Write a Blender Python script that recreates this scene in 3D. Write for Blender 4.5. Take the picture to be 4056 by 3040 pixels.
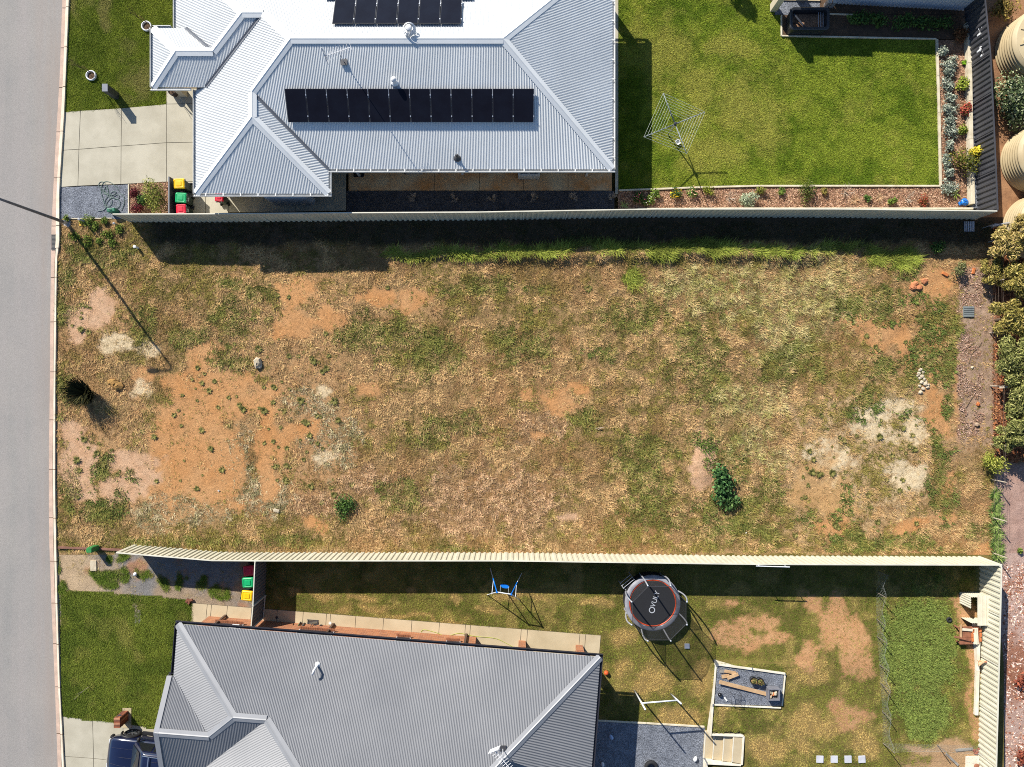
import bpy, bmesh, math, random
import numpy as np
from mathutils import Vector, Matrix, Euler

for _o in list(bpy.data.objects):
    bpy.data.objects.remove(_o)
random.seed(7)
rng = np.random.default_rng(7)
SC = bpy.context.scene
COL = SC.collection
R = math.radians

# ---------------------------------------------------------------- camera (drone, looking straight down)
HC = 38.0                      # height of the lens over the ground
FPX = 2864.0                   # focal length in photo pixels
S = HC / FPX                   # metres per photo pixel on the ground
cam = bpy.data.cameras.new('camera')
cam.sensor_fit = 'HORIZONTAL'
cam.angle = 2 * math.atan(2028 / FPX)
cam.clip_start = 0.5
cam.clip_end = 2000
camo = bpy.data.objects.new('camera', cam)
camo.location = (0, 0, HC)
COL.objects.link(camo)
SC.camera = camo

# ---------------------------------------------------------------- sky, sun, exposure
SUN_AZ = R(-35.8)              # from +Y, clockwise
SUN_EL = R(34.6)
world = bpy.data.worlds.new('World')
SC.world = world
world.use_nodes = True
wn = world.node_tree
sky = wn.nodes.new('ShaderNodeTexSky')
sky.sky_type = 'NISHITA'
sky.sun_disc = False
sky.sun_elevation = SUN_EL
sky.sun_rotation = SUN_AZ
sky.altitude = 200
sky.dust_density = 0.3
sky.ozone_density = 4.0
wn.links.new(sky.outputs[0], wn.nodes['Background'].inputs[0])
wn.nodes['Background'].inputs[1].default_value = 0.085
sun = bpy.data.lights.new('sun', 'SUN')
sun.energy = 5.0
sun.angle = R(0.5)
sun.color = (1.0, 0.95, 0.865)
suno = bpy.data.objects.new('sun', sun)
_d = Vector((-math.sin(SUN_AZ) * math.cos(SUN_EL), -math.cos(SUN_AZ) * math.cos(SUN_EL), -math.sin(SUN_EL)))
suno.rotation_euler = _d.to_track_quat('-Z', 'Y').to_euler()
suno.location = (-20, 30, 40)
COL.objects.link(suno)
SC.view_settings.view_transform = 'Standard'
SC.view_settings.look = 'None'
SC.view_settings.exposure = 0.74
SC.view_settings.gamma = 1.0
SC.view_settings.use_curve_mapping = False
SC.cycles.use_denoising = False
SC.cycles.filter_width = 1.0
SC.cycles.max_bounces = 6
SC.cycles.diffuse_bounces = 3

# ---------------------------------------------------------------- helpers
def P(px, py, z=0.0):
    """photo pixel on the level plane at height z -> world point"""
    f = S * (HC - z) / HC
    return Vector(((px - 2028) * f, (1520 - py) * f, z))

def G(px, py, z=0.0):
    """ground pixel (plan position measured at height 0) lifted to z"""
    return Vector(((px - 2028) * S, (1520 - py) * S, z))

def srgb(r, g, b):
    def c(v):
        v /= 255.0
        return v / 12.92 if v <= 0.04045 else ((v + 0.055) / 1.055) ** 2.4
    return (c(r), c(g), c(b))

def wpos(o):
    v = Vector((0, 0, 0))
    while o is not None:
        v = v + o.location
        o = o.parent
    return v

def tag(o, label=None, cat=None, group=None, kind=None):
    if label: o['label'] = label
    if cat: o['category'] = cat
    if group: o['group'] = group
    if kind: o['kind'] = kind
    return o

def thing(name, label, cat, loc=(0, 0, 0), group=None):
    o = bpy.data.objects.new(name, None)
    o.empty_display_size = 0.2
    o.location = loc
    COL.objects.link(o)
    return tag(o, label, cat, group)

def copy_tree(o, parent=None):
    c = o.copy()
    COL.objects.link(c)
    c.parent = parent
    for ch in list(o.children):
        copy_tree(ch, c)
    return c

class MB:
    """collects shapes in world space and links them as one mesh object"""
    def __init__(self):
        self.v = []; self.f = []
    def add(self, vs, fs):
        n = len(self.v)
        self.v.extend([tuple(p) for p in vs])
        self.f.extend([tuple(i + n for i in f) for f in fs])
        return self
    def box(self, c, s, rz=0.0, rx=0.0, ry=0.0):
        m = Matrix.Translation(Vector(c)) @ Euler((rx, ry, rz)).to_matrix().to_4x4()
        h = Vector(s) * 0.5
        vs = [m @ Vector((x * h.x, y * h.y, z * h.z)) for x in (-1, 1) for y in (-1, 1) for z in (-1, 1)]
        return self.add(vs, [(0, 1, 3, 2), (4, 6, 7, 5), (0, 4, 5, 1), (2, 3, 7, 6), (0, 2, 6, 4), (1, 5, 7, 3)])
    def bar(self, a, b, w, h, up=(0, 0, 1)):
        a = Vector(a); b = Vector(b); d = (b - a).normalized()
        u = Vector(up)
        if abs(d.dot(u)) > 0.98: u = Vector((1, 0, 0))
        r = d.cross(u).normalized() * (w / 2); t = r.cross(d).normalized() * (h / 2)
        vs = [p + i * r + j * t for p in (a, b) for i in (-1, 1) for j in (-1, 1)]
        return self.add(vs, [(0, 1, 3, 2), (4, 6, 7, 5), (0, 4, 5, 1), (2, 3, 7, 6), (0, 2, 6, 4), (1, 5, 7, 3)])
    def prism(self, pts, z0, z1):
        n = len(pts)
        ar = sum(pts[i][0] * pts[(i + 1) % n][1] - pts[(i + 1) % n][0] * pts[i][1] for i in range(n))
        if ar < 0: pts = list(reversed(pts))
        vs = [(p[0], p[1], z0) for p in pts] + [(p[0], p[1], z1) for p in pts]
        fs = [tuple(range(n - 1, -1, -1)), tuple(range(n, 2 * n))]
        fs += [(i, (i + 1) % n, n + (i + 1) % n, n + i) for i in range(n)]
        return self.add(vs, fs)
    def poly(self, pts):
        return self.add(pts, [tuple(range(len(pts)))])
    def tube(self, pts, r, n=8, r1=None, cap=True):
        pts = [Vector(p) for p in pts]
        k = len(pts); vs = []; up = None
        for i, p in enumerate(pts):
            d = (pts[min(i + 1, k - 1)] - pts[max(i - 1, 0)]).normalized()
            if up is None:
                up = Vector((0, 0, 1)) if abs(d.z) < 0.9 else Vector((1, 0, 0))
            a = d.cross(up)
            if a.length < 1e-4: a = d.orthogonal()
            a.normalize(); b = d.cross(a).normalized(); up = a.cross(d)
            rr = r if r1 is None else r + (r1 - r) * i / max(1, k - 1)
            vs += [p + (a * math.cos(2 * math.pi * j / n) + b * math.sin(2 * math.pi * j / n)) * rr for j in range(n)]
        fs = [(i * n + j, i * n + (j + 1) % n, (i + 1) * n + (j + 1) % n, (i + 1) * n + j) for i in range(k - 1) for j in range(n)]
        if cap: fs += [tuple(range(n - 1, -1, -1)), tuple(range((k - 1) * n, k * n))]
        return self.add(vs, fs)
    def lathe(self, prof, c, n=24, sx=1.0, sy=1.0, cap=True):
        c = Vector(c); k = len(prof)
        vs = [(c.x + r * sx * math.cos(2 * math.pi * j / n), c.y + r * sy * math.sin(2 * math.pi * j / n), c.z + z) for r, z in prof for j in range(n)]
        fs = [(i * n + j, i * n + (j + 1) % n, (i + 1) * n + (j + 1) % n, (i + 1) * n + j) for i in range(k - 1) for j in range(n)]
        if cap: fs += [tuple(range(n - 1, -1, -1)), tuple(range((k - 1) * n, k * n))]
        return self.add(vs, fs)
    def loft(self, rings, cap=True):
        n = len(rings[0]); vs = [p for r in rings for p in r]
        fs = [(i * n + j, i * n + (j + 1) % n, (i + 1) * n + (j + 1) % n, (i + 1) * n + j) for i in range(len(rings) - 1) for j in range(n)]
        if cap: fs += [tuple(range(n - 1, -1, -1)), tuple(range((len(rings) - 1) * n, len(rings) * n))]
        return self.add(vs, fs)
    def blob(self, c, s, n=8, m=5, jit=0.15, seed=0):
        rr = random.Random(seed); c = Vector(c); rings = []
        for i in range(m + 1):
            t = math.pi * i / m
            ring = []
            for j in range(n):
                a = 2 * math.pi * j / n
                k = 1 + rr.uniform(-jit, jit)
                ring.append((c.x + s[0] * k * max(0.02, math.sin(t)) * math.cos(a), c.y + s[1] * k * max(0.02, math.sin(t)) * math.sin(a), c.z - s[2] * k * math.cos(t)))
            rings.append(ring)
        return self.loft(rings)
    def build(self, name, mat, parent=None, smooth=False, bevel=0.0, fix=True):
        off = wpos(parent) if parent is not None else Vector((0, 0, 0))
        me = bpy.data.meshes.new(name)
        me.from_pydata([(p[0] - off.x, p[1] - off.y, p[2] - off.z) for p in self.v], [], self.f)
        if fix:
            bm = bmesh.new(); bm.from_mesh(me)
            bmesh.ops.recalc_face_normals(bm, faces=bm.faces)
            bm.to_mesh(me); bm.free()
        if smooth:
            me.polygons.foreach_set('use_smooth', [True] * len(me.polygons))
        me.materials.append(mat)
        o = bpy.data.objects.new(name, me)
        COL.objects.link(o)
        o.parent = parent
        if bevel:
            b = o.modifiers.new('bevel', 'BEVEL'); b.width = bevel; b.segments = 2; b.limit_method = 'ANGLE'
        return o
    def solo(self, name, mat, label, cat, group=None, smooth=False, bevel=0.0):
        """one-mesh thing with its origin at its base"""
        a = np.array(self.v); c = (a.min(0) + a.max(0)) / 2
        loc = Vector((c[0], c[1], a[:, 2].min()))
        self.v = [(p[0] - loc.x, p[1] - loc.y, p[2] - loc.z) for p in self.v]
        o = self.build(name, mat, None, smooth, bevel)
        o.location = loc
        return tag(o, label, cat, group)

# ---------------------------------------------------------------- materials
def newmat(name):
    m = bpy.data.materials.new(name); m.use_nodes = True
    return m, m.node_tree, m.node_tree.nodes['Principled BSDF']

def nd(t, typ, **kw):
    n = t.nodes.new(typ)
    for k, v in kw.items(): setattr(n, k, v)
    return n

def mixc(t, fac, a, b, blend='MIX'):
    m = nd(t, 'ShaderNodeMix', data_type='RGBA', blend_type=blend)
    for sock, val in ((m.inputs[0], fac), (m.inputs[6], a), (m.inputs[7], b)):
        if hasattr(val, 'is_linked'): t.links.new(val, sock)
        elif isinstance(val, (int, float)): sock.default_value = val
        else: sock.default_value = (*val[:3], 1)
    return m.outputs[2]

def noise(t, vec, scale, detail=4, rough=0.6):
    n = nd(t, 'ShaderNodeTexNoise'); n.inputs['Scale'].default_value = scale
    n.inputs['Detail'].default_value = detail; n.inputs['Roughness'].default_value = rough
    t.links.new(vec, n.inputs['Vector'])
    return n.outputs['Fac']

def ramp(t, fac, lo, hi):
    n = nd(t, 'ShaderNodeMapRange'); n.inputs[1].default_value = lo; n.inputs[2].default_value = hi
    t.links.new(fac, n.inputs[0])
    return n.outputs[0]

MATS = {}
def M(name, c1, c2=None, scale=3.0, rough=0.75, bump=0.0, bscale=40.0, metal=0.0, spec=0.4, lo=0.35, hi=0.65,
      fine=0.12, fscale=60.0, coat=0.0, cells=0.0, trans=0.0):
    """procedural paint: two colours mixed by large noise, fine grain on top, optional stony cells and bump"""
    if name in MATS: return MATS[name]
    m, t, b = newmat(name)
    pos = nd(t, 'ShaderNodeNewGeometry').outputs['Position']
    c2 = c2 or tuple(x * 0.82 for x in c1)
    f = ramp(t, noise(t, pos, scale, 5), lo, hi)
    col = mixc(t, f, c1, c2)
    g = noise(t, pos, fscale, 3)
    if fine:
        gm = nd(t, 'ShaderNodeMapRange'); gm.inputs[1].default_value = 0.3; gm.inputs[2].default_value = 0.7
        gm.inputs[3].default_value = 1 - fine; gm.inputs[4].default_value = 1 + fine
        t.links.new(g, gm.inputs[0])
        cx = nd(t, 'ShaderNodeCombineColor')
        for i in range(3): t.links.new(gm.outputs[0], cx.inputs[i])
        col = mixc(t, 1.0, col, cx.outputs[0], 'MULTIPLY')
    hgt = None
    if cells:
        vo = nd(t, 'ShaderNodeTexVoronoi'); vo.inputs['Scale'].default_value = cells
        t.links.new(pos, vo.inputs['Vector'])
        bw = nd(t, 'ShaderNodeRGBToBW'); t.links.new(vo.outputs['Color'], bw.inputs[0])
        mr = nd(t, 'ShaderNodeMapRange'); mr.inputs[1].default_value = 0.1; mr.inputs[2].default_value = 0.9
        mr.inputs[3].default_value = 0.45; mr.inputs[4].default_value = 1.6
        t.links.new(bw.outputs[0], mr.inputs[0])
        cx = nd(t, 'ShaderNodeCombineColor')
        for i in range(3): t.links.new(mr.outputs[0], cx.inputs[i])
        col = mixc(t, 1.0, col, cx.outputs[0], 'MULTIPLY')
        hgt = vo.outputs['Distance']
    t.links.new(col, b.inputs['Base Color'])
    b.inputs['Roughness'].default_value = rough
    b.inputs['Metallic'].default_value = metal
    b.inputs['Specular IOR Level'].default_value = spec
    b.inputs['Coat Weight'].default_value = coat
    if trans: b.inputs['Transmission Weight'].default_value = trans
    if bump:
        bn = nd(t, 'ShaderNodeBump'); bn.inputs['Strength'].default_value = bump; bn.inputs['Distance'].default_value = 0.03
        t.links.new(hgt if hgt is not None else noise(t, pos, bscale, 4), bn.inputs['Height'])
        t.links.new(bn.outputs[0], b.inputs['Normal'])
    MATS[name] = m
    return m

def attr_mat(name, rough=0.85, grain=0.25, gscale=(9.0, 45.0), bump=0.5, spec=0.15, trans=0.0):
    """colour from the mesh attribute 'col', broken up by noise"""
    if name in MATS: return MATS[name]
    m, t, b = newmat(name)
    at = nd(t, 'ShaderNodeAttribute'); at.attribute_name = 'col'
    pos = nd(t, 'ShaderNodeNewGeometry').outputs['Position']
    col = at.outputs['Color']
    if grain:
        for sc_ in gscale:
            g = noise(t, pos, sc_, 4)
            gm = nd(t, 'ShaderNodeMapRange'); gm.inputs[1].default_value = 0.25; gm.inputs[2].default_value = 0.75
            gm.inputs[3].default_value = 1 - grain; gm.inputs[4].default_value = 1 + grain
            t.links.new(g, gm.inputs[0])
            cx = nd(t, 'ShaderNodeCombineColor')
            for i in range(3): t.links.new(gm.outputs[0], cx.inputs[i])
            col = mixc(t, 1.0, col, cx.outputs[0], 'MULTIPLY')
    t.links.new(col, b.inputs['Base Color'])
    b.inputs['Roughness'].default_value = rough
    b.inputs['Specular IOR Level'].default_value = spec
    if bump:
        bn = nd(t, 'ShaderNodeBump'); bn.inputs['Strength'].default_value = bump; bn.inputs['Distance'].default_value = 0.04
        t.links.new(noise(t, pos, 22.0, 5), bn.inputs['Height'])
        t.links.new(bn.outputs[0], b.inputs['Normal'])
    MATS[name] = m
    return m

# ---------------------------------------------------------------- numpy noise and fast meshes
def _lattice(seed, n=256):
    return np.random.default_rng(seed).random((n, n))
_LAT = [_lattice(100 + i) for i in range(6)]
def vnoise(x, y, k=0):
    L = _LAT[k % 6]; n = L.shape[0]
    xi = np.floor(x).astype(int); yi = np.floor(y).astype(int)
    fx = x - xi; fy = y - yi
    fx = fx * fx * (3 - 2 * fx); fy = fy * fy * (3 - 2 * fy)
    a = L[xi % n, yi % n]; b = L[(xi + 1) % n, yi % n]; c = L[xi % n, (yi + 1) % n]; d = L[(xi + 1) % n, (yi + 1) % n]
    return a + (b - a) * fx + (c - a) * fy + (a - b - c + d) * fx * fy
def fbm(x, y, scale, octv=4, k=0):
    """0..1 noise over photo pixels; scale = size in pixels of the largest feature"""
    s = 0.0; a = 1.0; tot = 0.0; f = 1.0 / scale
    for o in range(octv):
        s = s + a * vnoise(x * f + 17.3 * o, y * f + 5.7 * o, k + o); tot += a
        a *= 0.5; f *= 2.03
    return s / tot
def sstep(a, b, x):
    t = np.clip((x - a) / (b - a), 0, 1)
    return t * t * (3 - 2 * t)
def inpoly(x, y, poly):
    r = np.zeros(np.shape(x), bool); n = len(poly)
    for i in range(n):
        x0, y0 = poly[i][:2]; x1, y1 = poly[(i + 1) % n][:2]
        if y0 == y1: continue
        c = ((y0 > y) != (y1 > y)) & (x < (x1 - x0) * (y - y0) / (y1 - y0) + x0)
        r ^= c
    return r

def fastmesh(name, verts, faces, cols, mat, parent=None, smooth=False):
    """verts (n,3), faces (m,k) all the same size, cols (n,3) linear"""
    me = bpy.data.meshes.new(name)
    n = len(verts); m, k = faces.shape
    me.vertices.add(n); me.vertices.foreach_set('co', np.ascontiguousarray(verts, np.float32).ravel())
    me.loops.add(m * k); me.loops.foreach_set('vertex_index', np.ascontiguousarray(faces, np.int32).ravel())
    me.polygons.add(m); me.polygons.foreach_set('loop_start', np.arange(0, m * k, k, dtype=np.int32))
    if smooth: me.polygons.foreach_set('use_smooth', np.ones(m, bool))
    me.update(calc_edges=True)
    if cols is not None:
        at = me.attributes.new('col', 'FLOAT_COLOR', 'POINT')
        at.data.foreach_set('color', np.concatenate([cols, np.ones((n, 1))], 1).astype(np.float32).ravel())
    me.materials.append(mat)
    o = bpy.data.objects.new(name, me); COL.objects.link(o); o.parent = parent
    return o

def pxw(x, y, z=0.0):
    f = S * (HC - z) / HC
    return np.stack([(x - 2028) * f, (1520 - y) * f, np.broadcast_to(z, np.shape(x))], -1)

def sheet_grid(name, x0, x1, y0, y1, step, zf, cf, mat, poly=None):
    """ground sheet over photo pixels with height zf(x,y) and colour cf(x,y)"""
    xs = np.arange(x0, x1 + step, step); ys = np.arange(y0, y1 + step, step)
    X, Y = np.meshgrid(xs, ys); nx, ny = len(xs), len(ys)
    V = np.stack([(X - 2028) * S, (1520 - Y) * S, zf(X, Y)], -1).reshape(-1, 3)
    i = np.arange(nx * ny).reshape(ny, nx)
    F = np.stack([i[1:, :-1], i[1:, 1:], i[:-1, 1:], i[:-1, :-1]], -1).reshape(-1, 4)
    if poly is not None:
        cx = (X[1:, :-1] + X[1:, 1:]).ravel() / 2; cy = (Y[1:, :-1] + Y[:-1, :-1]).ravel() / 2
        F = F[inpoly(cx, cy, poly)]
    o = fastmesh(name, V, F, cf(X, Y).reshape(-1, 3), mat, smooth=True)
    return tag(o, kind='structure')

def blades(name, x, y, z, cols, h, w, K, mat, lean=(0.5, 1.3), spread=0.04, var=0.22, seed=1, wind=(0.25, -0.1)):
    """K one-triangle leaves per tuft; x,y in photo pixels, heights in metres"""
    g = np.random.default_rng(seed); n = len(x)
    b = pxw(x, y, 0.0); b[:, 2] = z
    b = np.repeat(b, K, 0); N = n * K
    h = np.repeat(np.broadcast_to(h, n), K) * g.uniform(0.6, 1.2, N)
    w = np.repeat(np.broadcast_to(w, n), K) * g.uniform(0.7, 1.3, N)
    a = g.uniform(0, 2 * np.pi, N); ln = g.uniform(lean[0], lean[1], N)
    sp = np.sqrt(g.random(N)) * spread; sa = g.uniform(0, 2 * np.pi, N)
    b[:, 0] += sp * np.cos(sa); b[:, 1] += sp * np.sin(sa)
    tip = b + np.stack([(np.cos(a) * ln + wind[0]) * h, (np.sin(a) * ln + wind[1]) * h, h], -1)
    px_ = np.stack([-np.sin(a), np.cos(a), np.zeros(N)], -1) * (w / 2)[:, None]
    V = np.stack([b - px_, b + px_, tip], 1).reshape(-1, 3)
    F = np.arange(N * 3).reshape(-1, 3)
    c = np.repeat(cols, K, 0) * g.uniform(1 - var, 1 + var, (N, 1)) * g.uniform(0.94, 1.06, (N, 3))
    C = np.repeat(np.clip(c, 0, 1), 3, 0)
    return fastmesh(name, V, F, C, mat)

def sample_px(n, x0, x1, y0, y1, poly=None, seed=1):
    g = np.random.default_rng(seed)
    x = g.uniform(x0, x1, n); y = g.uniform(y0, y1, n)
    if poly is not None:
        k = inpoly(x, y, poly); x, y = x[k], y[k]
    return x, y

def lerp3(a, b, t):
    t = np.asarray(t)[..., None]
    return np.asarray(a) * (1 - t) + np.asarray(b) * t
# ================================================================ THE SETTING
def lin(*c): return np.array(srgb(*c))

# ---- land cover of the vacant lot: (x, y, rx, ry) in photo pixels
DIRT = [(796,1424,75,70),(796,1597,175,150),(663,1663,70,80),(697,1796,115,185),(829,1829,130,150),(929,1577,115,110),(783,1929,140,60),
        (929,1995,90,30),(1166,1159,70,45),(1152,1285,75,60),(1279,1272,75,50),(1491,1166,75,28),(1644,1199,75,48),(1464,1531,50,25),
        (1040,1584,70,70),(1066,1730,55,190),(1060,1896,50,90),(1190,1697,80,50),(2106,1557,34,30),(2219,1584,40,60),(2292,1537,45,22),
        (2150,1740,50,30),(3411,1278,70,32),(3504,1338,95,52),(3610,1398,70,55),(3630,1132,55,30),(3730,1100,85,60),(3716,1663,60,85),
        (3789,1550,16,190),(3749,1908,28,42),(3743,2054,42,45),(3597,2074,90,28),(3680,1330,60,60),(3840,1130,60,70),(3660,1500,60,90),
        (560,1500,60,40),(1240,2090,50,40),(3300,2080,60,50),(3900,2170,60,30)]
PINK = [(332,1862,72,115),(517,1829,85,62),(564,1895,55,50),(298,1716,62,42),(358,1252,90,70),(391,1192,50,45),(318,1312,50,60),(470,1930,70,50),
        (2770,1840,48,95),(2250,2060,60,30),(330,1960,60,40)]
CREAM = [(3550,1617,110,42),(3431,1623,52,32),(3285,1809,85,62),(3630,1723,55,42),(3460,1700,90,40),(3240,1890,70,50),(3560,1900,80,60),(464,1358,60,40),
         (597,1371,50,35),(570,1544,45,45),(1300,1800,60,30),(1270,1545,25,20)]
TAN = [(3225,1928,115,95),(3300,2000,90,60)]
GREEN = [(259,1232,40,50),(245,1112,30,60),(564,1285,62,92),(783,1331,95,42),(895,1245,125,62),(929,1438,75,42),(391,1869,52,52),(425,1809,28,42),
         (524,1889,27,42),(378,2021,82,82),(2763,1425,115,155),(2544,1863,135,130),(2597,1995,125,80),(2299,1664,70,55),(3490,1225,90,66),
         (3411,1219,66,54),(3583,1046,90,40),(3663,1378,62,125),(3490,1457,48,52),(3411,1557,42,38),(3756,1411,26,125),(3762,1636,22,62),
         (3723,1829,42,145),(3736,1961,62,105),(3358,1623,42,32),(2378,1385,62,36),(1030,1160,70,50),(430,1010,90,40),(300,1000,60,60),
         (900,1130,60,30),(1500,1330,150,70),(1700,1400,150,90),(1750,1700,130,80),(1900,1130,200,40),(2050,1350,120,100),(3100,1450,120,90),
         (260,1560,40,100),(270,1960,36,120),(700,2150,280,26),(1150,2150,120,24),(1900,2170,160,18),(2900,2080,150,80),(3360,2100,60,60),
         (3480,2150,130,40),(3640,2165,70,26),(3050,1960,60,80),(2500,1250,120,60),(2870,2010,90,60),(1560,1950,90,60),(3860,2120,60,60)]
LUSH = [(2150,985,170,22),(2450,975,220,24),(2750,985,240,26),(3050,985,150,20),(2524,1100,38,30),(1650,1015,140,14),(1900,1005,140,18),(3340,990,120,18),
        (2640,1000,60,30),(3560,1010,60,30),(3480,1010,50,25)]
PALE = [(2863,1166,230,140),(3166,1166,270,220),(2700,1120,150,90),(3080,1330,150,120),(2950,1600,150,90),(3000,1750,120,100)]
ROSE = [(1863,1962,230,130),(1863,2060,300,70),(2066,1995,180,140),(2100,1700,120,80),(1250,2000,120,60),(1450,1900,130,70)]
SAGE = [(730,2028,220,62),(949,1842,92,135),(1040,1960,120,80),(1300,1750,120,120),(1230,1600,90,70)]

THIN = [(1200, 1450, 240, 330), (700, 1950, 320, 120), (1250, 1230, 230, 110), (1600, 1190, 160, 60), (420, 1800, 200, 220), (380, 1270, 150, 120), (2200, 1600, 150, 90), (3650, 1350, 150, 220), (3700, 1700, 90, 300), (3760, 1120, 130, 90), (1250, 1850, 150, 150)]
THINC = [(3420, 1720, 260, 170), (3330, 1950, 240, 160), (3560, 1900, 140, 160)]
def blobs(L, x, y, k, wob=0.55, soft=0.28):
    w = np.zeros(np.shape(x))
    n1 = fbm(x, y, 60, 5, k) - 0.5 + 0.55 * (fbm(x, y, 15, 3, k + 2) - 0.5)
    x = x + 90 * (fbm(x, y, 110, 4, k + 1) - 0.5); y = y + 90 * (fbm(x, y, 110, 4, k + 2) - 0.5)
    for cx, cy, rx, ry in L:
        d = np.sqrt(((x - cx) / rx) ** 2 + ((y - cy) / ry) ** 2) + n1 * 2.4 * wob
        w = np.maximum(w, sstep(1 + soft, 1 - soft, d))
    return w

def lot_height(x, y):
    """metres above the road: shallow swale behind the fence, grassy ridge, low mounds and lumps"""
    z = 0.10 * (fbm(x, y, 420, 2, 1) - 0.5)
    z = z - 0.17 * np.exp(-(((x - 1050) / 380) ** 2 + ((y - 1000) / 120) ** 2))
    z = z + 0.30 * np.exp(-((y - 1002 - 8 * np.sin(x / 160)) / 30) ** 2) * sstep(1450, 2100, x) * sstep(3500, 3100, x)
    z = z + 0.22 * np.exp(-(((x - 2775) / 50) ** 2 + ((y - 1845) / 90) ** 2))
    z = z + 0.10 * (fbm(x, y, 46, 3, 2) - 0.5) * (0.35 + 0.65 * sstep(2000, 2700, x))
    edge = np.minimum(np.minimum(sstep(232, 300, x), sstep(2190, 2120, y)), sstep(862, 905, y))
    return z * edge + 0.012

def lot_cover(x, y):
    d = dict(dirt=blobs(DIRT, x, y, 0), pink=blobs(PINK, x, y, 1), cream=blobs(CREAM, x, y, 2), tan=blobs(TAN, x, y, 3),
             green=blobs(GREEN, x, y, 2, 0.7), lush=blobs(LUSH, x, y, 4, 0.5), pale=blobs(PALE, x, y, 5, 0.6, 0.5),
             rose=blobs(ROSE, x, y, 1, 0.6, 0.5), sage=blobs(SAGE, x, y, 3, 0.6, 0.45))
    d['thin'] = blobs(THIN, x, y, 3, 0.7, 0.7); d['thinc'] = blobs(THINC, x, y, 4, 0.7, 0.7)
    d['mulch'] = sstep(3775, 3815, x + 40 * (fbm(x, y, 80, 3, 3) - 0.5)) * sstep(1040, 1075, y) * sstep(1830, 1700, y) * 1.0
    d['litter'] = sstep(3925, 3950, x) * sstep(1840, 1800, y)
    d['pebble'] = sstep(3930, 3948, x) * sstep(1820, 1850, y)
    d['fenceshade'] = sstep(985, 950, y + 40 * (fbm(x, y, 60, 3, 2) - 0.5)) * sstep(520, 640, x)  # strip along the fence where its shadow is deepened by darker colours
    d['bare'] = np.clip(np.maximum.reduce([d['dirt'], d['pink'], d['cream'] * 0.85, d['tan'] * 0.8, d['mulch'] * 0.85, d['litter'], d['pebble']]), 0, 1)
    return d

def lot_ground_col(x, y):
    d = lot_cover(x, y)
    n = fbm(x, y, 70, 4, 4); n2 = fbm(x, y, 18, 3, 1)
    c = lerp3(lin(164, 128, 84), lin(188, 156, 110), n)
    c = lerp3(c, lin(112, 104, 52), 0.55 * sstep(0.45, 0.7, n2))
    c = lerp3(c, lin(186, 128, 80), sstep(0.42, 0.7, fbm(x, y, 240, 3, 5)) * 0.35)
    c = lerp3(c, lerp3(lin(204, 152, 100), lin(196, 160, 118), n2), d['thin'] * 0.8)
    c = lerp3(c, lerp3(lin(228, 200, 156), lin(204, 168, 120), n2), d['thinc'] * 0.85)
    c = lerp3(c, lerp3(lin(208, 146, 88), lin(214, 166, 116), n), d['dirt'])
    c = lerp3(c, lerp3(lin(226, 188, 152), lin(212, 164, 124), n2), d['pink'])
    c = lerp3(c, lerp3(lin(244, 224, 186), lin(226, 198, 152), n2), d['cream'] * 0.95)
    c = lerp3(c, lin(206, 162, 108), d['tan'] * 0.9)
    c = lerp3(c, lerp3(lin(200, 170, 146), lin(160, 130, 106), n2), d['mulch'])
    c = lerp3(c, lerp3(lin(150, 92, 62), lin(176, 128, 94), n2), d['litter'])
    c = lerp3(c, lerp3(lin(206, 172, 156), lin(176, 140, 124), n2), d['pebble'])
    c = lerp3(c, lin(64, 60, 52), d['fenceshade'] * 0.85)  # ground painted darker to deepen the fence shadow
    sp = (fbm(x, y, 9, 2, 3) - 0.5) * 0.35
    return c * (0.64 + sp * 0.6)[..., None]

LOTM = attr_mat('lot_soil', grain=0.22, gscale=(10.0, 30.0), bump=0.9)
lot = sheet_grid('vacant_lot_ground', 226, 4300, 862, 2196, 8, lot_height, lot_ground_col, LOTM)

# ---- far ground: one sheet to the horizon, below everything
b_ = MB(); b_.poly([(-700, -700, -0.45), (700, -700, -0.45), (700, 700, -0.45), (-700, 700, -0.45)])
tag(b_.build('ground', M('far_soil', srgb(128, 104, 70), srgb(96, 96, 48), 0.2, 0.95, fine=0.2, fscale=8)), kind='structure')

def flat(name, pts, z, mat):
    m = MB(); m.prism([P(*p)[:2] for p in pts], z - 0.4, z)
    return tag(m.build(name, mat), kind='structure')

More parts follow.
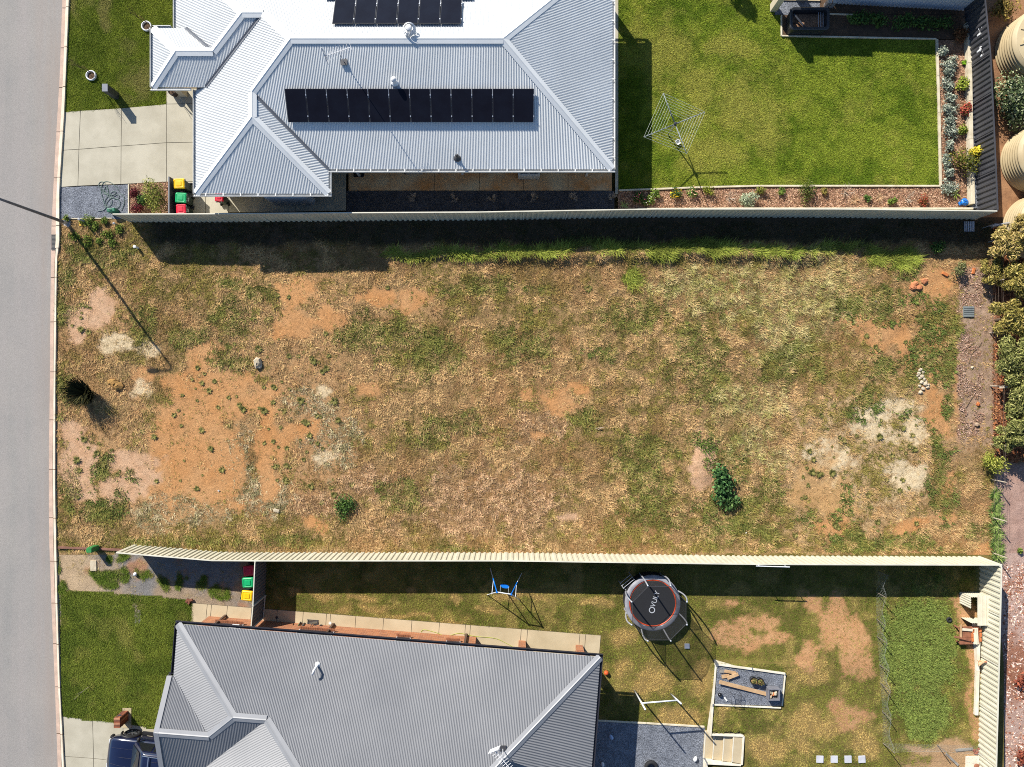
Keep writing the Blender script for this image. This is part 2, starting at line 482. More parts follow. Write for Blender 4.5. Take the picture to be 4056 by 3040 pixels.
# ---- road, gutter, kerb
KL = [(-300, 256), (0, 246), (300, 236), (600, 218), (900, 203), (1200, 199), (1500, 197), (1800, 193), (2100, 193), (2400, 203), (2700, 216), (3040, 228), (3300, 240)]
KR = [(-300, 294), (0, 277), (443, 259), (750, 239), (900, 239), (970, 240), (1000, 232), (1100, 229), (1500, 224), (1900, 222), (2100, 226), (2400, 232), (2700, 241), (3040, 258), (3300, 272)]
def kx(tab, y):
    return float(np.interp(y, [a for a, _ in tab], [b for _, b in tab]))
_ys = list(range(-300, 3301, 60))
def road_material():
    m, t, b = newmat('asphalt')
    pos = nd(t, 'ShaderNodeNewGeometry').outputs['Position']
    sep = nd(t, 'ShaderNodeSeparateXYZ'); t.links.new(pos, sep.inputs[0])
    st = nd(t, 'ShaderNodeMapping'); st.inputs['Scale'].default_value = (1.3, 0.06, 1)
    t.links.new(pos, st.inputs['Vector'])
    col = mixc(t, ramp(t, noise(t, pos, 0.35, 5), 0.3, 0.7), (0.215, 0.208, 0.196), (0.285, 0.264, 0.238))
    col = mixc(t, ramp(t, noise(t, st.outputs[0], 1.0, 4), 0.35, 0.7), col, (0.275, 0.25, 0.232))
    vo = nd(t, 'ShaderNodeTexVoronoi'); vo.inputs['Scale'].default_value = 70; t.links.new(pos, vo.inputs['Vector'])
    bw = nd(t, 'ShaderNodeRGBToBW'); t.links.new(vo.outputs['Color'], bw.inputs[0])
    mr = nd(t, 'ShaderNodeMapRange'); mr.inputs[3].default_value = 0.72; mr.inputs[4].default_value = 1.28
    t.links.new(bw.outputs[0], mr.inputs[0])
    cx = nd(t, 'ShaderNodeCombineColor')
    for i in range(3): t.links.new(mr.outputs[0], cx.inputs[i])
    col = mixc(t, 1.0, col, cx.outputs[0], 'MULTIPLY')
    # brown dust collected towards the gutter
    du = ramp(t, sep.outputs[0], -25.3, -24.0)
    du2 = nd(t, 'ShaderNodeMath', operation='MULTIPLY'); t.links.new(du, du2.inputs[0])
    t.links.new(ramp(t, noise(t, st.outputs[0], 2.2, 4), 0.3, 0.75), du2.inputs[1])
    col = mixc(t, du2.outputs[0], col, (0.27, 0.215, 0.18))
    t.links.new(col, b.inputs['Base Color']); b.inputs['Roughness'].default_value = 0.85
    b.inputs['Specular IOR Level'].default_value = 0.25
    bn = nd(t, 'ShaderNodeBump'); bn.inputs['Strength'].default_value = 0.35; bn.inputs['Distance'].default_value = 0.01
    t.links.new(vo.outputs['Distance'], bn.inputs['Height']); t.links.new(bn.outputs[0], b.inputs['Normal'])
    return m
ASPHALT = road_material()
m = MB()
for a, b in zip(_ys[:-1], _ys[1:]):
    m.add([P(-520, a, -0.02), P(-520, b, -0.02), P(kx(KL, b) + 1, b, -0.02), P(kx(KL, a) + 1, a, -0.02)], [(0, 1, 2, 3)])
m.add([P(-520, -300, -0.02), P(-520, 3300, -0.02), P(-900, 3300, -0.02), P(-900, -300, -0.02)], [(0, 1, 2, 3)])
tag(m.build('road', ASPHALT), kind='structure')

GUTM = M('gutter_concrete', srgb(192, 166, 148), srgb(170, 148, 132), 2.0, 0.85, bump=0.2, fine=0.14)
KERBM = M('kerb_concrete', srgb(222, 210, 188), srgb(204, 188, 164), 1.5, 0.85, bump=0.2, fine=0.12)
DIRTM = M('gutter_silt', srgb(96, 72, 50), srgb(130, 98, 66), 6.0, 0.95, bump=0.5, fine=0.3)
m = MB()
for a, b in zip(_ys[:-1], _ys[1:]):
    m.add([P(kx(KL, a) - 3, a, -0.035), P(kx(KL, b) - 3, b, -0.035), P(kx(KR, b) + 6, b, -0.035), P(kx(KR, a) + 6, a, -0.035)], [(0, 1, 2, 3)])
kerb = tag(m.build('kerb', DIRTM), kind='structure')
joints = [-300, -60, 32, 190, 347, 523, 705, 896, 985, 1100, 1276, 1474, 1664, 1860, 2052, 2224, 2390, 2551, 2722, 2907, 3092, 3290]
for a, b in zip(joints[:-1], joints[1:]):
    m = MB(); g = MB()
    a2, b2 = a + 1.2, b - 1.2
    n = 3
    for i in range(n):
        ya = a2 + (b2 - a2) * i / n; yb = a2 + (b2 - a2) * (i + 1) / n
        for (ml, f0, f1, h0, h1) in ((g, 0.0, 0.50, 0.0, -0.012), (m, (0.60 if a > 940 else 0.52), 1.0, 0.02, 0.11)):
            xa0, xb0 = kx(KL, ya) + (kx(KR, ya) - kx(KL, ya)) * f0, kx(KL, yb) + (kx(KR, yb) - kx(KL, yb)) * f0
            xa1, xb1 = kx(KL, ya) + (kx(KR, ya) - kx(KL, ya)) * f1, kx(KL, yb) + (kx(KR, yb) - kx(KL, yb)) * f1
            A, B, C, D = P(xa0, ya), P(xb0, yb), P(xb1, yb), P(xa1, ya)
            if ml is m:
                A2 = A + (D - A) * 0.35; B2 = B + (C - B) * 0.35
                top = [(A.x, A.y, h0), (B.x, B.y, h0), (B2.x, B2.y, h1), (A2.x, A2.y, h1), (C.x, C.y, h1), (D.x, D.y, h1), (C.x, C.y, -0.2), (D.x, D.y, -0.2)]
                ml.add(top, [(0, 1, 2, 3), (3, 2, 4, 5), (5, 4, 6, 7)])
            else:
                ml.add([(A.x, A.y, h0 - 0.012), (B.x, B.y, h0 - 0.012), (C.x, C.y, h1), (D.x, D.y, h1)], [(0, 1, 2, 3)])
    m.build('kerb_segment', KERBM, kerb); g.build('gutter_segment', GUTM, kerb)

# ---- concrete paving: base + one raised slab per bay
CONC = M('driveway_concrete', srgb(176, 169, 150), srgb(160, 153, 134), 0.8, 0.8, bump=0.12, fine=0.1, fscale=35)
CONC2 = M('path_concrete', srgb(184, 168, 138), srgb(170, 154, 124), 0.9, 0.8, bump=0.12, fine=0.1, fscale=35)
CONCS = M('bounce_tinted_concrete', srgb(196, 176, 140), srgb(186, 130, 74), 0.7, 0.8, bump=0.12, fine=0.15, fscale=20)  # orange brown tone puts warm light bounced off the fence into the slabs
JOINT = M('paving_joint', srgb(92, 84, 70), None, 4, 0.95)
def paving(name, slabs, mat, z=0.03, gap=1.0):
    m = MB()
    for q in slabs:
        m.add([P(x, y, z - 0.012) for x, y in q], [(0, 1, 2, 3)])
    base = tag(m.build(name, JOINT), kind='structure')
    for q in slabs:
        cx = sum(p[0] for p in q) / 4; cy = sum(p[1] for p in q) / 4
        pts = []
        for x, y in q:
            dx, dy = cx - x, cy - y
            pts.append(P(x + math.copysign(min(gap, abs(dx)), dx), y + math.copysign(min(gap, abs(dy)), dy))[:2])
        s = MB(); s.prism(pts, z - 0.011, z)
        s.build('slab', mat, base)
    return base
paving('driveway_upper', [
    [(250, 446), (320, 440), (314, 593), (245, 597)], [(245, 597), (314, 593), (310, 738), (239, 743)],
    [(320, 440), (483, 430), (481, 580), (314, 593)], [(314, 593), (481, 580), (480, 731), (310, 738)],
    [(483, 430), (660, 414), (660, 567), (481, 580)], [(481, 580), (660, 567), (661, 722), (480, 731)],
    [(660, 352), (860, 352), (860, 411), (660, 414)], [(660, 414), (860, 411), (860, 563), (660, 567)],
    [(660, 567), (860, 563), (860, 720), (661, 722)], [(671, 722), (815, 720), (815, 850), (671, 850)],
    [(815, 720), (905, 720), (905, 845), (815, 848)]], CONC)
paving('driveway_lower', [
    [(250, 2838), (368, 2851), (372, 3004), (258, 2996)], [(258, 2996), (372, 3004), (374, 3160), (266, 3150)],
    [(368, 2851), (488, 2865), (492, 3018), (372, 3004)], [(372, 3004), (492, 3018), (494, 3170), (374, 3160)],
    [(488, 2865), (640, 2888), (644, 3036), (492, 3018)], [(492, 3018), (644, 3036), (646, 3190), (494, 3170)]], CONC)
_top = lambda x: 2389 + (x - 763) * (2517 - 2389) / (2380 - 763)
_jx = [763, 822, 839, 902, 998]
paving('front_path', [[(a, _top(a)), (b, _top(b)), (b - 8, _top(b) + 86), (a - 8, _top(a) + 86)] for a, b in zip(_jx[:-1], _jx[1:])], CONC2)
_jx = [1034, 1099, 1202, 1294, 1310, 1410, 1520, 1632, 1741, 1844, 1864, 2065, 2090, 2297, 2320, 2380]
paving('side_path', [[(a, _top(a)), (b, _top(b)), (b - 6, _top(b) + (74 if b > 1850 else 88)), (a - 6, _top(a) + (74 if b > 1850 else 88))] for a, b in zip(_jx[:-1], _jx[1:])], CONC2)
paving('alfresco_floor', [[(a - 6, _top(a) + 74), (b - 6, _top(b) + 74), (b - 22, _top(b) + 190), (a - 22, _top(a) + 190)] for a, b in ((1864, 2090), (2090, 2320), (2320, 2380))], CONC2)
_jx = [1380, 1545, 1722, 1900, 2074, 2250, 2424]
paving('house_side_path', [[(a, 660), (b, 660), (b, 757), (a, 757)] for a, b in zip(_jx[:-1], _jx[1:])], CONCS)
paving('tank_pad', [[(905, 700), (1170, 700), (1170, 840), (905, 843)], [(1170, 660), (1372, 660), (1372, 836), (1170, 840)]], CONC)
paving('house_end_strip', [[(2436, -80 + 170 * i), (2449, -80 + 170 * i), (2449, 90 + 170 * i), (2436, 90 + 170 * i)] for i in range(5)], CONC, gap=0.6)

# ---- gravels, beds, lawns (flat sheets)
GRAV = M('blue_metal_gravel', srgb(118, 122, 130), srgb(98, 102, 110), 2, 0.8, bump=0.9, cells=34, fine=0.15)
GRAVD = M('dark_gravel', srgb(74, 74, 78), srgb(58, 58, 62), 2, 0.8, bump=0.9, cells=30, fine=0.2)
MULCH = M('bark_mulch', srgb(150, 116, 90), srgb(122, 92, 70), 2.5, 0.9, bump=0.9, cells=22, fine=0.3, fscale=25)
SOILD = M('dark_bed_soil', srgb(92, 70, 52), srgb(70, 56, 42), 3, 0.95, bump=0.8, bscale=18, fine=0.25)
flat('gravel_strip', [(239, 744), (511, 732), (511, 868), (239, 869)], 0.02, GRAV)
flat('front_garden_bed', [(515, 731), (668, 723), (669, 853), (515, 857)], 0.03, MULCH)
flat('stone_bed', [(1373, 758), (2433, 758), (2433, 840), (1373, 845)], 0.028, GRAVD)
flat('flower_bed', [(2450, 758), (2760, 747), (3000, 741), (3722, 741), (3828, 741), (3828, 826), (2450, 838)], 0.03, MULCH)
flat('shrub_bed', [(3708, 160), (3822, 160), (3828, 740), (3723, 740)], 0.034, MULCH)
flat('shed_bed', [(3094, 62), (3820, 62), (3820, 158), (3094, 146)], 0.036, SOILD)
flat('shed_gravel', [(3068, -60), (3246, -60), (3246, 60), (3068, 60)], 0.026, GRAV)
flat('patio_gravel', [(2338, 2852), (2793, 2879), (2783, 3160), (2320, 3160)], 0.02, GRAV)
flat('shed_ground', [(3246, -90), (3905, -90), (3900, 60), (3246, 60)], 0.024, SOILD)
flat('neighbour_soil', [(3868, -120), (4300, -120), (4300, 870), (3880, 870)], -0.01, M('dry_soil', srgb(158, 118, 84), srgb(120, 86, 60), 1.2, 0.95, bump=0.8, bscale=15, fine=0.25))
flat('fence_gravel', [(3839, 160), (3866, 160), (3868, 830), (3843, 830)], 0.24, GRAV)

def lawn_sheet(name, poly, base, alt, dry, z=0.012, seed=0, dryl=()):
    xs = [p[0] for p in poly]; ys = [p[1] for p in poly]
    def cf(x, y):
        return lawn_col(x, y, base, alt, dry, dryl) * 0.6
    return sheet_grid(name, min(xs) - 8, max(xs) + 8, min(ys) - 8, max(ys) + 8, 16, lambda x, y: np.full(np.shape(x), z) + 0.03 * (fbm(x, y, 120, 3, 2) - 0.5), cf, attr_mat('lawn_soil', bump=0.8), poly)
def lawn_col(x, y, base, alt, dry, dryl=()):
    n = fbm(x, y, 190, 3, 1); n2 = fbm(x, y, 34, 4, 3)
    c = lerp3(base, alt, sstep(0.36, 0.64, 0.55 * n + 0.45 * n2))
    c = lerp3(c, dry, 0.3 * sstep(0.58, 0.8, fbm(x, y, 60, 4, 5)))
    if dryl: c = lerp3(c, dry, 0.6 * blobs(dryl, x, y, 2, 0.6, 0.6))
    return c
LAWN_A = [(290, -90), (720, -90), (720, 110), (612, 112), (604, 200), (604, 350), (660, 352), (660, 414), (483, 430), (250, 446), (258, 340), (268, 180)]
LAWN_B = [(2450, -90), (3064, -90), (3064, 62), (3092, 64), (3092, 146), (3706, 158), (3722, 738), (3000, 738), (2760, 744), (2450, 756)]
LAWN_C = [(236, 2335), (430, 2350), (600, 2362), (745, 2376), (762, 2392), (764, 2470), (800, 2480), (800, 2886), (640, 2888), (488, 2865), (250, 2838)]
A_COL = (lin(94, 108, 30), lin(118, 128, 42), lin(150, 138, 84))
B_COL = (lin(90, 110, 26), lin(126, 138, 44), lin(164, 156, 74))
C_COL = (lin(80, 94, 30), lin(102, 112, 40), lin(132, 126, 64))
A_DRY = [(425, 50, 28, 45), (560, 330, 50, 70), (290, 30, 20, 60)]
B_DRY = [(2640, 200, 140, 120), (2800, 600, 140, 90), (2900, 200, 110, 60), (2760, 380, 70, 160), (2940, 420, 90, 120), (3020, 520, 70, 100)]
C_DRY = [(500, 2520, 30, 60), (560, 2600, 30, 40), (350, 2720, 14, 14)]
lawn_sheet('front_lawn_upper', LAWN_A, *A_COL, dryl=A_DRY)
lawn_sheet('back_lawn_upper', LAWN_B, *B_COL, dryl=B_DRY)
lawn_sheet('front_lawn_lower', LAWN_C, *C_COL, z=0.03, dryl=C_DRY)

# ---- verge below the lot: gravel, dust and weeds
def verge_h(x, y): return 0.008 + 0.05 * (fbm(x, y, 60, 3, 1) - 0.4) * sstep(228, 250, x)
def verge_col(x, y):
    n = fbm(x, y, 110, 4, 1); n2 = fbm(x, y, 20, 3, 2)
    c = lerp3(lin(140, 138, 136), lin(176, 154, 128), sstep(0.38, 0.62, n))
    c = lerp3(c, lin(206, 178, 142), sstep(620, 260, x) * sstep(0.4, 0.62, fbm(x, y, 160, 3, 4)))
    c = lerp3(c, lin(196, 138, 96), sstep(0.58, 0.75, fbm(x, y, 90, 3, 3)) * 0.7)
    c = lerp3(c, lin(120, 112, 70), blobs(VERGE_WEED, x, y, 3) * 0.7)
    return c * 0.62 * (0.85 + 0.3 * n2)[..., None]
VERGE_WEED = [(410, 2285, 62, 34), (495, 2280, 24, 36), (570, 2290, 42, 34), (625, 2295, 22, 28), (702, 2300, 22, 26), (752, 2292, 14, 12), (810, 2307, 20, 24),
              (880, 2350, 36, 22), (445, 2205, 16, 20), (500, 2205, 30, 16), (238, 2240, 10, 60), (244, 2320, 20, 30), (985, 2392, 30, 12)]
sheet_grid('verge_ground', 226, 1012, 2192, 2480, 8, verge_h, verge_col, LOTM)

# ---- lower back yard with its raised terrace
def yard_h(x, y):
    a = sstep(2806, 2812, x) * (y > 2615) * ~((x < 2940) & (y > 2884) & (y < 3018))
    b = sstep(2800, 3250, x) * sstep(2380, 2640, y) * (y <= 2615)
    return 0.010 + 0.5 * np.maximum(a, b) + 0.03 * (fbm(x, y, 90, 3, 3) - 0.5)
Y_DIRT = [(3180, 2570, 40, 60), (3210, 2380, 40, 40), (3280, 2470, 60, 90), (3350, 2560, 60, 110), (3390, 2630, 40, 60), (3340, 2820, 80, 60), (3040, 2530, 60, 25), (2900, 2520, 60, 50),
          (3000, 2450, 80, 40), (3810, 2430, 40, 60), (3830, 2600, 26, 130), (3825, 2750, 22, 90), (3790, 2390, 40, 20), (3300, 2400, 30, 60), (2910, 2380, 40, 15), (3850, 2860, 20, 60), (2950, 2560, 60, 40)]
Y_SAND = [(3730, 2990, 130, 70), (3700, 3060, 160, 80), (3620, 2940, 60, 16)]
Y_DRY = [(1450, 2375, 60, 10), (1280, 2355, 60, 12), (1160, 2350, 30, 20), (1640, 2345, 25, 15), (1800, 2370, 40, 14), (2020, 2365, 60, 14), (2140, 2375, 50, 14), (2350, 2385, 60, 12),
         (1950, 2420, 60, 10), (1700, 2450, 200, 10), (2450, 2520, 40, 30), (2600, 2700, 80, 60), (2760, 2680, 40, 80), (2680, 2850, 90, 40), (2470, 2640, 20, 30), (2850, 2760, 30, 100),
         (3200, 2650, 60, 60), (3180, 2850, 120, 60), (3050, 2950, 120, 50), (3400, 2900, 60, 60), (2740, 2860, 40, 30), (1500, 2410, 60, 16), (1350, 2410, 40, 14), (2350, 2620, 20, 30)]
Y_LUSH = [(3640, 2560, 140, 220), (3640, 2440, 120, 90), (3640, 2780, 130, 110), (3500, 2500, 20, 160)]
def yard_cols(x, y):
    n = fbm(x, y, 120, 4, 2); n2 = fbm(x, y, 30, 4, 4)
    g = lerp3(lin(84, 94, 34), lin(118, 118, 52), sstep(0.35, 0.65, 0.5 * n + 0.5 * n2))
    g = lerp3(g, lin(158, 142, 80), 0.75 * sstep(0.52, 0.72, fbm(x, y, 52, 4, 5)))
    g = lerp3(g, lin(178, 150, 92), blobs(Y_DRY, x, y, 1, 0.6, 0.5) * 0.85)
    g = lerp3(g, lin(106, 118, 56), blobs(Y_LUSH, x, y, 2, 0.4))
    return g, blobs(Y_DIRT, x, y, 0), blobs(Y_SAND, x, y, 3, 0.3)
def yard_ground_col(x, y):
    g, d, s = yard_cols(x, y); n2 = fbm(x, y, 24, 3, 1)
    c = lerp3(g, lin(150, 118, 76), 0.35)
    c = lerp3(c, lerp3(lin(212, 166, 120), lin(196, 144, 98), n2), d)
    c = lerp3(c, lerp3(lin(208, 172, 130), lin(192, 152, 110), n2), s)
    return c * 0.62
sheet_grid('back_yard_ground', 1010, 3950, 2192, 3180, 10, yard_h, yard_ground_col, LOTM)

# ---- strip beyond the eastern fence
def east_col(x, y):
    n = fbm(x, y, 60, 4, 2); n2 = fbm(x, y, 16, 3, 4)
    c = lerp3(lin(222, 194, 180), lin(190, 152, 134), n2)
    c = lerp3(c, lin(164, 108, 80), sstep(0.45, 0.6, fbm(x, y, 130, 3, 1)) * sstep(2230, 2300, y) * 0.85)
    return c * 0.62
sheet_grid('pebble_strip', 3940, 4300, 2192, 3180, 10, lambda x, y: 0.02 + 0.05 * (fbm(x, y, 30, 3, 2) - 0.5), east_col, LOTM)
# ================================================================ HOUSES
def corrugate(pts, pitch=0.076, amp=0.015, lift=0.0, seg=4):
    """corrugated sheeting over a planar roof face (pts: list of 3D corners)"""
    pts = [Vector(p) for p in pts]
    n = Vector((0, 0, 0))
    for i in range(len(pts)):
        a, b = pts[i], pts[(i + 1) % len(pts)]
        n += Vector(((a.y - b.y) * (a.z + b.z), (a.z - b.z) * (a.x + b.x), (a.x - b.x) * (a.y + b.y)))
    n.normalize()
    if n.z < 0: n = -n
    s = Vector((n.x, n.y, 0)); s.normalize()
    c = Vector((-s.y, s.x, 0))                       # along the eave
    dn = (s - n * s.dot(n)).normalized()             # down the slope
    o = pts[0]
    A = [(p - o).dot(c) for p in pts]; B = [(p - o).dot(dn) for p in pts]
    a0, a1 = min(A), max(A); st = pitch / seg
    N = max(2, int((a1 - a0) / st))
    vs, fs = [], []
    prev = None
    for i in range(N + 1):
        a = a0 + (a1 - a0) * (i + 0.0) / N
        aa = min(max(a, a0 + 1e-4), a1 - 1e-4)
        hit = []
        for j in range(len(pts)):
            p, q = A[j], A[(j + 1) % len(pts)]
            if (p <= aa < q) or (q <= aa < p):
                t = (aa - p) / (q - p); hit.append(B[j] + (B[(j + 1) % len(pts)] - B[j]) * t)
        if len(hit) < 2: prev = None; continue
        h = amp * math.cos(2 * math.pi * a / pitch) + lift
        k = len(vs)
        for b in (min(hit), max(hit)):
            vs.append(o + c * a + dn * b + n * h)
        if prev is not None: fs.append((prev, k, k + 1, prev + 1))
        prev = k
    return vs, fs

def roof_face(house, pts, mat, name='roof_sheet', **kw):
    m = MB(); vs, fs = corrugate(pts, **kw); m.add(vs, fs)
    return m.build(name, mat, house, fix=False)

def cap(house, a, b, mat, w=0.2, drop=0.06, lift=0.03, name='ridge_cap', n1=None, n2=None):
    """folded ridge or hip capping along a-b"""
    a, b = Vector(a), Vector(b); d = (b - a).normalized()
    s = Vector((d.y, -d.x, 0)).normalized()
    up = Vector((0, 0, lift)); dr = Vector((0, 0, drop))
    vs = []
    for p in (a, b):
        vs += [p + s * w - dr + up, p + s * 0.045 + up + Vector((0, 0, 0.004)), p + Vector((0, 0, 0.034)) + up, p - s * 0.045 + up + Vector((0, 0, 0.004)), p - s * w - dr + up]
    m = MB(); m.add(vs, [(i, i + 1, i + 6, i + 5) for i in range(4)])
    return m.build(name, mat, house, fix=False)

def gutter(house, a, b, mat, out, name='gutter', w=0.12):
    """open box gutter hung outside the eave line a-b; out = unit vector away from the house"""
    a, b = Vector(a), Vector(b); o = Vector(out)
    m = MB()
    z0 = Vector((0, 0, -0.10)); z1 = Vector((0, 0, 0.015)); t = 0.015
    def strip(p0, p1): m.add([a + p0, b + p0, b + p1, a + p1], [(0, 1, 2, 3)])
    d = (b - a).normalized()
    m.bar(a + o * w + Vector((0, 0, -0.045)) - d * 0, b + o * w + Vector((0, 0, -0.045)), 0.022, 0.13)
    m.bar(a + o * (w / 2) + z0, b + o * (w / 2) + z0, w + 0.02, 0.015)
    g = m.build(name, mat, house)
    return g

WHITE = M('surfmist_roof_paint', (0.66, 0.67, 0.66), (0.60, 0.61, 0.60), 0.5, 0.42, spec=0.45, fine=0.03)
WHITEC = M('white_cap_paint', (0.68, 0.69, 0.68), (0.63, 0.64, 0.63), 0.7, 0.42, spec=0.45, fine=0.03)
GUTW = M('white_gutter', (0.70, 0.70, 0.67), None, 1, 0.5, fine=0.03)
GREYR = M('grey_roof_paint', (0.205, 0.207, 0.215), (0.18, 0.183, 0.192), 0.5, 0.40, spec=0.5, fine=0.04)
GREYC = M('grey_cap_paint', (0.25, 0.253, 0.262), (0.22, 0.223, 0.232), 0.6, 0.42, spec=0.5, fine=0.03)
GUTD = M('dark_gutter', srgb(46, 46, 54), None, 1, 0.45, fine=0.05)
RENDER = M('rendered_wall', srgb(196, 184, 160), srgb(182, 170, 146), 0.8, 0.9, bump=0.15, fine=0.08)
SOFF = M('soffit_board', (0.6, 0.6, 0.58), None, 1, 0.8)
k_ = 0.414
# ---------------- the white-roofed house
h1 = thing('white_roofed_house', 'house with bright white corrugated hip roof and two rows of solar panels', 'house', (-5, 15, 0))
ze = 2.75
Xe, Xw, Xg, Ys, Yg, Yr, Yn = 4.90, -15.42, -8.94, 10.44, 9.257, 15.75, 21.06
zr = ze + (Yr - Ys) * k_
SE = Vector((Xe, Ys, ze)); NE = Vector((Xe, Yn, ze))
RR = Vector((Xe - (Yr - Ys), Yr, zr)); RL = Vector((Xw + (Yr - Ys), Yr, zr))
hg = (Xg - Xw) / 2; xg = (Xw + Xg) / 2
GSE = Vector((Xg, Yg, ze)); GSW = Vector((Xw, Yg, ze))
G2 = Vector((xg, Yg + hg, ze + hg * k_)); G1 = Vector((xg, Ys + hg, ze + hg * k_)); VB = Vector((Xg, Ys, ze))
NWh = Vector((-11.59, 17.25, ze + (-11.59 - Xw) * k_)); W2 = Vector((-12.56, 17.25, NWh.z)); Xww = W2.x - (W2.z - ze) / k_
NWc = Vector((Xww, Yn, ze))
kp = (W2.z - 3.0) / (17.25 - 14.335)
def spz(y): return 3.0 + (y - 14.335) * kp
PY = 15.77; P2 = Vector((Xww + (spz(PY) - ze) / k_, PY, spz(PY))); P1 = Vector((-15.96, PY, spz(PY)))
PSW = Vector((-17.39, 14.335, 3.0)); PNW = Vector((-17.39, 17.207, 3.0))
PV = Vector((Xww + 0.25 / k_, 17.207, 3.0)); VBm = Vector((Xw + 0.25 / k_, 14.335, 3.0)); We = Vector((Xw, 14.335, ze))
WWe = Vector((Xww, 17.207, ze))
for f in ([SE, RR, RL, G1, VB], [VB, G1, G2, GSE], [GSE, G2, GSW], [GSW, G2, G1, RL, NWh, VBm, We], [SE, NE, RR], [NE, RR, RL, NWh, W2, NWc],
          [W2, NWc, WWe, PV, P2], [NWh, W2, P2, P1, PSW, VBm], [PSW, P1, PNW], [PNW, P1, P2, PV]):
    roof_face(h1, f, WHITE)
for a, b in ((RL, RR), (RR, SE), (RR, NE), (RL, G1), (G1, G2), (G2, GSE), (G2, GSW), (RL, NWh), (NWh, W2), (W2, NWc), (W2, P2), (P2, P1), (P1, PSW), (P1, PNW)):
    cap(h1, a, b, WHITEC)
for a, b in ((VB, G1), (VBm, NWh), (PV, P2)):
    m = MB(); s = Vector(((b - a).y, -(b - a).x, 0)).normalized()
    m.add([a + s * 0.07 + Vector((0, 0, 0.05)), a - s * 0.07 + Vector((0, 0, 0.05)), b - s * 0.07 + Vector((0, 0, 0.05)), b + s * 0.07 + Vector((0, 0, 0.05)), a + Vector((0, 0, .02)), b + Vector((0, 0, .02))], [(0, 4, 5, 3), (4, 1, 2, 5)])
    m.build('valley_gutter', M('valley_metal', (0.12, 0.13, 0.15), None, 1, 0.5), h1, fix=False)
S_, N_, E_, W_ = (0, -1, 0), (0, 1, 0), (1, 0, 0), (-1, 0, 0)
for a, b, o in ((VB, SE + Vector((0.13, 0, 0)), S_), (GSW - Vector((0.13, 0, 0)), GSE + Vector((0.13, 0, 0)), S_), (GSE, VB - Vector((0, 0.13, 0)), E_), (SE, NE, E_), (NWc, NE, N_), (GSW, We, W_), (WWe, NWc, W_),
                (PSW - Vector((0.13, 0, 0)), Vector((Xw - 0.14, 14.335, 3.0)), S_), (PSW, PNW, W_), (PNW, Vector((Xww - 0.14, 17.207, 3.0)), N_)):
    gutter(h1, a, b, GUTW, o)
# gutter brackets seen as small studs along the edges
mbk = MB()
for i in range(17): mbk.box((Xg + 0.4 + i * 0.83, Ys - 0.06, ze + 0.02), (0.05, 0.14, 0.03))
for i in range(8): mbk.box((Xw + 0.5 + i * 0.85, Yg - 0.06, ze + 0.02), (0.05, 0.14, 0.03))
for i in range(11): mbk.box((Xe + 0.06, Ys + 0.6 + i * 0.95, ze + 0.02), (0.14, 0.05, 0.03))
tag(mbk.build('gutter_bracket', GUTW, h1), kind='stuff')
wall1 = [(-14.85, 9.87), (-9.5, 9.87), (-9.5, 11.04), (4.3, 11.04), (4.3, 17.6), (0.6, 17.6), (0.6, 20.4), (-15.8, 20.4), (-15.8, 17.1), (-14.85, 17.1)]
m = MB(); m.prism(wall1, -0.3, ze - 0.08); wl = m.build('wall', RENDER, h1)
m = MB(); m.prism([(-15.40, 9.28), (-8.96, 9.28), (-8.96, 10.46), (4.88, 10.46), (4.88, 21.0), (-16.35, 21.0), (-16.35, 17.2), (-15.40, 17.2)], ze - 0.078, ze - 0.05); m.build('soffit', SOFF, h1)
m = MB(); m.prism([(-17.3, 14.40), (-15.45, 14.40), (-15.45, 17.15), (-17.3, 17.15)], 2.86, 2.9); m.build('soffit', SOFF, h1)
m = MB(); m.box((4.35, 20.6, 1.3), (0.35, 0.35, 2.75)); m.build('pier', RENDER, h1)
# porch column, seen below its roof edge
c0 = G(731, 374); m = MB(); m.box((c0.x, c0.y, 1.42), (0.32, 0.34, 2.84)); m.build('porch_column', RENDER, h1, bevel=0.01)
m = MB(); m.box((-14.9, 12.2, 1.1), (0.06, 4.6, 2.2)); m.build('garage_door', M('garage_door_paint', (0.5, 0.5, 0.48), None, 1, 0.6), h1)
# south side openings: windows and a laundry door
FRM = M('window_frame', (0.55, 0.55, 0.53), None, 1, 0.5); GLS = M('window_glass', (0.02, 0.025, 0.03), None, 1, 0.08, spec=0.6)
for x, w, zz, hh in ((-6.9, 1.5, 1.5, 1.0), (-3.2, 1.8, 1.4, 1.2), (2.6, 1.5, 1.5, 1.0)):
    m = MB(); m.box((x, 11.02, zz), (w, 0.07, hh)); wf = m.build('window', FRM, h1)
    m = MB(); m.box((x, 10.99, zz), (w - 0.12, 0.03, hh - 0.12)); m.build('pane', GLS, wf)
m = MB(); m.box((-5.1, 11.02, 1.05), (0.9, 0.06, 2.05)); m.build('door', M('door_paint', (0.3, 0.3, 0.3), None, 1, 0.6), h1)
for x, y in ((-8.0, 10.9), (3.9, 10.9), (1.2, 10.9)):
    m = MB(); m.box((x, y, 1.35), (0.1, 0.08, 2.6)); m.build('downpipe', GUTW, h1)

